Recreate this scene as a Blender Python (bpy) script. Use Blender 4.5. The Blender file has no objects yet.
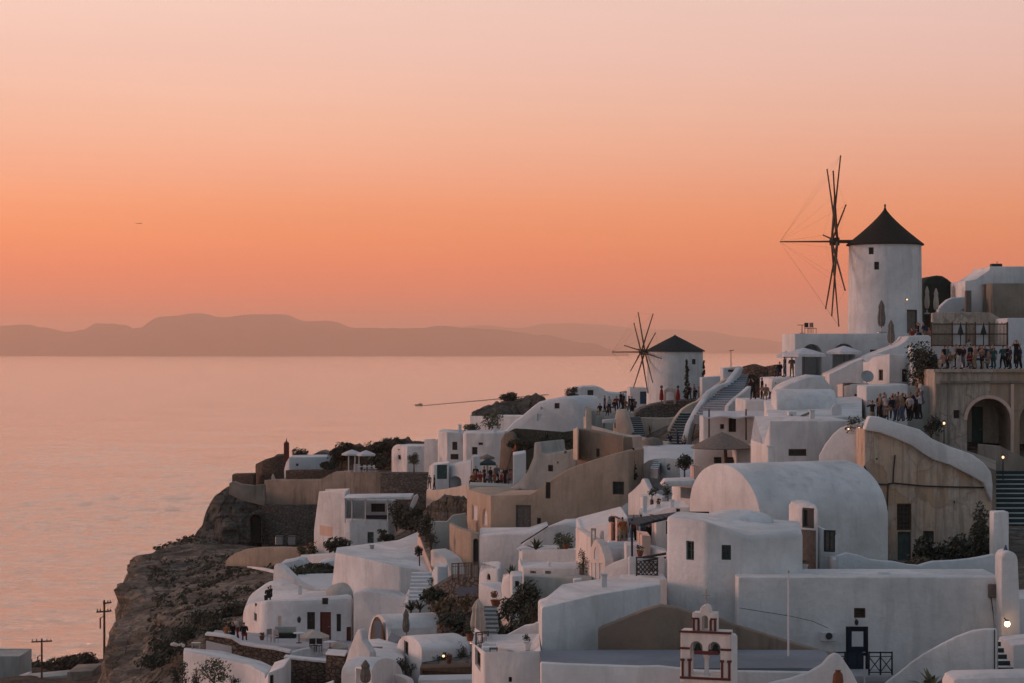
import bpy, bmesh, math, random
from mathutils import Vector, noise, Matrix
random.seed(7)
C = bpy.context.scene.collection
F, Y0, CZ = 1991.0, 348.0, 110.0      # focal length in pixels, row of the eye level, height of the eye above the sea

def P(px, py, D):                      # the point seen at this place of the photograph, D metres ahead
    return Vector(((px-512.0)/F*D, D, CZ-(py-Y0)/F*D))
def XY(px, D): return Vector(((px-512.0)/F*D, D))
def Z(py, D): return CZ-(py-Y0)/F*D

# ------------------------------------------------------------------ materials
MT = {}
def new_mat(name):
    m = bpy.data.materials.new(name); m.use_nodes = True
    nt = m.node_tree; nt.nodes.clear()
    out = nt.nodes.new('ShaderNodeOutputMaterial'); b = nt.nodes.new('ShaderNodeBsdfPrincipled')
    nt.links.new(b.outputs[0], out.inputs[0])
    MT[name] = m
    return m, nt, b
def N(nt, t, **k):
    n = nt.nodes.new(t)
    for a, v in k.items():
        if a in n.inputs.keys() if hasattr(n.inputs, 'keys') else False: n.inputs[a].default_value = v
        else: setattr(n, a, v)
    return n
def wpos(nt, scale=(1,1,1)):
    g = nt.nodes.new('ShaderNodeNewGeometry'); mp = nt.nodes.new('ShaderNodeMapping')
    nt.links.new(g.outputs['Position'], mp.inputs['Vector']); mp.inputs['Scale'].default_value = scale
    return mp.outputs[0]
def noise_node(nt, vec, scale, detail=4, rough=.55, dist=0):
    n = nt.nodes.new('ShaderNodeTexNoise'); nt.links.new(vec, n.inputs['Vector'])
    n.inputs['Scale'].default_value = scale; n.inputs['Detail'].default_value = detail
    n.inputs['Roughness'].default_value = rough; n.inputs['Distortion'].default_value = dist
    return n.outputs['Fac']
def ramp(nt, fac, stops):
    r = nt.nodes.new('ShaderNodeValToRGB'); nt.links.new(fac, r.inputs[0])
    e = r.color_ramp.elements
    while len(e) < len(stops): e.new(.5)
    for el, (p, c) in zip(e, stops):
        el.position = p; el.color = (c, c, c, 1) if isinstance(c, (int, float)) else (*c, 1)
    return r.outputs[0]
def mixc(nt, fac, a, b, mode='MIX'):
    m = nt.nodes.new('ShaderNodeMix'); m.data_type = 'RGBA'; m.blend_type = mode
    for sock, v in ((m.inputs[0], fac), (m.inputs[6], a), (m.inputs[7], b)):
        if isinstance(v, (int, float)): sock.default_value = v
        elif isinstance(v, tuple): sock.default_value = (*v, 1)
        else: nt.links.new(v, sock)
    return m.outputs[2]
def bump(nt, b, h, strength=.4, dist=.05):
    n = nt.nodes.new('ShaderNodeBump'); n.inputs['Strength'].default_value = strength; n.inputs['Distance'].default_value = dist
    nt.links.new(h, n.inputs['Height']); nt.links.new(n.outputs[0], b.inputs['Normal'])

def plaster(name, base, stain, amt=.5, streak=.35, rough=.9, warm=None):
    m, nt, b = new_mat(name)
    v = wpos(nt); vs = wpos(nt, (1.1, 1.1, .16))
    n1 = noise_node(nt, v, .33, 5, .6); n2 = noise_node(nt, vs, 1.3, 5, .65, .3); n3 = noise_node(nt, v, 4.5, 4, .6)
    c = mixc(nt, ramp(nt, n1, ((.40, 0), (.62, amt))), base, stain)
    c = mixc(nt, ramp(nt, n2, ((.50, 0), (.66, streak))), c, tuple(x*.62 for x in stain))
    c = mixc(nt, ramp(nt, n3, ((.40, 0), (.65, .25))), c, tuple(x*.75 for x in base))
    if warm: c = mixc(nt, ramp(nt, noise_node(nt, wpos(nt, (.9,.9,.35)), .55, 6, .65, .4), ((.42, 0), (.54, .85))), c, warm)
    nt.links.new(c, b.inputs['Base Color']); b.inputs['Roughness'].default_value = rough
    b.inputs['Specular IOR Level'].default_value = .2
    bump(nt, b, noise_node(nt, v, 1.5, 7, .62), .7, .12)
    return m
def stone(name, c1, c2, joint, scale=2.2, bmp=.12):
    m, nt, b = new_mat(name)
    v = wpos(nt, (1, 1, 1.5))
    nz = nt.nodes.new('ShaderNodeTexNoise'); nt.links.new(v, nz.inputs['Vector']); nz.inputs['Scale'].default_value = 1.5
    add = nt.nodes.new('ShaderNodeVectorMath'); add.operation = 'MULTIPLY_ADD'
    nt.links.new(nz.outputs['Color'], add.inputs[0]); add.inputs[1].default_value = (.35,.35,.35); nt.links.new(v, add.inputs[2])
    vo = nt.nodes.new('ShaderNodeTexVoronoi'); vo.inputs['Scale'].default_value = scale; nt.links.new(add.outputs[0], vo.inputs['Vector'])
    ve = nt.nodes.new('ShaderNodeTexVoronoi'); ve.feature = 'DISTANCE_TO_EDGE'; ve.inputs['Scale'].default_value = scale; nt.links.new(add.outputs[0], ve.inputs['Vector'])
    sep = nt.nodes.new('ShaderNodeSeparateColor'); nt.links.new(vo.outputs['Color'], sep.inputs[0])
    c = mixc(nt, sep.outputs[0], c1, c2)
    c = mixc(nt, ramp(nt, noise_node(nt, v, .4, 5), ((.35, 0), (.7, .6))), c, tuple(x*.6 for x in c1))
    e = ramp(nt, ve.outputs['Distance'], ((0, 0), (.12, 1)))
    c = mixc(nt, e, joint, c)
    nt.links.new(c, b.inputs['Base Color']); b.inputs['Roughness'].default_value = .95; b.inputs['Specular IOR Level'].default_value = .15
    bump(nt, b, e, .8, bmp)
    return m
def rock(name, c1, c2, c3, s=.12, bm_=.6):
    m, nt, b = new_mat(name)
    v = wpos(nt); vl = wpos(nt, (.6, .6, 1.8))
    c = mixc(nt, ramp(nt, noise_node(nt, v, s, 8, .65), ((.42, 0), (.56, 1))), c1, c2)
    c = mixc(nt, ramp(nt, noise_node(nt, vl, s*3, 8, .7, .6), ((.48, 0), (.64, .85))), c, c3)
    c = mixc(nt, ramp(nt, noise_node(nt, v, 1.4, 6, .7), ((.45, .0), (.62, .75))), c, tuple(x*.45 for x in c1))
    strata = ramp(nt, noise_node(nt, wpos(nt, (.05,.05,1.3)), 1.0, 6, .7, .5), ((.40, .62), (.5, 1.0), (.6, .75)))
    c = mixc(nt, 1.0, c, strata, 'MULTIPLY')
    vo = nt.nodes.new('ShaderNodeTexVoronoi'); vo.feature = 'DISTANCE_TO_EDGE'; vo.inputs['Scale'].default_value = .30
    nz = nt.nodes.new('ShaderNodeTexNoise'); nt.links.new(v, nz.inputs['Vector']); nz.inputs['Scale'].default_value = .5; nz.inputs['Detail'].default_value = 6
    ad = nt.nodes.new('ShaderNodeVectorMath'); ad.operation = 'MULTIPLY_ADD'; nt.links.new(nz.outputs['Color'], ad.inputs[0]); ad.inputs[1].default_value = (5,5,3); nt.links.new(wpos(nt, (1.6,1.6,.5)), ad.inputs[2]); nt.links.new(ad.outputs[0], vo.inputs['Vector'])
    crack = ramp(nt, vo.outputs['Distance'], ((0, .5), (.10, 1)))
    c = mixc(nt, .3, c, crack, 'MULTIPLY')
    nt.links.new(c, b.inputs['Base Color']); b.inputs['Roughness'].default_value = 1; b.inputs['Specular IOR Level'].default_value = .1
    hh = nt.nodes.new('ShaderNodeMath'); hh.operation = 'ADD'; nt.links.new(noise_node(nt, v, .9, 9, .7), hh.inputs[0]); nt.links.new(crack, hh.inputs[1])
    bump(nt, b, hh.outputs[0], 1.0, bm_)
    return m
def plain(name, c, rough=.7, spec=.3, var=.25, scale=3., emit=None, metal=0):
    m, nt, b = new_mat(name)
    v = wpos(nt)
    col = mixc(nt, ramp(nt, noise_node(nt, v, scale, 4), ((.3, 0), (.75, 1))), c, tuple(x*(1-var) for x in c))
    nt.links.new(col, b.inputs['Base Color']); b.inputs['Roughness'].default_value = rough; b.inputs['Specular IOR Level'].default_value = spec
    b.inputs['Metallic'].default_value = metal
    if emit: b.inputs['Emission Color'].default_value = (*emit[0], 1); b.inputs['Emission Strength'].default_value = emit[1]
    return m
def leafy(name, c1, c2):
    m, nt, b = new_mat(name)
    c = mixc(nt, ramp(nt, noise_node(nt, wpos(nt), 2.5, 3), ((.35, 0), (.65, 1))), c1, c2)
    nt.links.new(c, b.inputs['Base Color']); b.inputs['Roughness'].default_value = .7; b.inputs['Specular IOR Level'].default_value = .2
    return m

plaster('white', (.74,.75,.755), (.47,.48,.48), .62, .3)
plaster('white_blue', (.62,.67,.70), (.46,.50,.53), .5, .15)  # on the shaded white walls the blue-grey shade is in this colour
plaster('white_warm', (.74,.68,.64), (.58,.50,.46), .5, .3)  # on pink-lit walls the warm tint is evening light put into the whitewash
plaster('cream', (.60,.52,.44), (.42,.36,.30), .6, .35)
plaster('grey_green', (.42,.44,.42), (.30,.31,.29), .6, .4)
plaster('beige', (.46,.37,.29), (.33,.26,.20), .6, .4)
plaster('pinkish', (.68,.50,.42), (.5,.36,.30), .5, .3)  # on the pink-lit walls and chimneys this colour holds the evening light
plaster('brown', (.27,.21,.165), (.17,.14,.115), .7, .5)
plaster('rust', (.66,.57,.48), (.36,.31,.27), .95, .9, warm=(.52,.33,.20))
def scar(name, light, k=.8):                       # flaked patches and cracks over a plaster
    nt = MT[name].node_tree; b = next(n for n in nt.nodes if n.type == 'BSDF_PRINCIPLED'); src = b.inputs['Base Color'].links[0].from_socket
    v = wpos(nt, (1,1,.7)); nz = nt.nodes.new('ShaderNodeTexNoise'); nt.links.new(v, nz.inputs['Vector']); nz.inputs['Scale'].default_value = .8; nz.inputs['Detail'].default_value = 7
    ad = nt.nodes.new('ShaderNodeVectorMath'); ad.operation = 'MULTIPLY_ADD'; nt.links.new(nz.outputs['Color'], ad.inputs[0]); ad.inputs[1].default_value = (2.5,2.5,2.5); nt.links.new(v, ad.inputs[2])
    vo = nt.nodes.new('ShaderNodeTexVoronoi'); vo.feature = 'DISTANCE_TO_EDGE'; vo.inputs['Scale'].default_value = .33; nt.links.new(ad.outputs[0], vo.inputs['Vector'])
    vc = nt.nodes.new('ShaderNodeTexVoronoi'); vc.inputs['Scale'].default_value = .33; nt.links.new(ad.outputs[0], vc.inputs['Vector']); sp_ = nt.nodes.new('ShaderNodeSeparateColor'); nt.links.new(vc.outputs['Color'], sp_.inputs[0])
    c = mixc(nt, ramp(nt, sp_.outputs[0], ((.45, 0), (.55, k))), src, light)
    c = mixc(nt, ramp(nt, noise_node(nt, wpos(nt, (3,3,.22)), 1.2, 8, .75, .3), ((.47, 0), (.60, .7))), c, tuple(x*.42 for x in light))
    c = mixc(nt, ramp(nt, noise_node(nt, wpos(nt, (1.2,1.2,1.0)), 1.6, 9, .75), ((.50, 0), (.56, .5))), c, tuple(x*.6 for x in light))
    c = mixc(nt, ramp(nt, vo.outputs['Distance'], ((0, .5*k+.1), (.03, 0))), c, (.08,.065,.055))
    nt.links.new(c, b.inputs['Base Color'])
scar('rust', (.66,.55,.46), .4)
plaster('old_stone', (.50,.43,.365), (.25,.215,.18), .9, .85, warm=(.42,.29,.20))
plaster('tan', (.31,.27,.23), (.18,.165,.14), .85, .6)
plaster('floor_blue', (.22,.26,.30), (.14,.17,.20), .7, .1)
plaster('terrace', (.50,.50,.52), (.34,.34,.35), .6, .1)
scar('old_stone', (.52,.46,.40), .7)
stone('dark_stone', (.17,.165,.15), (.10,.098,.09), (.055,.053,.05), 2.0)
stone('brown_stone', (.17,.135,.11), (.10,.08,.065), (.055,.045,.04), 2.4)
stone('grey_stone', (.20,.19,.175), (.13,.125,.115), (.07,.065,.06), 2.6)
rock('rock', (.30,.27,.23), (.135,.13,.11), (.44,.37,.295))
rock('dark_rock', (.16,.16,.145), (.22,.21,.185), (.10,.105,.095))
rock('earth', (.19,.155,.125), (.085,.085,.07), (.26,.215,.17), .09)
plain('dark', (.045,.05,.055), .6)
plain('glass', (.03,.035,.04), .12, .6)
plain('glass_green', (.025,.06,.055), .2, .6)
plain('maroon', (.12,.035,.035), .7); plain('red_brown', (.16,.05,.035), .7)
plain('teal', (.055,.11,.11), .7); plain('blue', (.04,.10,.17), .6); plain('green_door', (.085,.12,.115), .8, .2, .4)
plain('grey_wood', (.20,.175,.155), .8, .2, .4, 6); plain('wood', (.12,.085,.06), .8, .2, .4, 6)
plain('thatch_dark', (.055,.05,.042), .95, .1, .5, 9); plain('roof_dark', (.05,.06,.062), .95, .1, .5, 5)
plain('canvas', (.55,.48,.42), .9, .1, .2); plain('canvas_white', (.66,.66,.68), .85, .1, .15); plain('canvas_grey', (.24,.215,.19), .9, .1, .4, 5)
plain('navy', (.03,.045,.07), .8); plain('teal_dark', (.03,.06,.065), .8); plain('cushion', (.8,.8,.8), .8)
plain('iron', (.025,.028,.03), .5, .4); plain('metal', (.35,.35,.36), .4, .5, .1, 3, None, .6)
plain('terracotta', (.20,.08,.045), .8); plain('red', (.26,.025,.025), .8); plain('cane', (.34,.29,.235), .9, .1, .5, 8); plain('orange', (.75,.28,.14), .8)
plain('net_green', (.035,.05,.045), .95, .1, .5, 2)
plain('skin', (.36,.21,.15), .6); plain('hair', (.03,.022,.018), .7)
plain('bell', (.62,.60,.56), .5); plain('yellow', (.5,.34,.12), .8)
plain('lamp', (1,.8,.6), .5, .3, 0, 3, ((1,.50,.25), 2.2)); plain('lamp_big', (1,.8,.6), .5, .3, 0, 3, ((1,.5,.24), 11))
leafy('leaf', (.06,.075,.05), (.10,.12,.075)); leafy('leaf_dark', (.045,.055,.045), (.075,.085,.065)); leafy('leaf_pale', (.10,.12,.085), (.15,.16,.11))
leafy('flower', (.45,.16,.10), (.35,.22,.12)); leafy('dry', (.12,.095,.06), (.20,.15,.10)); leafy('scrub', (.06,.06,.045), (.10,.09,.065))
for k, c in dict(white=(.45,.44,.43), black=(.025,.025,.03), blue=(.05,.08,.15), red=(.24,.04,.035), grey=(.15,.15,.16), pink=(.34,.18,.16), tan=(.22,.16,.115), teal=(.04,.10,.105), denim=(.09,.12,.18), orange=(.28,.12,.055), navy=(.03,.04,.08), khaki=(.24,.2,.14)).items():
    plain('cloth_'+k, c, .9, .1, .15)

# ------------------------------------------------------------------ objects
def setp(o, label=None, cat=None, group=None, kind=None):
    if label: o['label'] = label
    if cat: o['category'] = cat
    if group: o['group'] = group
    if kind: o['kind'] = kind
    return o
def root(name, label, cat, loc, group=None, rz=0):
    o = bpy.data.objects.new(name, None); C.objects.link(o); o.location = loc; o.rotation_euler = (0, 0, rz); o.empty_display_size = .3
    return setp(o, label, cat, group)
def emit(name, bm, mats, parent=None, loc=None, smooth=None, label=None, rel=True):
    """links bm as one mesh; world coordinates are made relative to the parent (or loc) when rel"""
    off = Vector(parent_world(parent)) if parent is not None else (Vector(loc) if loc is not None else Vector((0,0,0)))
    if rel and off.length > 0: bmesh.ops.translate(bm, verts=bm.verts, vec=-off)
    me = bpy.data.meshes.new(name); bm.to_mesh(me); bm.free()
    o = bpy.data.objects.new(name, me); C.objects.link(o)
    if parent is not None: o.parent = parent
    elif loc is not None: o.location = loc
    for m in (mats if isinstance(mats, (list, tuple)) else [mats]): me.materials.append(MT[m])
    if smooth is not None:
        me.shade_smooth() if smooth >= 180 else me.shade_auto_smooth(smooth) if hasattr(me, 'shade_auto_smooth') else smooth_by(me, smooth)
    if label: o['label'] = label
    return o
def smooth_by(me, deg):
    bm = bmesh.new(); bm.from_mesh(me)
    for f in bm.faces: f.smooth = True
    for e in bm.edges:
        if len(e.link_faces) == 2: e.smooth = e.calc_face_angle(0) < math.radians(deg)
    bm.to_mesh(me); bm.free()
def parent_world(p):
    v = Vector((0,0,0))
    while p is not None:
        v += p.location; p = p.parent
    return v
def copy_tree(o, parent=None, mats=None):
    c = o.copy(); C.objects.link(c); c.parent = parent
    for ch in [x for x in o.children]: copy_tree(ch, c)
    return c

# ------------------------------------------------------------------ shapes into a bmesh
def box(bm, c, s, rz=0, mi=0):
    g = bmesh.ops.create_cube(bm, size=1.0)['verts']
    bmesh.ops.scale(bm, verts=g, vec=s)
    if rz: bmesh.ops.rotate(bm, verts=g, cent=(0,0,0), matrix=Matrix.Rotation(rz, 3, 'Z'))
    bmesh.ops.translate(bm, verts=g, vec=c)
    if mi:
        for f in {f for v in g for f in v.link_faces}: f.material_index = mi
    return g
def tube(bm, a, b, r0, r1=None, n=8, cap=True):
    a, b = Vector(a), Vector(b); r1 = r0 if r1 is None else r1
    d = (b-a); L = d.length
    if L < 1e-6: return
    q = d.to_track_quat('Z', 'Y').to_matrix()
    ra, rb = [], []
    for i in range(n):
        t = 2*math.pi*i/n; u = Vector((math.cos(t), math.sin(t), 0))
        ra.append(bm.verts.new(a + q @ (u*r0))); rb.append(bm.verts.new(b + q @ (u*r1)))
    for i in range(n): bm.faces.new((ra[i], ra[(i+1)%n], rb[(i+1)%n], rb[i]))
    if cap: bm.faces.new(ra[::-1]); bm.faces.new(rb)
def path_tube(bm, pts, r, n=6):
    for a, b in zip(pts, pts[1:]): tube(bm, a, b, r, r, n)
def lathe(bm, c, prof, n=24, ax=None):
    """prof: (radius, height) pairs"""
    c = Vector(c); rings = []
    for r, h in prof:
        if r < 1e-4: rings.append([bm.verts.new(c+Vector((0,0,h)))])
        else: rings.append([bm.verts.new(c+Vector((r*math.cos(2*math.pi*i/n), r*math.sin(2*math.pi*i/n), h))) for i in range(n)])
    for A, B in zip(rings, rings[1:]):
        for i in range(n):
            j = (i+1) % n
            if len(A) == 1 and len(B) == 1: continue
            if len(A) == 1: bm.faces.new((A[0], B[j], B[i]))
            elif len(B) == 1: bm.faces.new((A[i], A[j], B[0]))
            else: bm.faces.new((A[i], A[j], B[j], B[i]))
    if len(rings[0]) > 1: bm.faces.new(rings[0][::-1])
    if len(rings[-1]) > 1: bm.faces.new(rings[-1])
def prism(bm, pts, vec, mi=0):
    """closed outline of world points pushed along vec"""
    vec = Vector(vec)
    a = [bm.verts.new(p) for p in pts]; b = [bm.verts.new(Vector(p)+vec) for p in pts]
    n = len(a); fs = [bm.faces.new(a), bm.faces.new(b[::-1])]
    for i in range(n): fs.append(bm.faces.new((a[i], b[i], b[(i+1)%n], a[(i+1)%n])))
    for f in fs: f.material_index = mi
    return fs
def soften(bm, off=.1, seg=2, ang=28):
    bmesh.ops.recalc_face_normals(bm, faces=bm.faces)
    es = [e for e in bm.edges if len(e.link_faces) == 2 and e.calc_face_angle(0) > math.radians(ang)]
    if es: bmesh.ops.bevel(bm, geom=es, offset=off, offset_type='OFFSET', segments=seg, profile=.5, affect='EDGES', clamp_overlap=True)

# ------------------------------------------------------------------ buildings
class Bld:
    """a building of one root with facades that take openings"""
    def __init__(s, name, label, cat, group=None, mat='white', part='wall'):
        s.name, s.label, s.cat, s.group, s.mat, s.part = name, label, cat, group, mat, part
        s.bm = bmesh.new(); s.fac = []; s.ops = []; s.base = None; s.extra = []; s.smooth = 40
    def block(s, front, yb, depth=6., back=None, bev=.1, parapet=0., dirv=(0,1)):
        fp = [P(*p) for p in front]
        zb = Z(yb, sum(p[2] for p in front)/len(front))
        if back: bp = [P(*p) for p in back]
        else:
            dv = Vector((dirv[0], dirv[1], 0)).normalized()*depth
            bp = [p+dv for p in fp]
        ring = fp + bp[::-1]
        bm = s.bm if not s.bm.verts else bmesh.new()
        top = [bm.verts.new(p) for p in ring]; bot = [bm.verts.new((p.x, p.y, zb)) for p in ring]
        n = len(ring)
        tf = bm.faces.new(top); bm.faces.new(bot[::-1])
        for i in range(n): bm.faces.new((top[i], bot[i], bot[(i+1)%n], top[(i+1)%n]))
        bmesh.ops.recalc_face_normals(bm, faces=bm.faces)
        if parapet:
            bmesh.ops.inset_region(bm, faces=[tf], thickness=.28, use_even_offset=True)
            bmesh.ops.translate(bm, verts=tf.verts, vec=(0,0,-parapet))
        if bev: soften(bm, bev)
        if bm is not s.bm: s.join(bm)
        for a, b in zip(fp, fp[1:]): s.fac.append((a.xy, b.xy))
        c = sum((p for p in ring), Vector())/n
        if s.base is None: s.base = Vector((c.x, c.y, zb))
        return s
    def join(s, bm):
        me = bpy.data.meshes.new('t'); bm.to_mesh(me); bm.free(); s.extra.append(me)
    def slab(s, out, D0, D1=None, thick=.5, bev=.08, base=True):
        """outline in the photograph on the upright plane through its ends"""
        D1 = D0 if D1 is None else D1
        x0 = min(p[0] for p in out); x1 = max(p[0] for p in out)
        a, b = XY(x0, D0), XY(x1, D1)
        pts = []
        for px, py in out:
            q, D = s.hit(a, b, px); pts.append(Vector((q.x, q.y, Z(py, D))))
        d = (b-a).normalized(); n = Vector((-d.y, d.x))
        if n.dot(a+b) < 0: n = -n
        bm = s.bm if not s.bm.verts else bmesh.new()
        prism(bm, pts, (n.x*thick, n.y*thick, 0))
        if bev: soften(bm, min(bev, thick*.3))
        else: bmesh.ops.recalc_face_normals(bm, faces=bm.faces)
        if bm is not s.bm: s.join(bm)
        s.fac.append((a, b))
        if s.base is None:
            c = sum(pts, Vector())/len(pts); s.base = Vector((c.x, c.y, min(p.z for p in pts)))
        return s
    def vault(s, A, B, crown, yb, L, pointed=0, bev=.08, n=20, back_dir=None):
        """barrel vault: A, B = (px, springing py, D) of the gable, crown = py of its top, L metres long"""
        a, b = P(*A), P(*B)
        mid = (a+b)/2; zc = Z(crown, mid.y)
        zb = Z(yb, mid.y); pts = [Vector((a.x, a.y, zb))]
        for i in range(n+1):
            t = math.pi*(1-i/n); f = (1-math.cos(t-math.pi*0))/2
            u = (1+math.cos(t))/2
            p = a.lerp(b, u); sp = a.z*(1-u)+b.z*u
            p.z = sp + (zc-(a.z+b.z)/2)*math.sin(t)**(1-.0*pointed)
            pts.append(p)
        pts.append(Vector((b.x, b.y, zb)))
        d = (b.xy-a.xy).normalized(); nn = Vector((-d.y, d.x))
        if back_dir is not None:
            nn = Vector(back_dir).normalized()
        elif nn.y < 0: nn = -nn
        E = nn*L
        bm = s.bm if not s.bm.verts else bmesh.new()
        prism(bm, pts, (E.x, E.y, 0)); soften(bm, bev, 2, 30)
        if bm is not s.bm: s.join(bm)
        s.fac.append((a.xy, b.xy)); s.fac.append((b.xy, b.xy+E)); s.fac.append((a.xy+E, a.xy))
        if s.base is None: c = (a+b)/2; s.base = Vector((c.x+E.x/2, c.y+E.y/2, zb))
        return s
    def dome(s, px, py, D, rx, rz, ry=None, yb=None):
        """rounded dome with its centre at px, springing row py, radii in metres"""
        c = P(px, py, D); bm = bmesh.new()
        prof = [(rx, -abs(((yb or py+2)-py)/F*D))]
        for i in range(9): prof.append((rx*math.cos(math.pi/2*i/8), rz*math.sin(math.pi/2*i/8)))
        lathe(bm, (0,0,0), prof, 28)
        if ry: bmesh.ops.scale(bm, verts=bm.verts, vec=(1, ry/rx, 1))
        bmesh.ops.translate(bm, verts=bm.verts, vec=c)
        bmesh.ops.remove_doubles(bm, verts=bm.verts, dist=1e-4); bmesh.ops.recalc_face_normals(bm, faces=bm.faces)
        if s.bm.verts: s.join(bm)
        else: s.bm.free(); s.bm = bm
        if s.base is None: s.base = Vector((c.x, c.y, c.z+prof[0][1]))
        return s
    def hit(s, a, b, px):
        k = (px-512.0)/F; d = b-a
        den = d.x-k*d.y
        t = (k*a.y-a.x)/den if abs(den) > 1e-9 else 0
        q = a+d*t
        return q, q.y
    def op(s, kind, fi, x0, y0, x1, y1, arch=0, depth=.3, mat=None, frame=None, bars=(1,1), label=None, sill=False):
        s.ops.append((kind, fi, x0, y0, x1, y1, arch, depth, mat, frame, bars, label, sill)); return s
    def outline(s, W, H_, arch):
        if not arch: return [(-W/2,0),(W/2,0),(W/2,H_),(-W/2,H_)]
        r = min(W/2*arch, H_*.9); pts = [(-W/2,0),(W/2,0)]
        for i in range(11):
            t = math.pi*i/10; pts.append((W/2*math.cos(t), H_-r+r*math.sin(t)))
        return pts
    def done(s):
        r = root(s.name, s.label, s.cat, s.base, s.group)
        frames = []; cut = bmesh.new()
        for (kind, fi, x0, y0, x1, y1, arch, depth, mat, frame, bars, label, sill) in s.ops:
            a, b = s.fac[fi]
            qa, Da = s.hit(a, b, x0); qb, Db = s.hit(a, b, x1); D = (Da+Db)/2
            z1, z0 = Z(y0, D), Z(y1, D); c = (qa+qb)/2; W = (qb-qa).length; H_ = z1-z0
            u = (qb-qa).normalized(); nrm = Vector((-u.y, u.x))
            if nrm.dot(c) > 0: nrm = -nrm                     # outward, to the viewer's side
            fr = (Vector((c.x, c.y, z0)), Vector((u.x, u.y, 0)), Vector((nrm.x, nrm.y, 0)), W, H_)
            frames.append((fr, kind, arch, depth, mat, frame, bars, label, sill))
            if depth > 0:
                o, U, Nn = fr[:3]
                prism(cut, [o+U*p+Vector((0,0,q))+Nn*.35 for p, q in s.outline(W, H_, arch)], -Nn*(.35+depth))
        for me in s.extra:                                   # several bodies: join (they may overlap, never in a shared plane)
            s.bm.from_mesh(me); bpy.data.meshes.remove(me)
        wall = emit(s.part, s.bm, s.mat, r, smooth=None)
        if cut.verts:
            bmesh.ops.recalc_face_normals(cut, faces=cut.faces)
            bmesh.ops.translate(cut, verts=cut.verts, vec=-s.base)
            cm = bpy.data.meshes.new('c'); cut.to_mesh(cm)
            co = bpy.data.objects.new('c', cm); C.objects.link(co); co.parent = r
            md = wall.modifiers.new('b', 'BOOLEAN'); md.object = co; md.operation = 'DIFFERENCE'; md.solver = 'EXACT'
            md.use_self = True
            bpy.context.view_layer.update()
            dg = bpy.context.evaluated_depsgraph_get()
            me = bpy.data.meshes.new_from_object(wall.evaluated_get(dg))
            if len(me.polygons) > 3:
                old = wall.data; wall.modifiers.clear(); wall.data = me; me.name = s.part; bpy.data.meshes.remove(old)
            else: wall.modifiers.clear(); print('BOOL FAIL', s.label)
            bpy.data.objects.remove(co); bpy.data.meshes.remove(cm)
        cut.free()
        smooth_by(wall.data, s.smooth)
        for (fr, kind, arch, depth, mat, frame, bars, label, sill) in frames:
            opening(s, r, fr, kind, arch, depth, mat, frame, bars, label, sill)
        s.root = r
        return r

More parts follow.
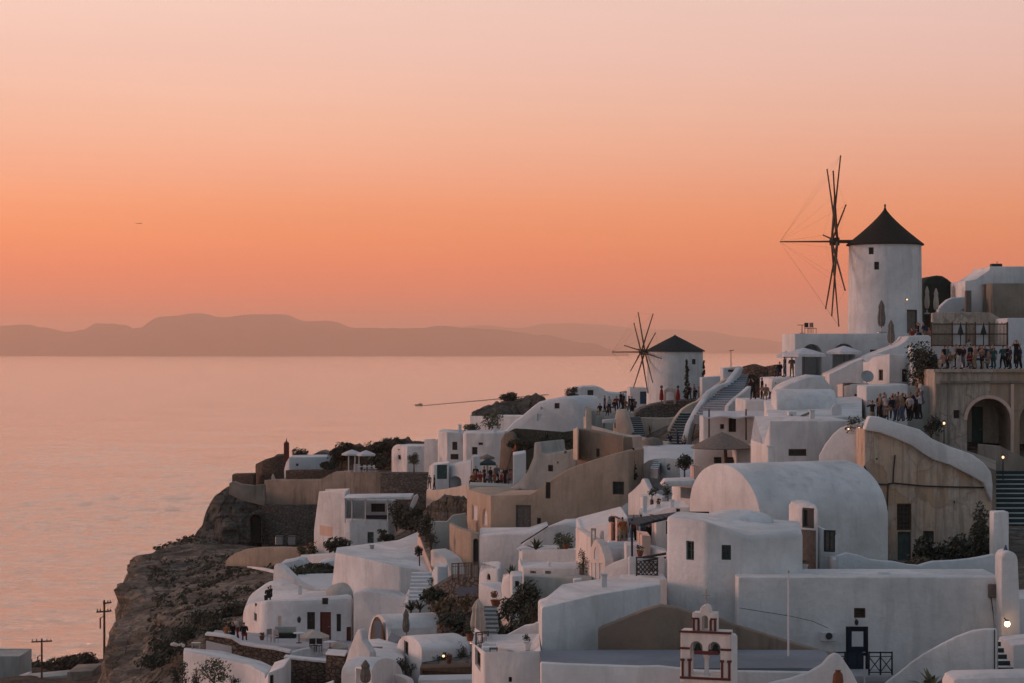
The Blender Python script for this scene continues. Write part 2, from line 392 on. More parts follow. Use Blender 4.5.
def opening(s, r, fr, kind, arch, depth, mat, frame, bars, label, sill):
    o, U, Nn, W, H_ = fr; up = Vector((0,0,1))
    if kind == 'hole': return
    din = -(depth*.55) if depth > 0 else .03
    t = min(.09, W*.12)
    def ring(bm, w, h, k, d0, d1):
        A = s.outline(w, h, arch); B = [(p*(1-2*k/w), k*.9+(q*(1-1.9*k/h))) for p, q in A]
        n = len(A); v = []
        for dd in (d0, d1):
            v.append([bm.verts.new(o+U*p+up*q+Nn*dd) for p, q in A]); v.append([bm.verts.new(o+U*p+up*q+Nn*dd) for p, q in B])
        a0, b0, a1, b1 = v
        for i in range(n):
            j = (i+1) % n
            bm.faces.new((a1[i], a1[j], b1[j], b1[i])); bm.faces.new((a0[j], a0[i], b0[i], b0[j]))
            bm.faces.new((b1[i], b1[j], b0[j], b0[i])); bm.faces.new((a0[i], a0[j], a1[j], a1[i]))
        bmesh.ops.recalc_face_normals(bm, faces=bm.faces)
    def filled(bm, w, h, d, th):
        prism(bm, [o+U*p+up*q+Nn*d for p, q in s.outline(w, h, arch)], -Nn*th)
        bmesh.ops.recalc_face_normals(bm, faces=bm.faces)
    if kind in ('window', 'shutter'):
        bm = bmesh.new(); ring(bm, W-.012, H_-.012, t, din-.03, din+.06)
        nx, ny = bars
        for i in range(1, nx+1):
            x = -W/2+W*i/(nx+1); tube(bm, o+U*x+up*t+Nn*(din+.015), o+U*x+up*(H_-t*(1.5 if arch else 1))+Nn*(din+.015), .028, n=4)
        for i in range(1, ny+1):
            z = H_*i/(ny+1); tube(bm, o-U*(W/2-t)+up*z+Nn*(din+.013), o+U*(W/2-t)+up*z+Nn*(din+.013), .024, n=4)
        w = emit('window', bm, frame or 'wood', r, label=label)
        bm = bmesh.new(); filled(bm, W-.03, H_-.03, din-.035, .02)
        emit('pane' if kind == 'window' else 'shutter', bm, mat or 'glass', w)
        if sill:
            bm = bmesh.new(); c = o+Nn*.05-up*.05
            prism(bm, [c-U*(W/2+.12), c+U*(W/2+.12), c+U*(W/2+.12)+up*.09, c-U*(W/2+.12)+up*.09], Nn*.12); emit('sill', bm, 'white', w)
    elif kind == 'door':
        bm = bmesh.new(); filled(bm, W-.02, H_-.01, din, .06)
        for (u0, u1, q0, q1) in ((-.38,-.05,.08,.45), (.05,.38,.08,.45), (-.38,-.05,.52,.88), (.05,.38,.52,.88)):
            c = [o+U*(W*a)+up*(H_*b)+Nn*(din+.002) for a, b in ((u0,q0),(u1,q0),(u1,q1),(u0,q1))]
            prism(bm, c, Nn*.03)
        d = emit('door', bm, mat or 'wood', r, label=label)
        bm = bmesh.new(); ring(bm, W-.008, H_-.008, t*.8, din+.002, din+.10); emit('frame', bm, frame or mat or 'wood', d)
        if W > .6:
            bm = bmesh.new(); h = o+U*(W*.36)+up*min(1.0, H_*.5)+Nn*(din+.04); tube(bm, h, h+Nn*.08, .03); tube(bm, h+Nn*.08, h+Nn*.08+U*-.12, .022); emit('handle', bm, 'metal', d)
    elif kind == 'panel':
        bm = bmesh.new(); filled(bm, W, H_, din+.02, .05); emit('panel', bm, mat or 'beige', r, label=label)
HAZE = 5.2e-5
# ------------------------------------------------------------------ plants
def leaves(bm, c, rad, n, size, seed=0, clumps=7, flat=0., mi=0):
    """many small leaf faces in uneven clumps inside an ellipsoid"""
    rnd = random.Random(seed*131+n); c = Vector(c); cl = []
    for i in range(clumps):
        while True:
            v = Vector((rnd.uniform(-1,1), rnd.uniform(-1,1), rnd.uniform(-.9,1)))
            if v.length < 1: break
        cl.append((v*.62, rnd.uniform(.3,.55)))
    for i in range(n):
        q, r = cl[i % clumps]
        d = Vector((rnd.gauss(0,1), rnd.gauss(0,1), rnd.gauss(0,1))).normalized()*(r*rnd.random()**.4)
        p = q+d; p = Vector((p.x*rad[0], p.y*rad[1], p.z*rad[2]))+c
        s = size*rnd.uniform(.6,1.4)
        a = Vector((rnd.gauss(0,1), rnd.gauss(0,1), rnd.gauss(0,1))).normalized(); b = a.orthogonal().normalized()
        e = a.cross(b)
        f = bm.faces.new([bm.verts.new(p+b*s), bm.verts.new(p+e*s*.5), bm.verts.new(p-b*s), bm.verts.new(p-e*s*.5)])
        f.material_index = mi
def shrub(label, px, py, D, w, h, name='shrub', cat='shrub', mat='leaf', n=260, size=None, clumps=8, seed=None, stem=True, group=None, flowers=None):
    """px,py: foot of the plant; w,h metres"""
    c = P(px, py, D); r = root(name, label, cat, c, group)
    bm = bmesh.new(); leaves(bm, c+Vector((0,0,h*.40)), (w/2, w*.45, h*.62), int(n*1.9), size or w*.052, seed or int(px*7+py), clumps)
    mats = [mat]
    if flowers:
        leaves(bm, c+Vector((0,-.1,h*.5)), (w/2, w*.45, h*.5), n//4, (size or w*.06)*.8, int(px+py), clumps, mi=1); mats.append(flowers)
    emit('foliage', bm, mats, r)
    if stem:
        bm = bmesh.new(); rnd = random.Random(int(px))
        for i in range(4):
            e = c+Vector((rnd.uniform(-.3,.3)*w, rnd.uniform(-.2,.2)*w, h*rnd.uniform(.5,.8))); m = c.lerp(e, .5)+Vector((0,0,h*.08))
            tube(bm, c-Vector((0,0,.2)), m, .03+h*.012, .02+h*.006, 5); tube(bm, m, e, .02+h*.006, .012, 5)
        emit('stem', bm, 'wood', r)
    return r
def tree(label, px, py, D, w, h, trunk_h, mat='leaf_dark', n=900, size=None, name='tree', clumps=14):
    c = P(px, py, D); r = root(name, label, 'tree', c)
    bm = bmesh.new(); leaves(bm, c+Vector((0,0,trunk_h+(h-trunk_h)*.5)), (w/2, w/2, (h-trunk_h)*.55), n, size or w*.05, int(px), clumps)
    emit('crown', bm, mat, r)
    bm = bmesh.new(); rnd = random.Random(int(px)); t = c+Vector((0,0,trunk_h*1.1))
    tube(bm, c-Vector((0,0,.4)), t, .16*h/4, .11*h/4, 8)
    for i in range(6):
        e = t+Vector((rnd.uniform(-.35,.35)*w, rnd.uniform(-.3,.3)*w, rnd.uniform(.25,.6)*(h-trunk_h))); tube(bm, t, e, .07*h/4, .02, 5)
    emit('trunk', bm, 'wood', r)
    return r
def cypress(label, px, py, D, w, h):
    c = P(px, py, D); r = root('cypress_tree', label, 'tree', c); bm = bmesh.new(); rnd = random.Random(int(px))
    for k in range(9):
        t = k/8; rr = w/2*(1-.8*t)*(0.75 if k == 0 else 1)
        leaves(bm, c+Vector((rnd.uniform(-.05,.05), 0, h*(.08+.86*t))), (rr, rr, h*.1), 90, w*.13, k+int(px), 5)
    emit('foliage', bm, 'leaf_dark', r)
    bm = bmesh.new(); tube(bm, c-Vector((0,0,.3)), c+Vector((0,0,h*.85)), .09, .02, 6); emit('trunk', bm, 'wood', r)
def agave(label, px, py, D, w, h, mat='leaf_pale', name='agave_plant'):
    c = P(px, py, D); r = root(name, label, 'plant', c); bm = bmesh.new(); rnd = random.Random(int(px+py))
    for i in range(26):
        a = rnd.uniform(0, 6.283); el = rnd.uniform(.25, 1.4); L = h*rnd.uniform(.7, 1.1)
        d = Vector((math.cos(a)*math.cos(el)*w/h*.8, math.sin(a)*math.cos(el)*w/h*.8, math.sin(el)))*L
        s = Vector((-math.sin(a), math.cos(a), 0))*w*.045; m = c+d*.55+Vector((0,0,.06*h)); e = c+d-Vector((0,0,.1*h))
        v = [bm.verts.new(x) for x in (c-s, c+s, m+s*1.1, m-s*1.1, e)]
        bm.faces.new(v[:4]); bm.faces.new((v[3], v[2], v[4]))
    emit('foliage', bm, mat, r)
    bm = bmesh.new(); tube(bm, c-Vector((0,0,.2)), c+Vector((0,0,.3*h)), w*.06, w*.04, 7); emit('stem', bm, 'wood', r)
def flowerpot(label, px, py, D, w, h, mat='terracotta', plant='leaf', ph=.5, flowers=None):
    c = P(px, py, D); r = root('flower_pot', label, 'flower pot', c)
    bm = bmesh.new(); lathe(bm, c, [(w*.32,0),(w*.48,h*.85),(w*.52,h*.86),(w*.52,h),(w*.42,h),(w*.4,h*.9),(0,h*.88)], 16); emit('pot', bm, mat, r, smooth=40)
    bm = bmesh.new(); leaves(bm, c+Vector((0,0,h+ph*.45)), (w*.7, w*.7, ph*.55), 150, w*.11, int(px), 6)
    ms = [plant]
    if flowers: leaves(bm, c+Vector((0,0,h+ph*.5)), (w*.7, w*.7, ph*.5), 50, w*.11, int(px)+1, 6, mi=1); ms.append(flowers)
    emit('plant', bm, ms, r)

# ------------------------------------------------------------------ parasols, lamps, small things
def folded_parasol(label, px, pyb, pyt, D, w=.42, mat='canvas', group=None, lean=0):
    c = P(px, pyb, D); h = Z(pyt, D)-c.z; r = root('folded_parasol', label, 'parasol', c, group)
    bm = bmesh.new(); tube(bm, c-Vector((0,0,.1)), c+Vector((0,0,h)), .035, .03, 8); emit('pole', bm, 'wood', r, smooth=40)
    bm = bmesh.new(); n = 20; prof = [(.30,.20),(.46,.30),(.50,.45),(.42,.62),(.36,.70),(.40,.80),(.22,.92),(.05,1.0)]; rings = []
    for k, (rr, z) in enumerate(prof):
        rings.append([bm.verts.new(c+Vector((math.cos(6.2832*i/n), math.sin(6.2832*i/n), 0))*(rr*w*(1+.16*(-1)**i))+Vector((0,0,h*z))) for i in range(n)])
    for A, B in zip(rings, rings[1:]):
        for i in range(n): bm.faces.new((A[i], A[(i+1)%n], B[(i+1)%n], B[i]))
    bm.faces.new(rings[0][::-1]); bm.faces.new(rings[-1]); emit('canopy', bm, mat, r)
    bm = bmesh.new(); lathe(bm, c-Vector((0,0,.0)), [(w*.7,0),(w*.7,.08),(.06,.12),(.05,.4)], 14); emit('base', bm, 'metal', r, smooth=40)
    return r
def open_parasol(label, px, pyb, pyt, D, span, drop=.55, mat='canvas_white', group=None, sides=8, tilt=0, name='open_parasol'):
    c = P(px, pyb, D); h = Z(pyt, D)-c.z; r = root(name, label, 'parasol', c, group)
    bm = bmesh.new(); tube(bm, c-Vector((0,0,.1)), c+Vector((0,0,h+.05)), .04, .035, 8); emit('pole', bm, 'wood', r, smooth=40)
    bm = bmesh.new(); top = c+Vector((0,0,h)); R = span/2; off = math.pi/sides
    def rg(rr, z): return [bm.verts.new(top+Vector((rr*math.cos(6.2832*i/sides+off), rr*math.sin(6.2832*i/sides+off), z))) for i in range(sides)]
    a = bm.verts.new(top+Vector((0,0,.03))); m = rg(R*.5, -drop*.42); e = rg(R, -drop); f = rg(R, -drop-.22); g = rg(R*.985, -drop-.22); q = rg(R*.985, -drop-.03); ai = bm.verts.new(top-Vector((0,0,.03)))
    for i in range(sides):
        j = (i+1) % sides
        bm.faces.new((a, m[i], m[j])); bm.faces.new((m[i], e[i], e[j], m[j])); bm.faces.new((e[i], f[i], f[j], e[j])); bm.faces.new((f[i], g[i], g[j], f[j])); bm.faces.new((g[i], q[i], q[j], g[j])); bm.faces.new((q[i], ai, q[j]))
    bmesh.ops.recalc_face_normals(bm, faces=bm.faces); emit('canopy', bm, mat, r)
    bm = bmesh.new()
    for i in range(sides):
        d = Vector((math.cos(6.2832*i/sides+off), math.sin(6.2832*i/sides+off), 0)); tube(bm, top-Vector((0,0,.08)), top+d*R*.97-Vector((0,0,drop+.06)), .015, .012, 4)
    emit('ribs', bm, 'wood', r)
    return r
def lamp_post(label, px, pyb, pyt, D, big=False):
    c = P(px, pyb, D); h = Z(pyt, D)-c.z; r = root('street_lamp', label, 'lamp', c)
    bm = bmesh.new(); tube(bm, c-Vector((0,0,.2)), c+Vector((0,0,h-.12)), .045, .03, 8); emit('pole', bm, 'iron', r)
    bm = bmesh.new(); lathe(bm, c+Vector((0,0,h-.14)), [(.0,.02),(.06,.05),(.09,.12),(.07,.19),(0,.22)], 12); emit('globe', bm, 'lamp', r, smooth=60)
    bm = bmesh.new(); lathe(bm, c+Vector((0,0,h+.11)), [(.16,0),(.1,.06),(.02,.1)], 12); emit('cap', bm, 'iron', r)
def wall_lamp(label, px, py, D, big=False, r_=.11):
    c = P(px, py, D); r = root('wall_lamp', label, 'lamp', c)
    bm = bmesh.new(); lathe(bm, c-Vector((0,0,r_)), [(0,0),(r_*.7,r_*.3),(r_,r_),(r_*.7,r_*1.7),(0,2*r_)], 12); emit('globe', bm, 'lamp_big' if big else 'lamp', r, smooth=60)
    bm = bmesh.new(); tube(bm, c+Vector((0,.05,r_)), c+Vector((0,.55,r_+.05)), .03, .03, 6); lathe(bm, c+Vector((0,0,r_*.95)), [(r_*.8,0),(r_*.5,.05),(0,.07)], 10); emit('bracket', bm, 'iron', r)
def table_set(label, px, py, D, n=2, mat='canvas_white', s=1.):
    c = P(px, py, D); r = root('cafe_table', label, 'table', c)
    bm = bmesh.new(); lathe(bm, c+Vector((0,0,.7*s)), [(.42*s,0),(.42*s,.04)], 18); emit('tabletop', bm, mat, r)
    bm = bmesh.new(); tube(bm, c, c+Vector((0,0,.7*s)), .035, .03); lathe(bm, c, [(.22*s,0),(.2*s,.04),(.04,.06)], 12); emit('leg', bm, 'iron', r)
def chair(label, px, py, D, rz=0, mat='canvas_white', group=None):
    c = P(px, py, D); r = root('chair', label, 'chair', c, group, rz)
    def E(n, bm): o = emit(n, bm, mat, r, rel=False); return o
    bm = bmesh.new(); box(bm, (0,0,.44), (.44,.44,.05)); E('seat', bm)
    bm = bmesh.new(); box(bm, (0,.2,.72), (.44,.04,.40)); E('backrest', bm)
    for sx in (-1,1):
        for sy in (-1,1):
            bm = bmesh.new(); tube(bm, (sx*.19,sy*.19,0), (sx*.19,sy*.19,.44 if sy < 0 else .6), .022, .022, 6); E('leg', bm)
    return r
def railing(label, A, B, h=1.0, mat='iron', posts=4, style='x', name='railing', bars=9):
    """A, B = (px, foot py, D) of both ends"""
    a, b = P(*A), P(*B); r = root(name, label, 'railing', (a+b)/2); up = Vector((0,0,h)); d = b-a
    for q_, rr_ in ((1, .035), (.12, .025), (.82, .02)):
        bm = bmesh.new(); tube(bm, a+up*q_, b+up*q_, rr_, rr_, 6); emit('rail', bm, mat, r)
    for i in range(posts+1):
        p = a+d*i/posts; bm = bmesh.new(); tube(bm, p, p+up*1.04, .04, .035, 6); emit('post', bm, mat, r)
    bm = bmesh.new()
    if style == 'x':
        for i in range(posts):
            p, q = a+d*i/posts, a+d*(i+1)/posts
            tube(bm, p+up*.14, q+up*.8, .022, .022, 4); tube(bm, p+up*.8, q+up*.14, .022, .022, 4)
    elif style == 'scroll':
        nn = bars
        for i in range(nn):
            p = a+d*(i+.5)/nn; w = d.length/nn*.45; pts = [p+d.normalized()*w*math.sin(t*.9)+up*(.14+.66*t/9) for t in range(10)]
            path_tube(bm, pts, .028, 4); pts = [p-d.normalized()*w*math.sin(t*.9)+up*(.14+.66*t/9) for t in range(10)]; path_tube(bm, pts, .028, 4)
    else:
        for i in range(1, bars): p = a+d*i/bars; tube(bm, p+up*.12, p+up, .016, .016, 4)
    emit('infill', bm, mat, r)
    return r
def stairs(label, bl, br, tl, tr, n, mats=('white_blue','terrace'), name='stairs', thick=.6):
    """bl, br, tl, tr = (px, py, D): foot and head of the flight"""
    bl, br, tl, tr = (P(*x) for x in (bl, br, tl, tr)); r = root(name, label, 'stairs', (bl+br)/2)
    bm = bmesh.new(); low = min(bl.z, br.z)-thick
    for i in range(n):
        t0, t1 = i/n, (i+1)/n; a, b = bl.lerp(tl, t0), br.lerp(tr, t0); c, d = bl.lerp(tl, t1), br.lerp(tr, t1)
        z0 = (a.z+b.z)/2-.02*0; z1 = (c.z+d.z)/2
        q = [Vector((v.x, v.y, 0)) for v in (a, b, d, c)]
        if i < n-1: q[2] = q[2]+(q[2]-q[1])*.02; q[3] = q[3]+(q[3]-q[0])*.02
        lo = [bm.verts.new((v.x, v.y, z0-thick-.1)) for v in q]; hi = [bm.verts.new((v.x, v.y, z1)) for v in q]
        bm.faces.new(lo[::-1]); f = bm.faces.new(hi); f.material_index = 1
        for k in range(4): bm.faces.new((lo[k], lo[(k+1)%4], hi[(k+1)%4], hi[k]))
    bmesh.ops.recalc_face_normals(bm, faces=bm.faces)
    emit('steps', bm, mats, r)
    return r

# ------------------------------------------------------------------ windmill
def windmill(label, px, eave, base, apex, D, rpx, hub, tip, spoke_px, yaw, spokes, roofmat, concave, windows, door=None, finial=True):
    R = rpx/F*D; c = Vector((XY(px, D+R*0).x, D, Z(base+10, D))); ze, za = Z(eave, D), Z(apex, D)
    r = root('windmill', label, 'windmill', c)
    n = 64; bm = bmesh.new(); H_ = ze-c.z
    lathe(bm, c, [(R*1.03,0),(R*1.015,H_*.3),(R,H_*.7),(R*.99,H_)], n)
    tower = emit('tower', bm, 'white', r)
    # window and door openings
    cut = bmesh.new(); items = []
    for (wx, y0, y1, wpx, kind) in windows:
        k = (wx-px)/F*D; a = math.asin(max(-.97, min(.97, k/R))); nrm = Vector((math.sin(a), -math.cos(a), 0)); U = Vector((math.cos(a), math.sin(a), 0))
        W = wpx/F*D/max(.4, math.cos(a)); z1, z0 = Z(y0, D-R), Z(y1, D-R); o = Vector((c.x, c.y, z0))+nrm*R
        items.append((o, U, nrm, W, z1-z0, kind))
        prism(cut, [o-U*W/2-nrm*.35, o+U*W/2-nrm*.35, o+U*W/2-nrm*.35+Vector((0,0,z1-z0)), o-U*W/2-nrm*.35+Vector((0,0,z1-z0))], nrm*.9)
    bmesh.ops.recalc_face_normals(cut, faces=cut.faces); bmesh.ops.translate(cut, verts=cut.verts, vec=-c)
    cm = bpy.data.meshes.new('c'); cut.to_mesh(cm); cut.free(); co = bpy.data.objects.new('c', cm); C.objects.link(co); co.parent = r
    md = tower.modifiers.new('b', 'BOOLEAN'); md.object = co; md.solver = 'EXACT'
    bpy.context.view_layer.update(); me = bpy.data.meshes.new_from_object(tower.evaluated_get(bpy.context.evaluated_depsgraph_get()))
    tower.modifiers.clear(); tower.data = me; bpy.data.objects.remove(co); smooth_by(me, 25)
    class S_: pass
    s = S_(); s.outline = lambda W, H_, a: Bld.outline(None, W, H_, a)
    for o, U, nrm, W, h, kind in items:
        opening(s, r, (o, U, nrm, W, h), kind, 0, .3, 'dark' if kind == 'window' else 'grey_wood', 'wood', (0,1), None, False)
    bm = bmesh.new(); h = za-ze; prof = []
    for i in range(13):
        t = i/12; rr = (1-t)**(1.25 if concave else .97); prof.append((max(rr*R*1.06, .06), -.06+h*t*.96))
    prof += [(.07, h*.97), (.10, h*1.0), (.0, h*1.03)] if finial else [(0, h)]
    lathe(bm, (c.x, c.y, ze), [(R*1.0,-.2),(R*1.07,-.18)]+prof, 48); emit('roof', bm, roofmat, r, smooth=35)
    # sail wheel
    hb = P(hub[0], hub[1], D); ax = Vector((-math.cos(yaw), -math.sin(yaw), 0)); hb.y = D-R*.0+ax.y*1.0
    hb = Vector((XY(hub[0], hb.y).x, hb.y, Z(hub[1], hb.y)))
    tp = hb+ax*((hub[0]-tip[0])/F*D/max(.2, math.cos(yaw)))
    bm = bmesh.new(); tube(bm, Vector((c.x, c.y, hb.z))+ax*R*.2, hb+ax*.45, .17, .15, 10); emit('shaft', bm, 'wood', r)
    w = root('x', None, None, hb); w.name = 'sail_wheel'; w.parent = r; w.location = hb-c
    bm = bmesh.new(); tube(bm, hb-ax*.42, hb+ax*.42, .36, .34, 12); emit('hub', bm, 'wood', w, smooth=40)
    bm = bmesh.new(); tube(bm, hb, tp, .085, .05, 8); emit('bowsprit', bm, 'wood', w)
    S = ax.cross(Vector((0,0,1))).normalized(); Rs = spoke_px/F*D; tips = []
    for i in range(spokes):
        a = 2*math.pi*(i+.25)/spokes; d = S*math.cos(a)+Vector((0,0,1))*math.sin(a)
        cone = .06*((-1)**i); e = hb+d*Rs*(1-.05*(i % 3)/2)+ax*Rs*cone
        tips.append(e); bm = bmesh.new(); st = hb+ax*(.25 if i % 2 else -.25)
        tube(bm, st, e, .10, .06, 6); lathe(bm, e-Vector((0,0,.1)), [(0,0),(.09,.1),(0,.2)], 6)
        tube(bm, st+d*.3, st.lerp(e, .33)+d.cross(ax)*.10, .075, .07, 6)      # lashed double foot of the spar
        emit('sail_spar', bm, 'wood', w)
    bm = bmesh.new()
    for i, e in enumerate(tips):
        tube(bm, tp, e, .005, .005, 3); tube(bm, e, tips[(i+1) % len(tips)], .005, .005, 3)
    emit('rigging', bm, 'wood', w)
    return r

# ------------------------------------------------------------------ people
def person_mesh(pose):
    """one joined skin: joints (x, y, z), radii; facing -Y, feet at z=0, 1.72 m tall"""
    J = {}; E_ = []
    def j(n, p, r, par=None, tag='torso'): J[n] = (Vector(p), r, tag, par)
    lean = pose.get('lean', 0); sit = pose.get('sit', 0); st = pose.get('stride', .06)
    hz = .55 if sit else .93
    j('pelvis', (0,0,hz), (.155,.12), None); j('waist', (0,-lean*.2,hz+.17), (.13,.10), 'pelvis'); j('chest', (0,-lean*.5,hz+.36), (.165,.12), 'waist')
    j('neckb', (0,-lean*.75,hz+.52), (.075,.07), 'chest'); j('neck', (0,-lean*.8,hz+.58), (.055,.055), 'neckb', 'head'); j('jaw', (0,-lean*.85-.025,hz+.645), (.078,.085), 'neck', 'head')
    j('skull', (0,-lean*.85,hz+.73), (.085,.098), 'jaw', 'head'); j('crown', (0,-lean*.85+.01,hz+.79), (.05,.06), 'skull', 'head'); j('nose', (0,-lean*.85-.125,hz+.69), (.016,.016), 'skull', 'head')
    for sx, side in ((-1,'r'), (1,'l')):
        arm = pose.get('arm_'+side, 'down')
        sh = Vector((sx*.20,-lean*.5,hz+.47)); j('sh'+side, sh, (.065,.065), 'chest', 'torso')
        if arm == 'down': el, wr = sh+Vector((sx*.05,.02,-.28)), sh+Vector((sx*.06,-.06,-.53))
        elif arm == 'up': el, wr = sh+Vector((sx*.08,-.20,-.10)), sh+Vector((-sx*.06,-.30,.16))
        elif arm == 'hip': el, wr = sh+Vector((sx*.17,.06,-.24)), sh+Vector((0,-.05,-.42))
        else: el, wr = sh+Vector((sx*.05,-.05,-.27)), sh+Vector((-sx*.08,-.26,-.24))
        ha = wr+(wr-el).normalized()*.11
        j('el'+side, el, (.045,.045), 'sh'+side, 'arm'); j('wr'+side, wr, (.03,.033), 'el'+side, 'skin'); j('ha'+side, ha, (.034,.02), 'wr'+side, 'skin')
        for k, (dx, dl) in enumerate(((-.028,.07),(-.010,.085),(.010,.08),(.026,.06))):
            u = (wr-el).normalized(); j('f%d%s' % (k, side), ha+u*dl+Vector((dx,-.012,0)), (.009,.009), 'ha'+side, 'skin')
        j('th'+side, ha+Vector((-sx*.045,-.03,.01)), (.011,.011), 'wr'+side, 'skin')
        hp = Vector((sx*.095,0,hz-.06)); j('hp'+side, hp, (.10,.10), 'pelvis', 'leg')
        if sit: kn, an = Vector((sx*.12,-.44,hz-.02)), Vector((sx*.12,-.42,.09))
        else: kn, an = Vector((sx*(.10+st*.3),-sx*st-.03,.50)), Vector((sx*(.11+st*.5),-sx*st*1.8+.02,.09))
        j('kn'+side, kn, (.062,.065), 'hp'+side, 'leg'); j('cf'+side, kn.lerp(an,.35)+Vector((0,.02,0)), (.056,.06), 'kn'+side, 'leg'); j('an'+side, an, (.038,.042), 'cf'+side, 'leg'); j('to'+side, an+Vector((sx*.02,-.17,-.05)), (.036,.03), 'an'+side, 'foot')
    names = list(J); me = bpy.data.meshes.new('body')
    me.from_pydata([J[n][0] for n in names], [(names.index(n), names.index(J[n][3])) for n in names if J[n][3]], [])
    o = bpy.data.objects.new('t', me); C.objects.link(o)
    o.modifiers.new('s', 'SKIN'); o.modifiers['s'].use_smooth_shade = True
    for i, n in enumerate(names):
        sv = me.skin_vertices[0].data[i]; sv.radius = J[n][1]; sv.use_root = (i == 0)
    sb = o.modifiers.new('u', 'SUBSURF'); sb.levels = sb.render_levels = 1
    bpy.context.view_layer.update(); m2 = bpy.data.meshes.new_from_object(o.evaluated_get(bpy.context.evaluated_depsgraph_get()))
    bpy.data.objects.remove(o); m2.name = 'body'
    m2.materials.clear()
    bones = [(J[n][0], J[J[n][3]][0], J[n][2], n) for n in names if J[n][3]]
    def near(p):
        best = None
        for a, b, t, n in bones:
            d = b-a; k = max(0, min(1, (p-a).dot(d)/max(1e-9, d.length_squared))); q = (p-a-d*k).length
            if best is None or q < best[0]: best = (q, t, n)
        return best
    bm = bmesh.new(); bm.from_mesh(m2)
    tags = [near(f.calc_center_median()) for f in bm.faces]; cents = [f.calc_center_median() for f in bm.faces]; bm.free()
    skz = J['skull'][0]
    def shell(keep, off, name):
        b = bmesh.new(); b.from_mesh(m2); b.faces.ensure_lookup_table(); b.normal_update()
        bmesh.ops.delete(b, geom=[f for i, f in enumerate(b.faces) if not keep(i)], context='FACES')
        if name in ('trousers', 'shoe'):
            left = set(b.faces); best = []
            while left:
                st = [left.pop()]; isl = []
                while st:
                    f = st.pop(); isl.append(f)
                    for e in f.edges:
                        for g in e.link_faces:
                            if g in left: left.discard(g); st.append(g)
                if len(isl) > len(best): best = isl
            keepf = set(best); bmesh.ops.delete(b, geom=[f for f in b.faces if f not in keepf], context='FACES')
        bmesh.ops.delete(b, geom=[v for v in b.verts if not v.link_faces], context='VERTS')
        for v in b.verts: v.co += v.normal*off
        m = bpy.data.meshes.new(name); b.to_mesh(m); b.free(); m.shade_smooth(); return m
    hz_ = hz-.03
    shirt = shell(lambda i: (tags[i][1] == 'torso' and cents[i].z > hz_) or tags[i][1] == 'arm', .014, 'shirt')
    trous = shell(lambda i: (tags[i][1] == 'leg' and cents[i].z > .12) or (tags[i][1] == 'torso' and cents[i].z <= hz_+.13), .012, 'trousers')
    hair = shell(lambda i: tags[i][1] == 'head' and (cents[i].z > skz.z+.045 or (cents[i].y > skz.y+.015 and cents[i].z > skz.z-.09+pose.get('long',0)*-.12)), .016, 'hair')
    shoes = shell(lambda i: cents[i].x < 0 and (tags[i][1] == 'foot' or (tags[i][1] == 'leg' and cents[i].z <= .12)), .012, 'shoe')
    shoe2 = shell(lambda i: cents[i].x >= 0 and (tags[i][1] == 'foot' or (tags[i][1] == 'leg' and cents[i].z <= .12)), .012, 'shoe')
    m2.shade_smooth()
    for m in (m2, shirt, trous, hair, shoes, shoe2): m.materials.append(MT['skin'])
    return (m2, shirt, trous, hair, shoes, shoe2)
POSES = {}
def get_pose(k):
    spec = dict(stand={}, photo=dict(arm_r='up', arm_l='up'), hip=dict(arm_r='hip', arm_l='down', stride=.02), hold=dict(arm_r='front', arm_l='front'), lean=dict(lean=.25, arm_r='front', arm_l='front'),
                sit=dict(sit=1, arm_r='front', arm_l='front'), walk=dict(stride=.2, arm_l='front', long=1), point=dict(arm_r='up', arm_l='down', long=1))
    if k not in POSES: POSES[k] = person_mesh(spec[k])
    return POSES[k]
def person(px, pyf, D, pose, shirt, trousers, label, rz=0, group=None, s=1., haircol='hair'):
    """px, pyf = place of the feet (of the seat edge height for sitters: feet hang to here)"""
    c = P(px, pyf, D); r = root('person', label, 'person', c, group, rz); r.scale = (s, s, s)
    for m, nm, mt in zip(get_pose(pose), ('body', 'shirt', 'trousers', 'hair', 'shoe', 'shoe'), ('skin', 'cloth_'+shirt, 'cloth_'+trousers, haircol, 'cloth_black', 'cloth_black')):
        o = bpy.data.objects.new(nm, m); C.objects.link(o); o.parent = r
        o.material_slots[0].link = 'OBJECT'; o.material_slots[0].material = MT[mt]
    return r
# ------------------------------------------------------------------ camera, sky, light
sc = bpy.context.scene
cam = bpy.data.cameras.new('camera'); co = bpy.data.objects.new('camera', cam); C.objects.link(co); sc.camera = co
co.location = (0, 0, CZ); co.rotation_euler = (math.radians(90), 0, 0); cam.lens = 70.0; cam.sensor_width = 36; cam.clip_start = .5; cam.clip_end = 200000
cam.shift_y = (Y0-341.5)/1024
sc.view_settings.view_transform = 'Standard'; sc.view_settings.look = 'None'; sc.view_settings.exposure = .07; sc.view_settings.gamma = 1
W = bpy.data.worlds.new('World'); sc.world = W; W.use_nodes = True
nt = W.node_tree; nt.nodes.clear(); out = nt.nodes.new('ShaderNodeOutputWorld'); bg = nt.nodes.new('ShaderNodeBackground'); nt.links.new(bg.outputs[0], out.inputs[0])
tc = nt.nodes.new('ShaderNodeTexCoord'); nrm = nt.nodes.new('ShaderNodeVectorMath'); nrm.operation = 'NORMALIZE'; nt.links.new(tc.outputs['Generated'], nrm.inputs[0])
sp = nt.nodes.new('ShaderNodeSeparateXYZ'); nt.links.new(nrm.outputs[0], sp.inputs[0])
def math_(op, a, b=None, clamp=False):
    n = nt.nodes.new('ShaderNodeMath'); n.operation = op; n.use_clamp = clamp
    for i, v in enumerate((a, b)):
        if v is None: continue
        if isinstance(v, (int, float)): n.inputs[i].default_value = v
        else: nt.links.new(v, n.inputs[i])
    return n.outputs[0]
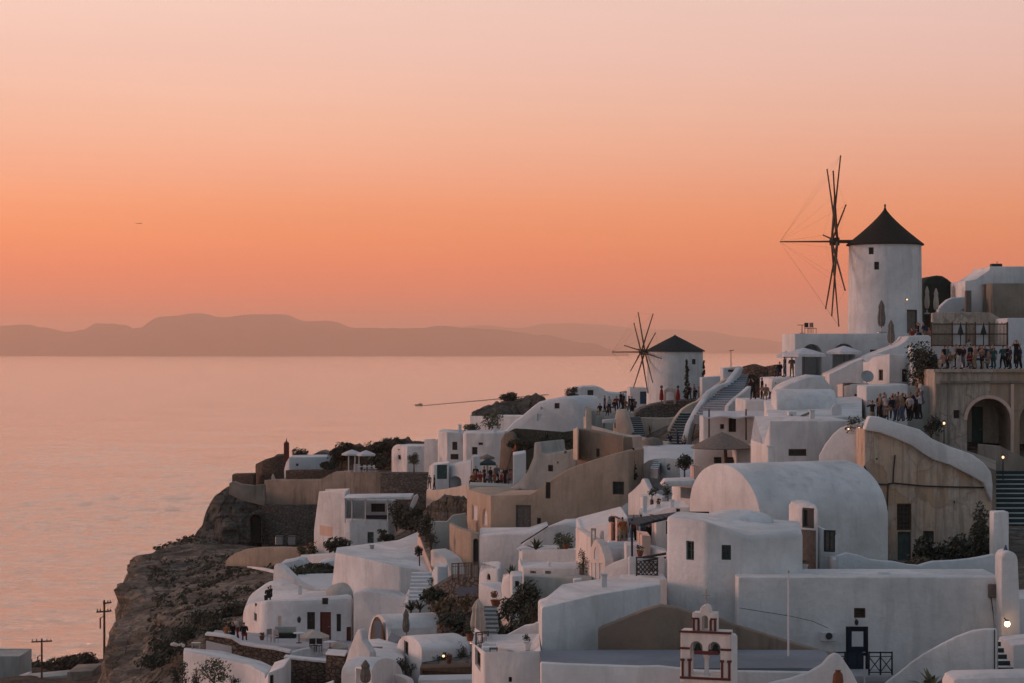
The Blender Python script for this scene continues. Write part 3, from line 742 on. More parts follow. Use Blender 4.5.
el = math_('POWER', math_('MAXIMUM', sp.outputs['Z'], 0.0), .5)          # finer steps near the horizon
q = lambda z: max(z, 0)**.5
def lin(c): return tuple((x/255/12.92 if x/255 < .04045 else ((x/255+.055)/1.055)**2.4) for x in c)
WS = [(344,(226,132,108)),(320,(240,128,96)),(290,(248,130,90)),(262,(252,140,94)),(235,(254,152,100)),(205,(254,164,118)),(170,(250,177,143)),(120,(249,193,166)),(60,(247,203,186)),(0,(246,210,196))]
warm = ramp(nt, el, tuple((q(math.sin(math.atan((Y0-y)/F))), lin(c_)) for y, c_ in WS)+((q(.4), (.68,.55,.51)), (1, (.19,.235,.31))))
cool = ramp(nt, el, ((0, (.21,.23,.245)), (q(.1), (.255,.28,.30)), (q(.3), (.25,.285,.32)), (1, (.19,.235,.31))))
glow = nt.nodes.new('ShaderNodeVectorMath'); glow.operation = 'DOT_PRODUCT'; nt.links.new(nrm.outputs[0], glow.inputs[0]); a_ = math.radians(38)
glow.inputs[1].default_value = (-math.sin(a_), math.cos(a_), 0)
mr = nt.nodes.new('ShaderNodeMapRange'); mr.interpolation_type = 'SMOOTHSTEP'; nt.links.new(glow.outputs['Value'], mr.inputs[0]); mr.inputs[1].default_value = .0; mr.inputs[2].default_value = .60
side = nt.nodes.new('ShaderNodeMapRange'); nt.links.new(glow.outputs['Value'], side.inputs[0]); side.inputs[1].default_value = .60; side.inputs[2].default_value = .93
warm = mixc(nt, side.outputs[0], mixc(nt, 1.0, warm, (.87,.86,.89), 'MULTIPLY'), mixc(nt, 1.0, warm, (1.04,1.0,.97), 'MULTIPLY'))
skyc = mixc(nt, mr.outputs[0], cool, warm)
nz = nt.nodes.new('ShaderNodeTexNoise'); mp = nt.nodes.new('ShaderNodeMapping'); mp.inputs['Scale'].default_value = (1.2, 1.2, 9); nt.links.new(nrm.outputs[0], mp.inputs[0]); nt.links.new(mp.outputs[0], nz.inputs['Vector']); nz.inputs['Scale'].default_value = 1.6; nz.inputs['Detail'].default_value = 5
thin = ramp(nt, nz.outputs['Fac'], ((.3, .955), (.7, 1.035)))                  # very thin high cloud
skyc = mixc(nt, 1.0, skyc, thin, 'MULTIPLY')
nt.links.new(skyc, bg.inputs[0]); bg.inputs[1].default_value = 1.0
L = bpy.data.lights.new('sun', 'SUN'); L.energy = 1.45; L.angle = math.radians(14); L.color = (1, .50, .37)
so = bpy.data.objects.new('sun', L); C.objects.link(so)
sd = Vector((-math.cos(math.radians(4))*math.sin(math.radians(80)), math.cos(math.radians(4))*math.cos(math.radians(80)), math.sin(math.radians(5))))
so.rotation_euler = sd.to_track_quat('Z', 'Y').to_euler(); so.location = (-50, 30, 160)

# ------------------------------------------------------------------ sea
m, nt, b = new_mat('sea')
b.inputs['Base Color'].default_value = (1.0,.77,.63,1); b.inputs['Metallic'].default_value = .72; b.inputs['IOR'].default_value = 1.6; b.inputs['Roughness'].default_value = .22  # dusk glow mixed into the water's colour: metallic with an orange base
v1 = noise_node(nt, wpos(nt, (.028,.10,.1)), 1.0, 10, .78, .3); v2 = noise_node(nt, wpos(nt, (.006,.012,.1)), 1.0, 5, .6)
mm = nt.nodes.new('ShaderNodeMath'); mm.operation = 'MULTIPLY_ADD'; nt.links.new(v2, mm.inputs[0]); mm.inputs[1].default_value = .1; nt.links.new(v1, mm.inputs[2])
bump(nt, b, mm.outputs[0], 1.0, 4.5)
r2 = ramp(nt, v2, ((.42, .13), (.58, .17))); nt.links.new(r2, b.inputs['Roughness'])
bm = bmesh.new()
vs = [bm.verts.new(p) for p in ((-26000,-1500,0),(26000,-1500,0),(26000,52000,0),(-26000,52000,0))]; bm.faces.new(vs)
nD, nX = 520, 230; G_ = []                            # ripples near the coast are real relief
for k in range(nD+1):
    D = 480*(3600/480)**(k/nD); row = []
    for i in range(nX+1):
        px = -60+i*(700/nX); x = (px-512)/F*D
        fade = min(1, k/12, (nD-k)/160, i/5, (nX-i)/5)
        gust = .55+.9*max(0, noise.noise(Vector((x*.006, D*.004, 3.)))+.3)
        z = noise.fractal(Vector((x*.030+D*.004, D*.085, 0)), .7, 2.2, 4)*1.25+noise.noise(Vector((x*.012, D*.03, 7)))*.7
        row.append(bm.verts.new((x, D, .9+fade*(z*gust)-.85*(1-fade))))
    G_.append(row)
for k in range(nD):
    for i in range(nX): bm.faces.new((G_[k][i], G_[k][i+1], G_[k+1][i+1], G_[k+1][i]))
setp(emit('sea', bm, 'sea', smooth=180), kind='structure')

# far island ridges
plain('far_hill', (.10,.095,.085), 1, .05, .5, .002)
def ridge(name, pts, D, depth, seed):
    bm = bmesh.new(); nx, ny = 220, 26; x0, x1 = pts[0][0], pts[-1][0]; rows = []
    for jj in range(ny+1):
        v = jj/ny; y = D+depth*v; prof = math.sin(math.pi*min(1, v*1.0))**.7 if 0 < v < 1 else 0; row = []
        for i in range(nx+1):
            px = x0+(x1-x0)*i/nx
            for a, c in zip(pts, pts[1:]):
                if a[0] <= px <= c[0]: t = (px-a[0])/max(1e-6, c[0]-a[0]); t = t*t*(3-2*t); py = a[1]*(1-t)+c[1]*t; break
            Hc = Z(py, D+depth*.5); X = (px-512)/F*(D+depth*.5)
            nse = noise.fractal(Vector((X*.0007, y*.0007, seed)), 1, 2, 6)
            z = max(-5, Hc*prof*(1+.35*nse*(1-prof)))+ (noise.fractal(Vector((X*.002, y*.002, seed)), 1, 2, 4)*34 if 0 < v < 1 else -8)
            row.append(bm.verts.new((X, y, z)))
        rows.append(row)
    for jj in range(ny):
        for i in range(nx): bm.faces.new((rows[jj][i], rows[jj][i+1], rows[jj+1][i+1], rows[jj+1][i]))
    setp(emit(name, bm, 'far_hill', smooth=180), kind='structure')
ridge('island_hills', [(-160,332),(-60,326),(0,326),(30,326),(60,332),(85,333),(100,325),(118,324),(130,330),(150,328),(165,317),(200,314),(218,317),(260,314),(285,315),(305,321),(330,322),(355,328),(400,329),(440,326),(470,328),(500,331),(540,336),(590,344),(620,352)], 27000, 5000, 3.1)
ridge('distant_hills', [(380,352),(430,333),(480,325),(515,328),(548,323.5),(600,325),(645,329),(700,331),(740,337),(790,343),(860,341),(930,344),(1060,342),(1200,352)], 41000, 6000, 8.4)

# air: one closed box of thin haze round the camera and the whole scene
bm = bmesh.new()
X0, X1, Ya, Yb, Za, Zb = -26100, 26100, -1600, 52100, -9, 660
sc.cycles.volume_bounces = 3
g = bmesh.ops.create_cube(bm, size=1.0)['verts']; bmesh.ops.scale(bm, verts=g, vec=(X1-X0, Yb-Ya, Zb-Za)); bmesh.ops.translate(bm, verts=g, vec=((X0+X1)/2, (Ya+Yb)/2, (Za+Zb)/2))
hm = bpy.data.materials.new('haze'); hm.use_nodes = True; hn = hm.node_tree; hn.nodes.clear(); ho = hn.nodes.new('ShaderNodeOutputMaterial'); pv = hn.nodes.new('ShaderNodeVolumePrincipled')
pv.inputs['Color'].default_value = (.98,.76,.65,1); pv.inputs['Density'].default_value = HAZE; pv.inputs['Anisotropy'].default_value = .76; hn.links.new(pv.outputs[0], ho.inputs['Volume']); MT['haze'] = hm
if HAZE > 0: setp(emit('haze', bm, 'haze'), kind='stuff')

# ------------------------------------------------------------------ hillside
SEC = [  # D, cliff edge (px, py), then ground rows at STN
 (75,(60,1000),[900,880,850,820,780,760,745,735,730,720,700]),
 (90,(70,950),[860,840,810,780,740,700,692,692,692,690,680]),
 (97,(75,930),[840,820,790,760,720,690,660,596,596,596,600]),
 (105,(80,900),[820,790,760,730,690,655,625,592,590,582,575]),
 (120,(90,850),[780,745,720,690,655,610,575,555,552,560,545]),
 (135,(100,800),[740,700,690,665,625,580,548,510,480,490,510]),
 (150,(104,760),[700,668,655,645,610,590,580,540,440,436,440]),
 (165,(117,720),[668,645,640,620,590,575,545,500,410,392,392]),
 (180,(117,690),[640,618,622,600,565,540,500,455,390,374,365]),
 (200,(117,655),[615,597,592,575,540,500,470,428,382,358,350]),
 (220,(118,612),[592,577,572,550,510,470,446,400,374,354,348]),
 (245,(122,574),[572,564,557,528,492,442,416,386,370,352,347]),
 (262,(121,562),[560,553,550,518,484,428,402,382,369,354,347]),
 (278,(146,552),[539,546,547,508,473,418,397,379,368,354,348]),
 (290,(205,546),[546,542,520,495,470,410,392,378,368,356,350]),
 (297,(216,500),[500,484,480,474,462,405,390,378,368,356,350]),
 (312,(226,488),[488,480,474,462,448,403,389,376,368,357,352]),
 (330,(240,490),[492,478,460,447,436,402,388,376,368,358,354]),
 (350,(262,560),[600,540,500,465,442,412,394,380,372,362,360]),
 (400,(320,900),[900,880,800,700,620,560,520,460,430,410,400]),
 (470,(420,1200),[1200,1200,1150,1050,1000,900,800,700,650,600,600])]
STN = [200,260,320,400,480,560,640,740,840,940,1100]
def cr(a, b, c, d, t): return .5*((2*b)+(-a+c)*t+(2*a-5*b+4*c-d)*t*t+(-a+3*b-3*c+d)*t**3)
rows = []
for D, (ex, ey), ys in SEC:
    seaY = Y0+(CZ+4)*F/D
    cols = [(ex-75, seaY), (ex-30, ey*.35+seaY*.65), (ex-6, ey*.75+seaY*.25), (ex, ey+6), (ex+9, ey+.5)]
    fx = ex+9
    for s_, y in zip(STN, ys):
        if s_ > fx+8: cols.append((s_, y))
        else: cols.append((fx+2+ (s_-200)*.05, ey))
    rows.append([P(x, y, D) for x, y in cols])
def spl(L_, n):                                        # each row or column cut into n pieces per span
    o = []
    for i in range(len(L_)-1):
        b, c = L_[i], L_[i+1]
        for k in range(n): o.append(b.lerp(c, k/n))
    o.append(L_[-1]); return o
R1 = [spl(r_, 12) for r_ in rows]; G = []
ncol = len(R1[0]); colsL = [spl([R1[i][c_] for i in range(len(R1))], 12) for c_ in range(ncol)]
bm = bmesh.new(); V = []
for c_ in range(ncol):
    col = []
    for k, p in enumerate(colsL[c_]):
        cliff = 1.0 if c_ < 60 else max(0.12, 1-(c_-60)/14.0)
        far = 1 if p.y > 140 else .3
        n1 = noise.fractal(p*.045, .9, 2, 7); n2 = noise.ridged_multi_fractal(p*.11, .9, 2.1, 5, 1, 2)-1
        q_ = p+Vector((-1.0,-.5,.35))*(n1*1.9*cliff+n2*1.5*cliff+noise.fractal(p*.5, .9, 2, 5)*.55*max(cliff,.25))*far*(1 if p.y < 285 else .45)
        col.append(bm.verts.new(q_))
    V.append(col)
for c_ in range(ncol-1):
    for k in range(len(V[0])-1):
        bm.faces.new((V[c_][k], V[c_+1][k], V[c_+1][k+1], V[c_][k+1]))
bmesh.ops.recalc_face_normals(bm, faces=bm.faces)
scrub_pts = [v.co.copy() for c_ in range(44, len(V)) for v in V[c_] if 160 < v.co.y < 285 and 150 < (v.co.x/v.co.y*F+512) < 300]
setp(emit('hillside', bm, 'rock', smooth=60), kind='structure')
bm = bmesh.new(); rnd = random.Random(5); rnd.shuffle(scrub_pts)
for k, p in enumerate(scrub_pts[:1100]):
    if noise.noise(p*.05) < -.12: continue
    s_ = rnd.uniform(.25, .95); leaves(bm, p+Vector((0,0,s_*.25)), (s_, s_, s_*.55), 26, s_*.22, k, 4, mi=k % 2)
setp(emit('scrub', bm, ['scrub','leaf_dark']), kind='stuff')

# lower shelf of the coast beyond the cliff
bm = bmesh.new(); V = []
for i in range(61):
    px = -120+i*6.0; col = []
    for k in range(31):
        D = 300+k*5.0; t = k/30
        py = 690-26*math.sin(min(1, t*1.15)*math.pi/2)+ (0 if px < 60 else -(px-60)*.10)
        p = P(px, py, D); p.z += noise.fractal(p*.05, 1, 2, 6)*1.6
        if k == 30: p.z -= 60; p.y += 8
        if k == 0: p.z -= 50
        col.append(bm.verts.new(p))
    V.append(col)
for i in range(60):
    for k in range(30): bm.faces.new((V[i][k], V[i+1][k], V[i+1][k+1], V[i][k+1]))
setp(emit('coast_shelf', bm, 'earth', smooth=60), kind='structure')

# rock outcrop under the ruined castle
def crag(name, top, bot, D0, D1, mat, amp, back=14, nx=110, ny=46, kind='structure', sl=0.0):
    bm = bmesh.new(); V = []
    def ip(pts, x):
        for a, c in zip(pts, pts[1:]):
            if a[0] <= x <= c[0]: return a[1]+(c[1]-a[1])*(x-a[0])/max(1e-6, c[0]-a[0])
        return pts[0][1] if x < pts[0][0] else pts[-1][1]
    x0, x1 = top[0][0], top[-1][0]
    for i in range(nx+1):
        px = x0+(x1-x0)*i/nx; D = D0+(D1-D0)*i/nx; col = []
        ty, by = ip(top, px), ip(bot, px)
        for k in range(ny+1):
            t = k/ny
            p = P(px, by+(ty-by)*t, D+sl*t); e = math.sin(math.pi*min(1, t*1.1+.02))
            p += Vector((-.15,-.9,.25))*noise.fractal(p*.10, .9, 2, 7)*amp; p += Vector((0,-.8,0))*noise.fractal(p*.5, .9, 2, 4)*amp*.25
            col.append(bm.verts.new(p))
        for k in (1, 2, 3):
            p = P(px, ty, D+sl)+Vector((0, back*k/3, noise.fractal(Vector((px*.1, k*3., 0)), 1, 2, 4)*.6-(k == 3)*12)); col.append(bm.verts.new(p))
        V.append(col)
    for i in range(nx):
        for k in range(len(V[0])-1): bm.faces.new((V[i][k], V[i+1][k], V[i+1][k+1], V[i][k+1]))
    bmesh.ops.recalc_face_normals(bm, faces=bm.faces)
    return setp(emit(name, bm, mat, smooth=60), kind=kind)
crag('castle_rock', [(186,548),(191,541),(197,535),(203,524),(206,510),(210,503),(215,497),(222,491),(229,488.5),(236,494),(250,501),(264,505),(300,505.5),(340,506)], [(186,556),(240,552),(300,556),(340,560)], 278, 276, 'dark_rock', 2.3, sl=4)
def small(name, label, cat, px, py, D): return root(name, label, cat, P(px, py, D))
# ================================================================= nearest rows, lower right
b = Bld('white_house', 'long low whitewashed house wall with blue-black door, railing and square vent', 'house')
b.block([(738,577,88.5),(1002,577,88)], 725, 3.3, bev=.1)
b.op('window',0,854,608,865.5,618, depth=.25, mat='dark', bars=(0,3)).op('door',0,845.8,626.5,868.3,675, depth=.3, mat='navy')
r_low = b.done()
r = small('wall_cable', 'thin dark cable sagging across the long white wall', 'cable', 790,630,88); bm = bmesh.new(); path_tube(bm, [P(x,y,87.9) for x,y in ((740,608),(765,612),(790,616),(812,621),(828,628))], .015, 4); emit('cable', bm, 'grey_wood', r)
bm = bmesh.new(); c = P(857.5,639,87.95); box(bm, c, (.50,.03,.66)); o = emit('door_glass', bm, 'canvas_white', r_low)
b = Bld('balcony', 'small balcony slab under the blue-black door of the long low house', 'balcony', part='floor', mat='terrace')
b.block([(832,676,86.4),(893,676,86.4)], 684, 1.9, bev=.04); b.done()
railing('dark balcony railing with crossed bars beside the blue-black door', (834.5,675,86.5), (845,675,86.5), .98, posts=1)
railing('dark balcony railing with crossed bars under the long white wall', (869,675,86.5), (892,675,86.5), .98, posts=2)
r = small('air_conditioner', 'white air conditioner unit on the wall beside the blue-black door', 'air conditioner', 827.5,641,87.9)
bm = bmesh.new(); box(bm, P(827.5,636,88.1)+Vector((0,-.1,0)), (.66,.34,.42)); soften(bm,.03,1); emit('casing', bm, 'canvas_white', r)
bm = bmesh.new(); c = P(829,636,87.8); prism(bm, [c+Vector((.15*math.cos(t*.3927),-.01,.15*math.sin(t*.3927))) for t in range(16)], (0,-.03,0)); emit('fan_grille', bm, 'dark', r)
r = small('wall_sconce', 'tiny dark lantern under the square vent above the blue-black door', 'lamp', 856.5,624,88)
bm = bmesh.new(); c = P(856.5,622,88.0); tube(bm, c+Vector((0,.5,.1)), c+Vector((0,0,.1)), .02); lathe(bm, c-Vector((0,0,.14)), [(.03,0),(.08,.05),(.09,.18),(.02,.26)], 8); emit('lantern', bm, 'iron', r)
r = small('electric_box', 'grey electric meter box with cable at the end of the long wall', 'electric box', 991.5,597,88)
bm = bmesh.new(); box(bm, P(991.5,590.5,88.1)+Vector((0,-.12,0)), (.34,.22,.6)); soften(bm,.02,1); emit('box', bm, 'grey_wood', r)
bm = bmesh.new(); path_tube(bm, [P(991,597,87.85),P(993,612,87.85),P(994.5,630,79.5),P(994.5,690,79.5)], .022); emit('cable', bm, 'iron', r)
b = Bld('pillar', 'tall white round-shouldered pillar with a blue bell-shaped pot on top', 'pillar')
b.slab([(1001,700),(1001,558),(1003,552.5),(1008,551),(1014,552),(1018,557),(1020,600),(1022,700)], 87, 87, 1.2, bev=.12); b.done()
r = small('blue_pot', 'small blue cone-shaped pot on the shoulder of the white pillar', 'pot', 1005.6,551,87.3)
bm = bmesh.new(); lathe(bm, P(1005.6,551.4,87.5), [(.11,0),(.10,.05),(.05,.2),(.03,.28)], 12); emit('pot', bm, 'blue', r)
b = Bld('pillar', 'square white gate pillar beside the dark bushes of the rust-stained wall', 'pillar')
b.slab([(993.5,580),(993.5,512),(1009,511.5),(1009,580)], 98, 98, .9, bev=.08); b.done()
b = Bld('garden_wall', 'low whitewashed wall with dipping top below the rust-stained house', 'wall', mat='white_blue')
b.slab([(838,590),(838,556),(848,553),(860,555.5),(871,559.5),(882,561),(894,561.5),(908,564.5),(920,565.5),(926,563.5),(934,561.5),(955,560.5),(970,559),(982,557),(996,554),(996,590)], 95, 96, .45); b.done()
b = Bld('roof_hut', 'small white stair hut with one dark opening on the low house roof', 'hut')
b.block([(833,559,97),(857,557,97)], 590, 2.0, bev=.12, parapet=0).op('window',0,846.5,559.5,854,568, depth=.4, mat='dark', bars=(0,0)); b.done()
b = Bld('chimney', 'white cube chimney on the front edge of the long low roof', 'chimney')
b.block([(880,572.5,89.2),(890,572.5,89.2)], 581, .6, bev=.03); b.done()
b = Bld('chimney', 'wide low white chimney block on the long low roof', 'chimney')
b.block([(841,573,89.6),(853,573,89.6)], 581, .5, bev=.03); b.done()
# foreground stair parapet, steps and cap
b = Bld('stair_wall', 'white curving stair wall sweeping up across the front of the long wall', 'wall')
b.slab([(880,720),(884,684),(900,672),(912,662),(923,654.5),(940,645),(956,637),(972,631),(984,629.3),(997,629),(997,720)], 80.5, 79.5, .4, bev=.1); b.done()
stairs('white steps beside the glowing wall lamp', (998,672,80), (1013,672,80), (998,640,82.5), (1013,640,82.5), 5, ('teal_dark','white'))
b = Bld('garden_wall', 'stepped white wall beyond the white steps near the wall lamp', 'wall'); b.block([(1013,645,80),(1060,640,80)], 720, 2.4, bev=.08); b.done()
b = Bld('white_house', 'narrow white wall behind the glowing lamp and the steps', 'house'); b.block([(996,600,90),(1060,596,90)], 720, 3, bev=.12); b.done()
wall_lamp('round glowing lamp on the white wall above the steps', 1007.3,624,86.3, True, .13)
b = Bld('white_roof', 'rounded white roof edge cut off in the lower corner below the steps', 'roof', part='roof'); b.block([(951,677,64),(1080,674,64)], 740, 1.6, bev=.3); b.done()
agave('grey-green agave at the foot of the curving stair wall', 931,688,75,1.5,.9, 'leaf_pale')
# patio with belfry and flagpole
b = Bld('patio', 'sunken blue-grey patio floor behind the white belfry', 'patio', mat='floor_blue', part='floor')
b.block([(541,668,74.6),(842,668,74.6)], 720, 4.5, bev=0); b.done()
b = Bld('patio_wall', 'low white parapet along the front of the blue-grey patio', 'wall')
b.slab([(541,720),(541,663),(566,664.5),(640,667),(660,666.5),(700,671),(760,672),(840,673),(840,720)], 73.5, 74.2, .42, bev=.06); b.done()
b = Bld('stair_wall', 'short white wall curling up beside the balcony and patio', 'wall')
b.slab([(762,720),(766,684),(790,679),(808,673),(822,665),(830,656),(836,653),(841,656),(852,672),(858,684),(858,720)], 72.6, 72.6, .35, bev=.1); b.done()
b = Bld('retaining_wall', 'brown rubble retaining wall with a peaked top behind the patio', 'wall', mat='brown')
b.slab([(598,720),(598,629),(613,623),(628,617),(645,610),(661,605.5),(676,608),(690,612),(712,616),(737,626),(757,632),(776,638),(800,645),(820,651),(842,656),(842,720)], 80, 79.4, .7, bev=.12); b.done()
r = small('wooden_plank', 'reddish plank lying on the patio floor by the rubble wall', 'plank', 671,659,77.5)
bm = bmesh.new(); box(bm, P(671,657.6,77.8), (.85,.3,.12)); emit('plank', bm, 'rust', r)

# belfry
Db = 72.0
r = root('belfry', 'white church belfry with dark red bands and two lower arches', 'belfry', P(700,681,Db))
yaw = .30; BU = Vector((math.cos(yaw), -math.sin(yaw)*.9, 0)).normalized(); BN = Vector((-BU.y, BU.x, 0))
if BN.y > 0: BN = -BN
o0 = P(680.5,676.5,Db); kpx = Db/F
def bp(u, v, n=0): return o0+BU*(u*kpx)+Vector((0,0,v*kpx))+BN*n
def arc(cx, w, v0, vt, n=10):
    pts = [(cx-w/2, v0), ]; rr = w/2
    pts = [(cx+w/2, v0)]+[(cx+rr*math.cos(math.pi*i/n), vt-rr+rr*math.sin(math.pi*i/n)) for i in range(n+1)]+[(cx-w/2, v0)]
    return pts
bm = bmesh.new(); prism(bm, [bp(0,-6),bp(50,-6),bp(50,46.5),bp(0,46.5)], -BN*.62); soften(bm,.025,1)
low_t = emit('lower_tier', bm, 'white_warm', r)
cut = bmesh.new()
for cx, v0 in ((16,3.0),(34,1.5)): prism(cut, [bp(u,v,.2) for u,v in arc(cx,12.5,v0,36)], -BN*1.2)
prism(cut, [bp(u,v,.25) for u,v in ((11,2.3),(39,2.3),(39,22),(11,22))], -BN*1.3)
bmesh.ops.recalc_face_normals(cut, faces=cut.faces)
def bool_cut(obj, cut, r):
    bmesh.ops.translate(cut, verts=cut.verts, vec=-parent_world(r)); cm = bpy.data.meshes.new('c'); cut.to_mesh(cm); cut.free()
    co = bpy.data.objects.new('c', cm); C.objects.link(co); co.parent = r
    md = obj.modifiers.new('b', 'BOOLEAN'); md.object = co; md.solver = 'EXACT'; md.use_self = True; bpy.context.view_layer.update()
    me = bpy.data.meshes.new_from_object(obj.evaluated_get(bpy.context.evaluated_depsgraph_get())); obj.modifiers.clear(); obj.data = me; bpy.data.objects.remove(co); smooth_by(me, 35)
bool_cut(low_t, cut, r)
bm = bmesh.new(); prism(bm, [bp(12,46.6),bp(36,46.6),bp(36,64.5),bp(29.5,64.5)]+[bp(24.5+5*math.cos(t*.3142),66+6*math.sin(t*.3142)) for t in range(11)]+[bp(19.5,64.5),bp(12,64.5)], -BN*.55); soften(bm,.02,1)
up_t = emit('upper_tier', bm, 'white_warm', r); cut = bmesh.new(); prism(cut, [bp(u,v,.2) for u,v in arc(24.5,6.4,46.9,62)], -BN*1.1); bmesh.ops.recalc_face_normals(cut, faces=cut.faces); bool_cut(up_t, cut, r)
def band(nm, u0, u1, v0, v1, n0=.012, th=.1, mt='maroon'):
    bm = bmesh.new(); prism(bm, [bp(u0,v0,n0+.03),bp(u1,v0,n0+.03),bp(u1,v1,n0+.03),bp(u0,v1,n0+.03)], -BN*th); emit(nm, bm, mt, r)
band('cornice',-1.2,51,44.2,46.2,.03,.16); band('band',-1.0,9.5,27.6,29.6); band('band',40.5,51,27.6,29.6); band('band',-.5,50.5,-2,.3)
band('band',11.5,19,57.8,59.4); band('band',30,36.5,57.8,59.4)
for u in (2.2,9.2,42,49.2): band('pilaster',u-1.1,u+1.1,.6,17); band('capital',u-2,u+2,16,18.2,.03,.15)
for u in (13.5,18.3,30.5,35): band('pilaster',u-1.1,u+1.1,46.8,57.6)
band('arch_beam',14,38,23.0,26.5,.0,.45); 
bm = bmesh.new(); lathe(bm, bp(25,0,-.3), [(.13,0),(.12,.1),(.085,.16),(.085,.62),(.12,.70),(.14,.78)], 16); emit('column', bm, 'white', r, smooth=40)
bm = bmesh.new(); lathe(bm, bp(25,21.6,-.3), [(.10,0),(.30,.12),(.30,.16)], 16); emit('beam_bracket', bm, 'maroon', r)
for cx in (16,34):
    bm = bmesh.new(); lathe(bm, bp(cx,25.5,-.3), [(.15,0),(.14,.03),(.10,.10),(.08,.2),(.03,.26),(0,.27)], 14); emit('bell', bm, 'teal_dark', r, smooth=40)
bm = bmesh.new(); c = bp(24.5,71,-.25); box(bm, c+Vector((0,0,.28)), (.035,.035,.62)); box(bm, c+Vector((0,0,.36)), (.26,.03,.035)); emit('cross', bm, 'rust', r)
b = Bld('buttress', 'narrow white buttress against the inland side of the belfry', 'buttress'); b.block([(729,634.5,72.6),(737.5,635.5,73)], 700, .6, bev=.04); b.done()
r = root('flagpole', 'thin bare white flagpole standing in front of the long low house', 'flagpole', P(788.5,690,77.5))
bm = bmesh.new(); tube(bm, P(788.5,690,77.5), P(788.5,573,77.5), .045, .03, 8); emit('pole', bm, 'canvas_white', r); bm = bmesh.new(); lathe(bm, P(788.5,573,77.5), [(0,0),(.06,.05),(0,.12)], 8); emit('finial', bm, 'metal', r)
r = root('metal_post', 'thin pale post standing before the balcony railing', 'post', P(864.5,690,85.6))
bm = bmesh.new(); tube(bm, P(864.5,690,85.6), P(864.5,656,85.6), .04, .035, 8); emit('pole', bm, 'canvas_white', r)
r = root('terracotta_jar', 'rusty terracotta jar beside the curled white wall', 'jar', P(838,684,74.3)); bm = bmesh.new(); lathe(bm, P(838,684,71.8), [(.14,-.5),(.2,.1),(.17,.35),(.09,.45),(.11,.5)], 16); emit('jar', bm, 'terracotta', r, smooth=40)

# house with the long pale sloping roof
b = Bld('white_house', 'white house with a broad pale sloping roof and blank front beside the patio', 'house')
b.block([(538,600,85),(541.5,607,80),(598,594,81.5),(661,584,88.5)], 740, back=[(545,597,85.5),(562,586.5,87),(600,578.5,91),(631,575,93.5),(660,579,94)], bev=.1); b.done()
b = Bld('white_house', 'low white house with a pinkish end wall and roof terrace seating', 'house')
b.block([(472,642,84),(484,651,79.3),(541,650,78.6)], 740, 4.8, bev=.08, parapet=.25)
b.op('window',0,475,650,480.5,668, depth=.3, mat='dark', bars=(0,1)).op('window',1,508.5,677,512,682, depth=.2, mat='dark', bars=(0,0)); b.done()
b = Bld('gable_wall', 'sloping white wall rising behind the roof terrace seating', 'wall')
b.slab([(493,665),(495.5,640.5),(510,633),(523,626),(531,625),(536,622.5),(545,622.5),(545,665)], 84.5, 84, .5, bev=.08); b.done()
r = small('roof_sofa', 'long white cushioned bench on the roof terrace', 'sofa', 489,649,80.4)
bm = bmesh.new(); box(bm, P(489,648.6,81), (.58,.5,.16)); soften(bm,.03,1); emit('seat', bm, 'cushion', r); bm = bmesh.new(); box(bm, P(489,647,81.3)+Vector((0,.1,.05)), (.58,.12,.22)); soften(bm,.03,1); emit('backrest', bm, 'cushion', r)
r = small('coffee_table', 'low black table beside the white roof bench', 'table', 493,650,79.9)
bm = bmesh.new(); box(bm, P(493.5,648.4,80.2), (.34,.3,.05)); emit('tabletop', bm, 'dark', r)
for sx in (-1,1):
    for sy in (-1,1): bm = bmesh.new(); c = P(493.5,648.4,80.2)+Vector((sx*.14,sy*.12,0)); tube(bm, c-Vector((0,0,.26)), c, .02); emit('leg', bm, 'dark', r)
railing('short thin railing at the corner of the roof terrace', (476,645,82.5), (488,643,84), .5, 'iron', 2, 'bars', 'railing', 6)
folded_parasol('tall folded cream parasol rising behind the roof terrace', 478,643,599,90,.62,'canvas')

# white cube house with two green windows
b = Bld('white_house', 'white cubic house with two small green-paned windows and domed roof', 'house')
b.block([(667,516,91.5),(705,520,90),(748,538,89.6),(802.5,533,89.9)], 690, back=[(676,511,96),(706,513,98.5),(752,518,99),(800,521,97.5)], bev=.14)
b.dome(738,520,96.5,1.7,.5,1.7,yb=530)
b.op('window',0,686,541,694,560, depth=.25, mat='glass_green', frame='green_door', sill=False).op('window',1,721.5,545,731,560, depth=.25, mat='glass_green', frame='green_door')
b.done()
b = Bld('garden_wall', 'white ledge wall stepping down from the cubic house', 'wall'); b.block([(706,590,91.5),(762,588,91.2)], 690, 2.5, bev=.08); b.done()
# large vault
b = Bld('vaulted_house', 'huge white barrel-vaulted house with a smooth arched end wall', 'house')
b.vault((689,505,111),(760.5,523,104),464,620,8.0, bev=.1, n=28)
b.done()
b = Bld('stair_tower', 'tall narrow white tower with a dark shutter above a brown panel', 'tower', mat='white')
b.block([(797,504,99),(819,504,98)], 620, 3.2, bev=.3).block([(819,527,98.6),(838,536,98.2)], 620, 3.0, bev=.1)
b.op('shutter',0,802,508,814,528, depth=.2, mat='dark', frame='dark', bars=(0,0)).op('panel',0,801,530,815.5,575, depth=.10, mat='grey_wood').op('shutter',1,823.5,530,835,552, depth=.2, mat='grey_wood', frame='dark', bars=(1,0)); b.done()
flowerpot('little pot with a plant at the foot of the brown panel', 804,572,93.2,.4,.35,'white',ph=.25)
r = small('roof_vent', 'small white vent pipe on top of the cubic house roof', 'vent', 763,525,99)
bm = bmesh.new(); box(bm, P(763,520,99.6), (.22,.22,.5)); soften(bm,.03,1); emit('pipe', bm, 'cream', r)

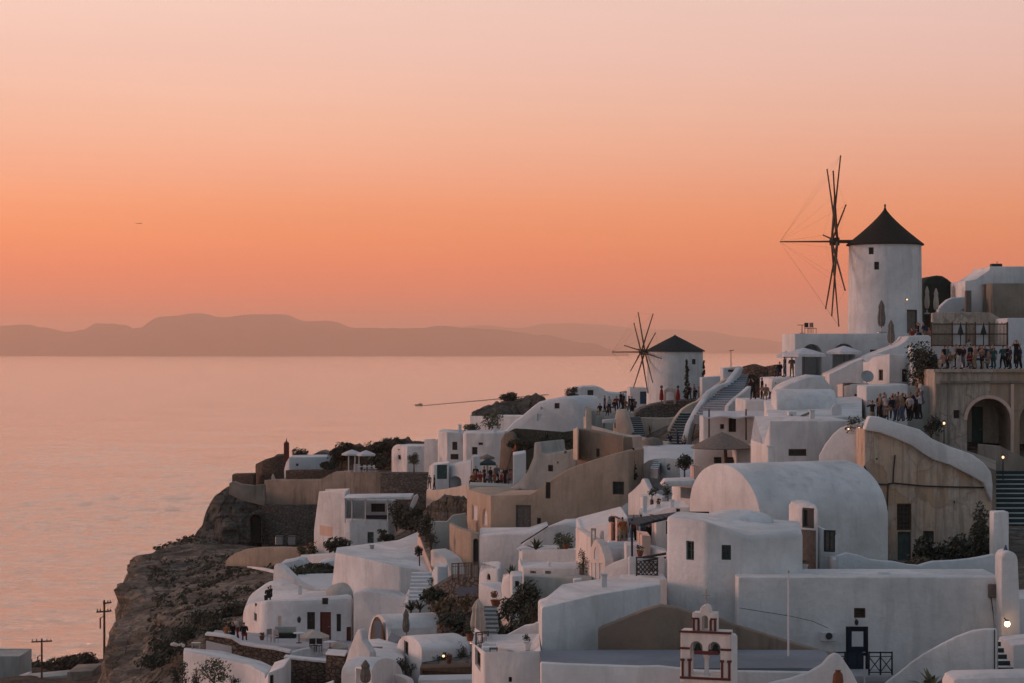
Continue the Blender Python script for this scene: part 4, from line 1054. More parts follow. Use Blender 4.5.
# rust-stained house with white sloping band
b = Bld('rustic_house', 'old rust-stained plaster house with cracked wall and teal shutters', 'house', mat='rust')
b.slab([(864.5,640),(864.5,429),(880,432.5),(892,437),(903,441.5),(912,445.5),(924,454),(934,460),(950,465),(963,471.5),(975,478),(984,483.5),(988,492),(992.5,502),(992.5,640)], 118, 118, 5, bev=.1)
b.op('window',0,896.8,503.5,911.5,530.5, depth=.3, mat='dark', bars=(3,5)).op('door',0,897.5,531.5,911,572, depth=.3, mat='green_door').op('window',0,923,531,934,543, depth=.25, mat='green_door', bars=(1,0))
b.op('hole',0,953.5,501,955,503.5, depth=.3).op('hole',0,876,458,877.5,460, depth=.3); b.done()
b = Bld('parapet', 'broad white sloping parapet along the top of the rust-stained house', 'parapet')
b.slab([(864.3,430),(869.5,416),(880,417),(892,421.5),(906,425.5),(920,429.5),(932.6,439),(950,446.7),(962,450.5),(973,454.7),(984,462.8),(991.5,472),(993,485),(992.5,503),(987.4,492),(984,483.3),(975,478.2),(963,471.7),(950,465.2),(934,460.2),(924,454.2),(912,445.7),(903,441.7),(892,437.2),(880,432.7)], 117.6, 117.6, .9, bev=.12); b.done()
r = small('drainpipe', 'dark cracked drainpipe running across the rust-stained wall', 'pipe', 887,495,117.8)
bm = bmesh.new(); path_tube(bm, [P(x,y,117.9) for x,y in ((864,466),(871,478),(876,484),(887,484.5),(893,483),(924,486),(955,487),(984,487.5))], .05); emit('pipe', bm, 'dark', r)
bm = bmesh.new(); path_tube(bm, [P(x,y,117.88) for x,y in ((895,455),(893.5,470),(893,483),(888,484),(887,510))], .05); emit('branch', bm, 'dark', r)
shrub('dark bush with white flowers under the rust-stained wall', 931,571,113,2.6,2.2, mat='leaf_dark', n=600, flowers='leaf_pale')
shrub('dark upright bush between shuttered window and gate pillar', 953,571,113,2.9,2.3, mat='leaf_dark', n=600)
shrub('tall dark creeper climbing the corner of the rust-stained house', 981,571,114,2.2,4.0, mat='leaf_dark', n=800, clumps=12)
shrub('dark bush climbing beside the creeper', 967,571,115,1.6,2.6, mat='leaf_dark', n=360)
shrub('low reddish shrub below the teal shutter', 916,571,111,2.4,.9, name='low_shrub', mat='dry', n=260)
# street, stairs and viaduct building
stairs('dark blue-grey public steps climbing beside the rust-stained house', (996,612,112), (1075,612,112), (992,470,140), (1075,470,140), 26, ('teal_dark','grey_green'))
b = Bld('arched_house', 'old stone building with a tall arched porch and crowded roof terrace', 'house', mat='old_stone')
b.block([(934.5,369.5,145),(1095,369.5,145)], 560, 9, bev=.08)
b.op('hole',0,967,398.5,1010,468, arch=1, depth=3.4).op('door',0,982.5,408,994,445, depth=6.4, mat='teal').op('hole',0,1019.5,400,1062,468, arch=1, depth=3.4).op('window',0,953.5,410,959.5,418.5, depth=.3, mat='dark', bars=(0,0))
r = b.done()
def trim(nm, x0, y0, x1, y1, D, th, mt, par):
    bm = bmesh.new(); a, c = P(x0,y1,D), P(x1,y0,D); prism(bm, [a, Vector((c.x,a.y,a.z)), c, Vector((a.x,a.y,c.z))], (0,th,0)); bmesh.ops.recalc_face_normals(bm, faces=bm.faces); emit(nm, bm, mt, par)
trim('cornice',934,369.3,1095,372.2,144.75,.24,'old_stone',r); trim('cornice',940,381,1095,383,144.8,.19,'tan',r); trim('pilaster',1011,384,1014,470,144.8,.19,'pinkish',r); trim('pilaster',936,384,939.5,470,144.8,.19,'tan',r); trim('pilaster',948,373,950,470,144.86,.13,'tan',r)
bm = bmesh.new(); a = [P(988.5+25*math.cos(math.pi*i/14), 420-25*math.sin(math.pi*i/14), 144.9) for i in range(15)]; c = [P(988.5+21.7*math.cos(math.pi*i/14), 420-21.7*math.sin(math.pi*i/14), 144.9) for i in range(15)]
prism(bm, a+c[::-1], (0,-.12,0)); bmesh.ops.recalc_face_normals(bm, faces=bm.faces); emit('arch_moulding', bm, 'pinkish', r)
b = Bld('terrace_wall', 'low grey wall stepping down in front of the arched porch', 'wall', mat='tan')
b.slab([(979,530),(979,444),(1000,446),(1012,452),(1050,468),(1050,530)], 139, 139, .5); b.done()
lamp_post('small glowing lamp standing in the street at the arched building', 944,445,423,141)
lamp_post('glowing lamp on a short post before the arched porch', 1003,478,457,137)
shrub('dark creeper hanging in the street behind the white parapet', 931,436,132,1.8,1.6, mat='leaf_dark', n=300)
shrub('palm-like dark bush beside the stone corner of the terrace', 924,385,149,3.4,3.6, name='palm_bush', mat='leaf_dark', n=1100, clumps=16, size=.13)
b = Bld('street_wall', 'shaded grey wall at the back of the street crowd', 'wall', mat='grey_green'); b.block([(905,386,147),(936,386,147)], 470, 1, bev=.05); b.done()
b = Bld('street', 'paved lane behind the white parapet', 'street', mat='tan', part='paving'); b.block([(862,424,119.2),(996,470,119.2)], 560, back=[(862,418,133),(996,460,139)], bev=0); st_ = b.done()
# ================================================================= upper right: windmill, cafe, terraces
windmill('large white windmill with a dark pointed cap and a bare sail wheel', 885,243.5,345,205,175,36,(834.5,241.5),(780.5,242.5),85,-.085,12,'thatch_dark',True,
   [(865.5,247,254,4.5,'window'),(870.5,261.5,269.5,4.5,'window'),(906.5,309.5,336,12,'door')])
wall_lamp('tiny glowing lamp above the door of the large windmill', 907,299.5,171.6, r_=.07)
# cafe terrace building
b = Bld('cafe_building', 'flat-roofed white cafe with two dark arched openings', 'building')
b.block([(794.5,333.5,168),(930,333.5,168)], 420, 8, bev=.08)
b.op('hole',0,802,344,822,388, arch=1, depth=3.2).op('hole',0,832.5,343.5,855.5,388, arch=1, depth=3.2).op('window',0,870,349.5,882,356, depth=.3, mat='dark', bars=(1,0)); b.done()
open_parasol('white open parasol shading the first cafe arch', 804,376,348,164,3.7,.5,'canvas_white')
open_parasol('white open parasol shading the second cafe arch', 844,372,346,164,2.9,.45,'canvas_white')
open_parasol('small white parasol sticking out at the open end of the cafe', 786,375,351.5,166,1.7,.3,'canvas_white')
for i, (x, y, l) in enumerate(((802,331,'black cafe table on the flat cafe roof'),)): table_set(l, x, 333.4, 171, mat='dark')
chair('dark chair on the cafe roof beside the black table', 808,333.4,171.5,.6,'dark'); chair('pale chair near the tall end of the cafe roof furniture', 813,333.4,172,2.2,'grey_wood')
b = Bld('stone_wall', 'low brown rubble wall running toward the cafe umbrellas', 'wall', mat='brown_stone')
b.slab([(768,400),(768,366),(775,364.5),(790,364),(800,366),(800,400)], 182, 180, .8); b.done()
b = Bld('stone_wall', 'long low brown wall on the skyline beyond the upper stairs', 'wall', mat='brown_stone')
b.slab([(741,400),(742,366.5),(752,364),(762,367),(775,364.5),(775,400)], 215, 212, .8); b.done()
# white houses below the cafe
b = Bld('parapet_wall', 'white diagonal parapet climbing from the dome to the seated visitors', 'wall')
b.slab([(829,415),(829,374),(840,369),(852,362.5),(866,357),(880,352),(888,349),(897,346),(905,341),(908.5,336),(929,335),(932,338),(932,415)], 160, 160, 4, bev=.12); b.done()
b = Bld('white_house', 'white corner house with two upright dark windows under the sloping parapet', 'house')
b.block([(867,363,158),(873,357,156),(889.5,354,153.5),(936,355,156)], 430, 5, bev=.12)
b.op('window',1,878.5,369.5,883,380.5, depth=.25, mat='dark', bars=(0,1)).op('window',2,902,369,907.5,382, depth=.25, mat='dark', bars=(0,1)); b.done()
b = Bld('white_house', 'small pinkish-lit white annex with a narrow window below the corner house', 'house', mat='white_warm')
b.block([(846,386,154),(851,384,151),(869,383,151)], 440, 4, bev=.15).op('window',1,854.5,394,857.5,401.5, depth=.2, mat='dark', bars=(0,0)); b.done()
b = Bld('white_house', 'low white block with flat top behind the street crowd', 'house'); b.block([(866,386,146),(908,384,146)], 440, 4, bev=.12); b.done()
r = small('wheel_decoration', 'grey-blue round satellite dish on the annex roof', 'dish', 866,384,153)
bm = bmesh.new(); c = P(867,377,153); lathe(bm, (0,0,0), [(.0,0),(.3,.04),(.5,.14),(.48,.16),(.28,.07),(0,.03)], 18); bmesh.ops.rotate(bm, verts=bm.verts, cent=(0,0,0), matrix=Matrix.Rotation(1.1, 3, 'X')); bmesh.ops.translate(bm, verts=bm.verts, vec=c); emit('dish', bm, 'metal', r, smooth=60); bm = bmesh.new(); tube(bm, c, c-Vector((0,-.1,.6)), .03); emit('stand', bm, 'iron', r); r.name = 'satellite_dish'
# top right buildings
b = Bld('white_house', 'flat-topped white house with sloping shoulder on the skyline', 'house')
b.slab([(965,350),(965,281),(976,279),(983,274),(989,270),(990,266.5),(1060,266),(1060,350)], 180, 180, 7, bev=.1)
b.op('hole',0,986.5,286.5,988.5,289, depth=.3); b.done()
b = Bld('stone_house', 'plain brown-grey house with a pale lit edge in front of the flat-topped one', 'house', mat='tan')
b.block([(990,283,178),(992.5,283.5,176),(1060,283,176)], 340, 3.5, bev=.06, parapet=0); b.done()
b = Bld('chimney', 'dark grey chimney box against the flat-topped white house', 'chimney', mat='grey_wood'); b.block([(966,290.5,177),(971.5,290.5,177)], 325, .6, bev=.03); b.done()
r = small('water_tank', 'dark low water tank on the skyline roof corner', 'tank', 996,267,181)
bm = bmesh.new(); box(bm, P(996,265.4,181.5), (1.0,.7,.3)); soften(bm,.05,1); emit('tank', bm, 'dark', r); bm = bmesh.new(); tube(bm, P(997,265,181.5), P(997,261.5,181.5), .03); emit('pipe', bm, 'dark', r)
b = Bld('domed_shed', 'dark green dome-roofed shed between the windmill and the skyline house', 'shed', mat='net_green')
b.slab([(922.5,345),(922.5,284),(925,280),(931,276.3),(937,275.3),(943,276),(948,279),(955,285),(965,294.5),(965,345)], 186, 186, 4, bev=.3); b.done()
b = Bld('white_mound', 'low rounded white wall in front of the green dome-roofed shed', 'wall', mat='white_blue')
b.slab([(938,345),(938,309),(943,304),(948,299.5),(953,297.5),(968,296.5),(968,345)], 179, 179, 1.2, bev=.2).op('hole',0,961.5,309,964,311, depth=.2); b.done()
folded_parasol('first folded cream parasol before the green dome-roofed shed', 927,314,286,175,.40,'canvas'); folded_parasol('second folded cream parasol before the green dome-roofed shed', 936,315,288,174,.42,'canvas'); folded_parasol('folded cream parasol rising behind the low white mound', 953.5,312,284.5,181,.40,'canvas')
folded_parasol('folded brown parasol against the wall of the large windmill', 881.5,333,300,169.5,.6,'canvas_grey'); folded_parasol('folded brown parasol below the windmill beside the cafe roof', 891,349,320,163,.55,'canvas_grey')
b = Bld('parapet', 'brownish parapet wall above the bamboo fence', 'parapet', mat='old_stone'); b.slab([(932,350),(932,313),(940,312),(990,312.5),(1000,318),(1000,350)], 166, 166, .5); b.done()
b = Bld('white_house', 'grey-white wall block at the edge above the crowded terrace', 'house', mat='white_blue'); b.block([(1007,318,162),(1080,318,162)], 400, 5, bev=.08); b.done()
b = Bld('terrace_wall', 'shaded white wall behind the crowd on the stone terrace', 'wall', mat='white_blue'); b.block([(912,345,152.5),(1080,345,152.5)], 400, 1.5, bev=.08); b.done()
r = root('bamboo_fence', 'bamboo fence with pale cloth panels above the crowd', 'fence', P(969,346,151))
for x0, x1, mt in ((932,952,'cane'),(952.5,966,'canvas_white'),(966.5,975,'cane'),(975.5,989,'canvas_white'),(989.5,1007.5,'cane')):
    bm = bmesh.new(); a, c = P(x0,345.5,151.2), P(x1,323,151.2)
    if mt == 'cane':
        n = int((x1-x0)/1.3)
        for i in range(n+1): x = a.x+(c.x-a.x)*i/n; tube(bm, (x,a.y,a.z), (x,a.y,c.z+.08*math.sin(i*2.3)), .04, .035, 5)
    else: prism(bm, [a, Vector((c.x,a.y,a.z)), c, Vector((a.x,a.y,c.z))], (0,.05,0))
    emit('panel', bm, mt, r)
for y in (324,334,345.5): bm = bmesh.new(); tube(bm, P(931,y,151.05), P(1008,y,151.05), .05, .05, 6); emit('rail', bm, 'wood', r)
for x in (931.5,952.2,966.2,975.2,989.2,1007.5): bm = bmesh.new(); tube(bm, P(x,347,151), P(x,322,151), .06, .06, 6); emit('post', bm, 'wood', r)
for x, l in ((960.5,'dark green folded parasol before the first cloth panel of the fence'),(983.5,'dark green folded parasol before the second cloth panel of the fence')):
    c = P(x,345,150.4); r = root('folded_parasol', l, 'parasol', c); bm = bmesh.new(); lathe(bm, c+Vector((0,0,.0)), [(.04,0),(.04,.75),(.26,.8),(.2,1.0),(.10,1.35),(.02,1.65)], 12); emit('canopy', bm, 'net_green', r)
    bm = bmesh.new(); tube(bm, c-Vector((0,0,.1)), c+Vector((0,0,1.75)), .03); emit('pole', bm, 'wood', r)
# domes and vaults between cafe and white building
b = Bld('vaulted_roof', 'upper white vaulted roof below the cafe wall', 'roof')
b.slab([(776,430),(777,390),(782,386),(790,382),(800,378.5),(812,375),(820,375.5),(827,379),(831,386),(833,395),(834,430)], 151, 151, 4, bev=.9); b.done()
b = Bld('vaulted_roof', 'lower white vault with a softly rounded pink end', 'roof')
b.vault((771,408,146),(776,409,140.5),389,440,4.4, back_dir=(1,.06), bev=.25); b.done()
b = Bld('white_terrace', 'broad white roof terrace below the rounded vaults', 'terrace'); b.block([(768,418,134),(815,417.5,134),(862,416,134)], 470, back=[(764,400,150),(815,397,150),(862,396,150)], bev=.1); b.done()
b = Bld('chimney', 'small white chimney cube with a dark slot on the roof terrace', 'chimney'); b.block([(788.5,411.5,135.5),(796.5,411.5,135.5)], 425, .7, bev=.06).op('hole',0,791,414.5,793,417.5, depth=.2); b.done()
r = small('roof_dish', 'white round dish standing on the roof terrace', 'dish', 836.5,418,135); bm = bmesh.new(); c = P(836.5,411,135.2); n = 22; prism(bm, [c+Vector((.38*math.cos(6.283*i/n),0,.5*math.sin(6.283*i/n))) for i in range(n)], (0,.12,0)); soften(bm,.04,1); emit('disc', bm, 'canvas_white', r)
r = small('rolled_cover', 'dark rolled cover lying on the white roof terrace', 'cover', 805,417,135); bm = bmesh.new(); tube(bm, P(802.5,417,135), P(810,413.3,137.5), .16, .13, 10); emit('roll', bm, 'canvas_grey', r)
b = Bld('white_house', 'white building with a wide dark slot window under a flat white roof', 'house')
b.block([(763.5,446,129),(769,421,128),(850,420.5,128)], 500, 7, bev=.12)
b.op('window',1,788.5,449,806.5,456, depth=.3, mat='dark', bars=(2,0)); b.done()
b = Bld('buttress_wall', 'white sloping buttress wall between the slot window and the rust-stained house', 'wall')
b.slab([(815,520),(819,455),(825,444),(833,434),(840,428),(848,425),(864,421),(868,417),(868,520)], 122, 121, 4, bev=.15); b.done()
shrub('leafy planter bush with two tiny lights on the sloping buttress', 853,432,121.5,1.3,1.1, name='planter_bush', mat='leaf_dark', n=260, flowers='dry')
wall_lamp('tiny glowing light at the lower side of the planter bush', 848.5,429,120.8, r_=.055); wall_lamp('tiny glowing light at the outer side of the planter bush', 859,428,120.8, r_=.055)
# ================================================================= middle: small windmill, stairs, church, beige house
windmill('small white windmill with a shallow dark cap and spread sail spars', 675,350,412,334,243,28,(643,352),(611.5,353.5),42,.34,10,'roof_dark',False,
   [(692,359,364.5,4,'window')], finial=False)
# base of the windmill
b = Bld('stone_wall', 'curved dark rubble wall below the small windmill', 'wall', mat='grey_stone')
b.slab([(634,440),(635,413),(642,408),(652,404.5),(668,401.5),(684,400),(698,399),(706,401),(706,440)], 233, 233, 4, bev=.15); b.done()
b = Bld('garden_wall', 'pale beige wall with one climbing plant under the rubble wall', 'wall', mat='cream'); b.slab([(640,450),(641,417.5),(668,418),(676,417),(676,450)], 226, 226, 1.0); b.done()
shrub('small climbing plant on the pale beige wall', 650,433,225.3,.8,1.2, mat='leaf', n=80)
b = Bld('stair_wall', 'cream winding parapet descending from the small windmill', 'wall', mat='cream')
b.slab([(668,450),(670,428),(676,418),(683,409),(690,404.5),(698,401),(706,394),(716,386),(726,379),(735,376),(738,380),(726,387),(716,392),(706,404),(697,412),(688,418),(682,430),(678,450)], 221, 224, .7, bev=.1); b.done()
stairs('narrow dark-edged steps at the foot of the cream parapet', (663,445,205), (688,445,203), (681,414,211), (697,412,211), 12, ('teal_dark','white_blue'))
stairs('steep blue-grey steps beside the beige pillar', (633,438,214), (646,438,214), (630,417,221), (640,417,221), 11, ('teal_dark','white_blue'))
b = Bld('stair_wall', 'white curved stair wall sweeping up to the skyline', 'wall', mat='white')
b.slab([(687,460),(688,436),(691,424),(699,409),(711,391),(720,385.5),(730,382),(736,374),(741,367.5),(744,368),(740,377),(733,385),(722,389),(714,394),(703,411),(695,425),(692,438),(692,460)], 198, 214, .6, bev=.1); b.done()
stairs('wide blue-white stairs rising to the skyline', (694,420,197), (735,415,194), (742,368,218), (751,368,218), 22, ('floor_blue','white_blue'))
b = Bld('stair_wall', 'second white parapet beside the wide blue-white stairs', 'wall'); b.slab([(727,430),(729,406),(736,398.5),(745,391.5),(751,386),(753,388),(753,430)], 192, 196, .5, bev=.08); b.done()
b = Bld('white_house', 'low blue-white building on the skyline at the head of the stairs', 'house', mat='white_blue'); b.block([(702,377.5,230),(724,376,230)], 420, 3, bev=.08); b.done()
b = Bld('white_house', 'small flat white building with dark pipes at the head of the stairs', 'house', mat='white_blue'); b.block([(723,368,224),(742,366.5,224)], 420, 3, bev=.1).op('window',0,728,369.5,737,372, depth=.2, mat='dark', bars=(0,0)); b.done()
r = small('antenna', 'thin bent television antenna on the skyline roof', 'antenna', 731,367,225); bm = bmesh.new(); tube(bm, P(731,367,225), P(731,350,225), .05, .04, 5); tube(bm, P(729,351,225), P(734,350,225), .035, .035, 4); emit('mast', bm, 'iron', r)
# awning row and shaded room
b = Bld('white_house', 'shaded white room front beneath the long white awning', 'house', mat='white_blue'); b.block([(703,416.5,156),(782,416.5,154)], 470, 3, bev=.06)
b.op('window',0,728.5,418,736,432, depth=.4, mat='dark', bars=(1,0)).op('window',0,720,424,724,429, depth=.3, mat='dark', bars=(0,0)).op('hole',0,757,420,771,436, arch=.6, depth=1.5); b.done()
r = root('awning', 'long wavy white canvas awning below the wide stairs', 'awning', P(740,416,152))
bm = bmesh.new(); top = []; 
for k, (y, D) in enumerate(((411,156),(416.5,151.5))):
    top.append([P(703+i*3.8, y+(.9*math.sin(i*.9) if k else 0), D) for i in range(22)])
v = [[bm.verts.new(p) for p in row] for row in top]; v2 = [[bm.verts.new(p-Vector((0,0,.1))) for p in row] for row in top]
for i in range(21): bm.faces.new((v[0][i],v[0][i+1],v[1][i+1],v[1][i])); bm.faces.new((v2[0][i],v2[1][i],v2[1][i+1],v2[0][i+1])); bm.faces.new((v[1][i],v[1][i+1],v2[1][i+1],v2[1][i]))
emit('canvas', bm, 'canvas_white', r)
for x in (709,746,775): bm = bmesh.new(); tube(bm, P(x,440,151.7), P(x,409,151.7), .07, .06, 6); emit('post', bm, 'wood', r)
# thatched umbrella
r = root('thatched_parasol', 'wide grey thatched parasol on a brown post', 'parasol', P(726,462,146))
bm = bmesh.new(); lathe(bm, P(722,447.5,146), [(2.25,-.06),(2.3,.0),(1.9,.25),(1.2,.6),(.5,.95),(0,1.15)], 28); bmesh.ops.recalc_face_normals(bm, faces=bm.faces); emit('canopy', bm, 'canvas_grey', r)
bm = bmesh.new(); tube(bm, P(726,463,146), P(725,444,146), .13, .12, 8); emit('post', bm, 'wood', r)
b = Bld('garden_wall', 'pink-lit low wall with gaps behind the thatched parasol post', 'wall', mat='white_warm'); b.slab([(693,480),(694,446),(702,443),(722,444.5),(738,445),(738,480)], 149, 148.5, .6); b.done()
b = Bld('white_house', 'white terrace wall behind the flower wreath', 'wall'); b.block([(736,447,146),(765,446,146)], 500, 4, bev=.1); b.done()
for x, m_, l in ((717,'dark','black low seat beside the thatched parasol post'),(729,'dark','black low seat right under the thatched parasol')):
    r = small('lounge_chair', l, 'seat', x,463,147); bm = bmesh.new(); box(bm, P(x+.5,461.3,147.5), (.55,.5,.28)); soften(bm,.05,1); emit('cushion', bm, m_, r); bm = bmesh.new(); box(bm, P(x+.5,459.5,147.9), (.55,.12,.35)); emit('backrest', bm, m_, r)
r = small('flower_wreath', 'round white wreath of dark-spotted flowers on the terrace wall', 'wreath', 757,455,143); bm = bmesh.new(); leaves(bm, P(757,449.5,143), (.5,.3,.42), 220, .09, 3, 8); emit('flowers', bm, 'canvas_white', r); bm = bmesh.new(); leaves(bm, P(757,449.5,142.8), (.42,.3,.36), 60, .07, 5, 6); emit('leaves', bm, 'leaf_dark', r)
# large pale slope with cypress and round tree
b = Bld('vaulted_roof', 'very broad blue-white roof slope below the winding steps', 'roof', mat='white_blue')
b.block([(606,520,160),(628,508,160),(668,503,160),(705,500,160)], 580, back=[(613,497,168),(629,452,184),(645,444,190),(700,444,190)], bev=.4); b.done()
b = Bld('garden_wall', 'thin low parapet crossing the blue-white slope beside the round tree', 'wall'); b.slab([(640,490),(640,466),(648,460.5),(656,458.5),(668,458),(676,459),(676,490)], 168, 160, .35, bev=.05); b.done()
b = Bld('garden_wall', 'curved low parapet lower down on the blue-white slope', 'wall'); b.slab([(628,515),(628,494),(634,489),(640,483),(642,478.5),(644,479),(650,492),(662,497),(662,515)], 153, 146, .4, bev=.06); b.done()
stairs('short pale steps on the blue-white slope', (650,470,160), (658,469,159), (655,459,166), (662,459,166), 6, ('floor_blue','white_blue'))
b = Bld('white_house', 'small white box room between the parapets of the blue-white slope', 'house'); b.block([(643,500,143),(646,497,141),(662,497,140)], 540, 3, bev=.1).op('window',1,650,499.5,653.5,505, depth=.25, mat='dark', bars=(0,0)); b.done()
cypress('slender cypress at the end of the beige house', 632.8,482,162,.95,2.7)
tree('round dark tree on the blue-white slope', 684.5,479,150,1.8,2.0,.55,'leaf_dark',1100,.08)
agave('small grey agave next to the round tree', 700,464,152,.9,.6,'leaf_pale'); flowerpot('little pot plant on the slope beside the round tree', 668.5,470,157,.3,.2,'dark',ph=.35)
b = Bld('chimney', 'square chimney with pink glow in its plaster in front of the round tree', 'chimney', mat='pinkish'); b.block([(691.5,466.5,131),(693.5,466,129),(702,466.5,129.5)], 490, .9, bev=.12); b.done()
b = Bld('white_house', 'low white room with a thin flat canopy and one grey opening', 'house')
b.block([(676,486,131),(694,484,129)], 530, 3.5, bev=.05).op('hole',0,680.5,487.5,692,498.5, depth=1.4)
b.slab([(663,486.5),(667,481),(696,480),(696,484.5),(692,486.5)], 127.5, 127.5, 3, bev=.05); b.done()
r = small('bare_shrub_pot', 'leggy potted shrub among the white posts', 'plant', 668,510,126); bm = bmesh.new(); leaves(bm, P(668,489,126), (.6,.5,.55), 220, .07, 4, 7); emit('foliage', bm, 'leaf_dark', r); bm = bmesh.new(); tube(bm, P(668,512,126), P(668,488,126), .05, .03, 5); emit('stem', bm, 'wood', r)
r = small('bare_shrub_pot', 'leggy potted shrub at the outer white post', 'plant', 652,512,127); bm = bmesh.new(); leaves(bm, P(651.5,491,127), (.5,.5,.42), 150, .07, 9, 7); emit('foliage', bm, 'leaf_dark', r); bm = bmesh.new(); tube(bm, P(652,512,127), P(652,490,127), .05, .03, 5); emit('stem', bm, 'wood', r)
for x, y, l in ((645,496,'first slim white post of the small roof terrace'),(658.5,504,'short white post carrying a flower pot')):
    b = Bld('white_post', l, 'post'); b.block([(x-2.2,y,125),(x+2.2,y,125)], 530, .35, bev=.05); b.done()
flowerpot('dark pot on the short white post', 658.5,504,124.9,.28,.16,'terracotta','leaf_dark',.28)
b = Bld('white_house', 'jumble of small white terrace walls above the dark pergola', 'house'); b.block([(644,514,122),(668,507,121),(690,506,120)], 570, 5, bev=.12, parapet=.2).op('door',0,649,514.5,654,530, depth=.25, mat='teal').op('window',1,676,508.5,680,513, depth=.2, mat='dark', bars=(0,0)); b.done()
r = small('roof_rail', 'dark cushioned bench along the edge of the cubic house roof', 'bench', 700,516,100); bm = bmesh.new(); box(bm, P(699,515,99.5), (1.0,.5,.14)); soften(bm,.04,1); emit('seat', bm, 'navy', r); bm = bmesh.new(); box(bm, P(699,513.6,99.9), (1.0,.1,.2)); emit('backrest', bm, 'navy', r); r.name = 'roof_bench'
# pergola with dark canopy
r = root('pergola', 'dark navy slatted pergola roof over the narrow terrace', 'pergola', P(650,556,104))
bm = bmesh.new(); prism(bm, [P(628,518.5,104),P(676,512,104),P(677,515,103),P(640,524,101),P(629,521,103)], (0,0,-.12)); bmesh.ops.recalc_face_normals(bm, faces=bm.faces); emit('canopy', bm, 'navy', r)
for i in range(7): bm = bmesh.new(); a, c = P(631+i*6.6,519.5-i*.85,103.6), P(640+i*5.6,524.6-i*1.4,101.2); tube(bm, a, c, .05, .05, 4); emit('rafter', bm, 'teal_dark', r)
for x, y0, y1, D in ((632,519,578,103),(667,521,534,101.5)): bm = bmesh.new(); tube(bm, P(x,y1,D), P(x,y0,D), .055, .055, 6); emit('post', bm, 'navy', r)
for (x0,y0,x1,y1,yb_,D,mt,l) in ((642,535,650.5,536,590,106,'pinkish','pink-lit terrace wall below the pergola canopy'),(656,520,668,519,590,108,'white_warm','white-pink terrace wall at the inner end of the pergola'),(617,519,628,523,575,112,'pinkish','wall face with pink glow in its plaster between the dark-topped chimney and the pergola')):
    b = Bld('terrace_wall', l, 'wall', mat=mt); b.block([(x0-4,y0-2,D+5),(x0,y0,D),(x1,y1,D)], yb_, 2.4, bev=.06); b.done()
b = Bld('terrace_wall', 'grey-white wall behind the pergola post', 'wall'); b.block([(626,545,107),(643,545,107),(668,552,105)], 600, 2, bev=.08); b.done()
for x, D in ((632.5,101),(661,100)):
    b = Bld('white_post', 'square white pier at the %s end of the ornate railing' % ('outer' if x < 640 else 'inner'), 'post'); b.block([(x-3.5,556.5,D),(x+3.5,558,D)], 600, .45, bev=.06); b.done()
railing('ornate black scrolled iron railing between the white piers', (636.5,577,99.5), (657.5,577.5,99.3), .98, 'iron', 1, 'scroll', bars=5)
r = small('handrail', 'dark slanting handrail beam above the ornate railing', 'handrail', 655,558,101); bm = bmesh.new(); tube(bm, P(643,557.5,101), P(666,553.5,100.6), .07, .07, 6); tube(bm, P(643,561,101), P(666,557.5,100.6), .05, .05, 6); emit('rail', bm, 'iron', r)
b = Bld('terrace', 'white terrace floor carrying the ornate railing', 'terrace', part='floor'); b.block([(624,583,97.8),(667,579,97.5)], 640, 3.5, bev=.06).block([(598,586,98.2),(625,583.3,98)], 640, 1.2, bev=.06); b.done()
# chapel
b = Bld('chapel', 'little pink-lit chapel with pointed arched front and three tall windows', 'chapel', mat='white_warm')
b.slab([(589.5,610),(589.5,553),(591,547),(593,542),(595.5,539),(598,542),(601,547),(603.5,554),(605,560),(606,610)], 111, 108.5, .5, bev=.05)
b.op('window',0,594,547.5,597.8,559.5, arch=1, depth=.2, mat='rust', bars=(0,0)).op('window',0,591.3,563,594,581, depth=.2, mat='grey_wood', bars=(0,1)).op('window',0,595.2,563,598,581, depth=.2, mat='grey_wood', bars=(0,1)).op('window',0,599.2,563,602,581, depth=.2, mat='grey_wood', bars=(0,1))
ch = b.done()
bm = bmesh.new(); Aa, Bb = P(590.5,556,110.95), P(604,556,108.95)
pts = []
for i in range(15):
    t = math.pi*(1-i/14); u = (1+math.cos(t))/2; p = Aa.lerp(Bb, u); p.z = Aa.z+(Z(541.5,111)-Aa.z)*math.sin(t); pts.append(p)
prism(bm, [Vector((Aa.x,Aa.y,Z(600,112)))]+pts+[Vector((Bb.x,Bb.y,Z(600,112)))], (2.3,1.9,0)); soften(bm,.05,1); emit('nave', bm, 'white_blue', ch, smooth=40)  # shaded nave set by the bluer whitewash, lit front by the warm one
bm = bmesh.new(); c = P(593.5,541,110.8); box(bm, c+Vector((-.1,0,.15)), (.08,.2,.9)); box(bm, c+Vector((.1,0,.15)), (.08,.2,.9)); box(bm, c+Vector((0,0,.65)), (.3,.22,.12)); emit('bell_arch', bm, 'cream', ch)
b = Bld('white_wall', 'grey-white wall with a pale triangular lit side next to the chapel', 'wall', mat='white_warm'); b.slab([(575.5,600),(575.5,527.5),(580,530.5),(586,535),(591,538),(591,600)], 121, 115, .5, bev=.06); b.done()
b = Bld('white_house', 'low vaulted white wing with rounded opening beside the chapel', 'house')
b.slab([(601,610),(602,571),(606,566),(614,562),(624,558.5),(631,557),(631,610)], 105.5, 104.5, 2.5, bev=.1); b.done()
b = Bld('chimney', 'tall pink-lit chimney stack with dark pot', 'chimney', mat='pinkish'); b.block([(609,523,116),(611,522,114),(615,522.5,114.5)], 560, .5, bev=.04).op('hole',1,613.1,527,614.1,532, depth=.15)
r = b.done(); bm = bmesh.new(); lathe(bm, P(612.3,522.4,114.6), [(.17,0),(.24,.1),(.22,.3),(.12,.36)], 12); emit('chimney_pot', bm, 'dark', r, smooth=40)
b = Bld('chimney', 'slender plastered white chimney behind the chapel roof', 'chimney'); b.block([(600,531,118),(604,531,118)], 560, .5, bev=.05); b.done()
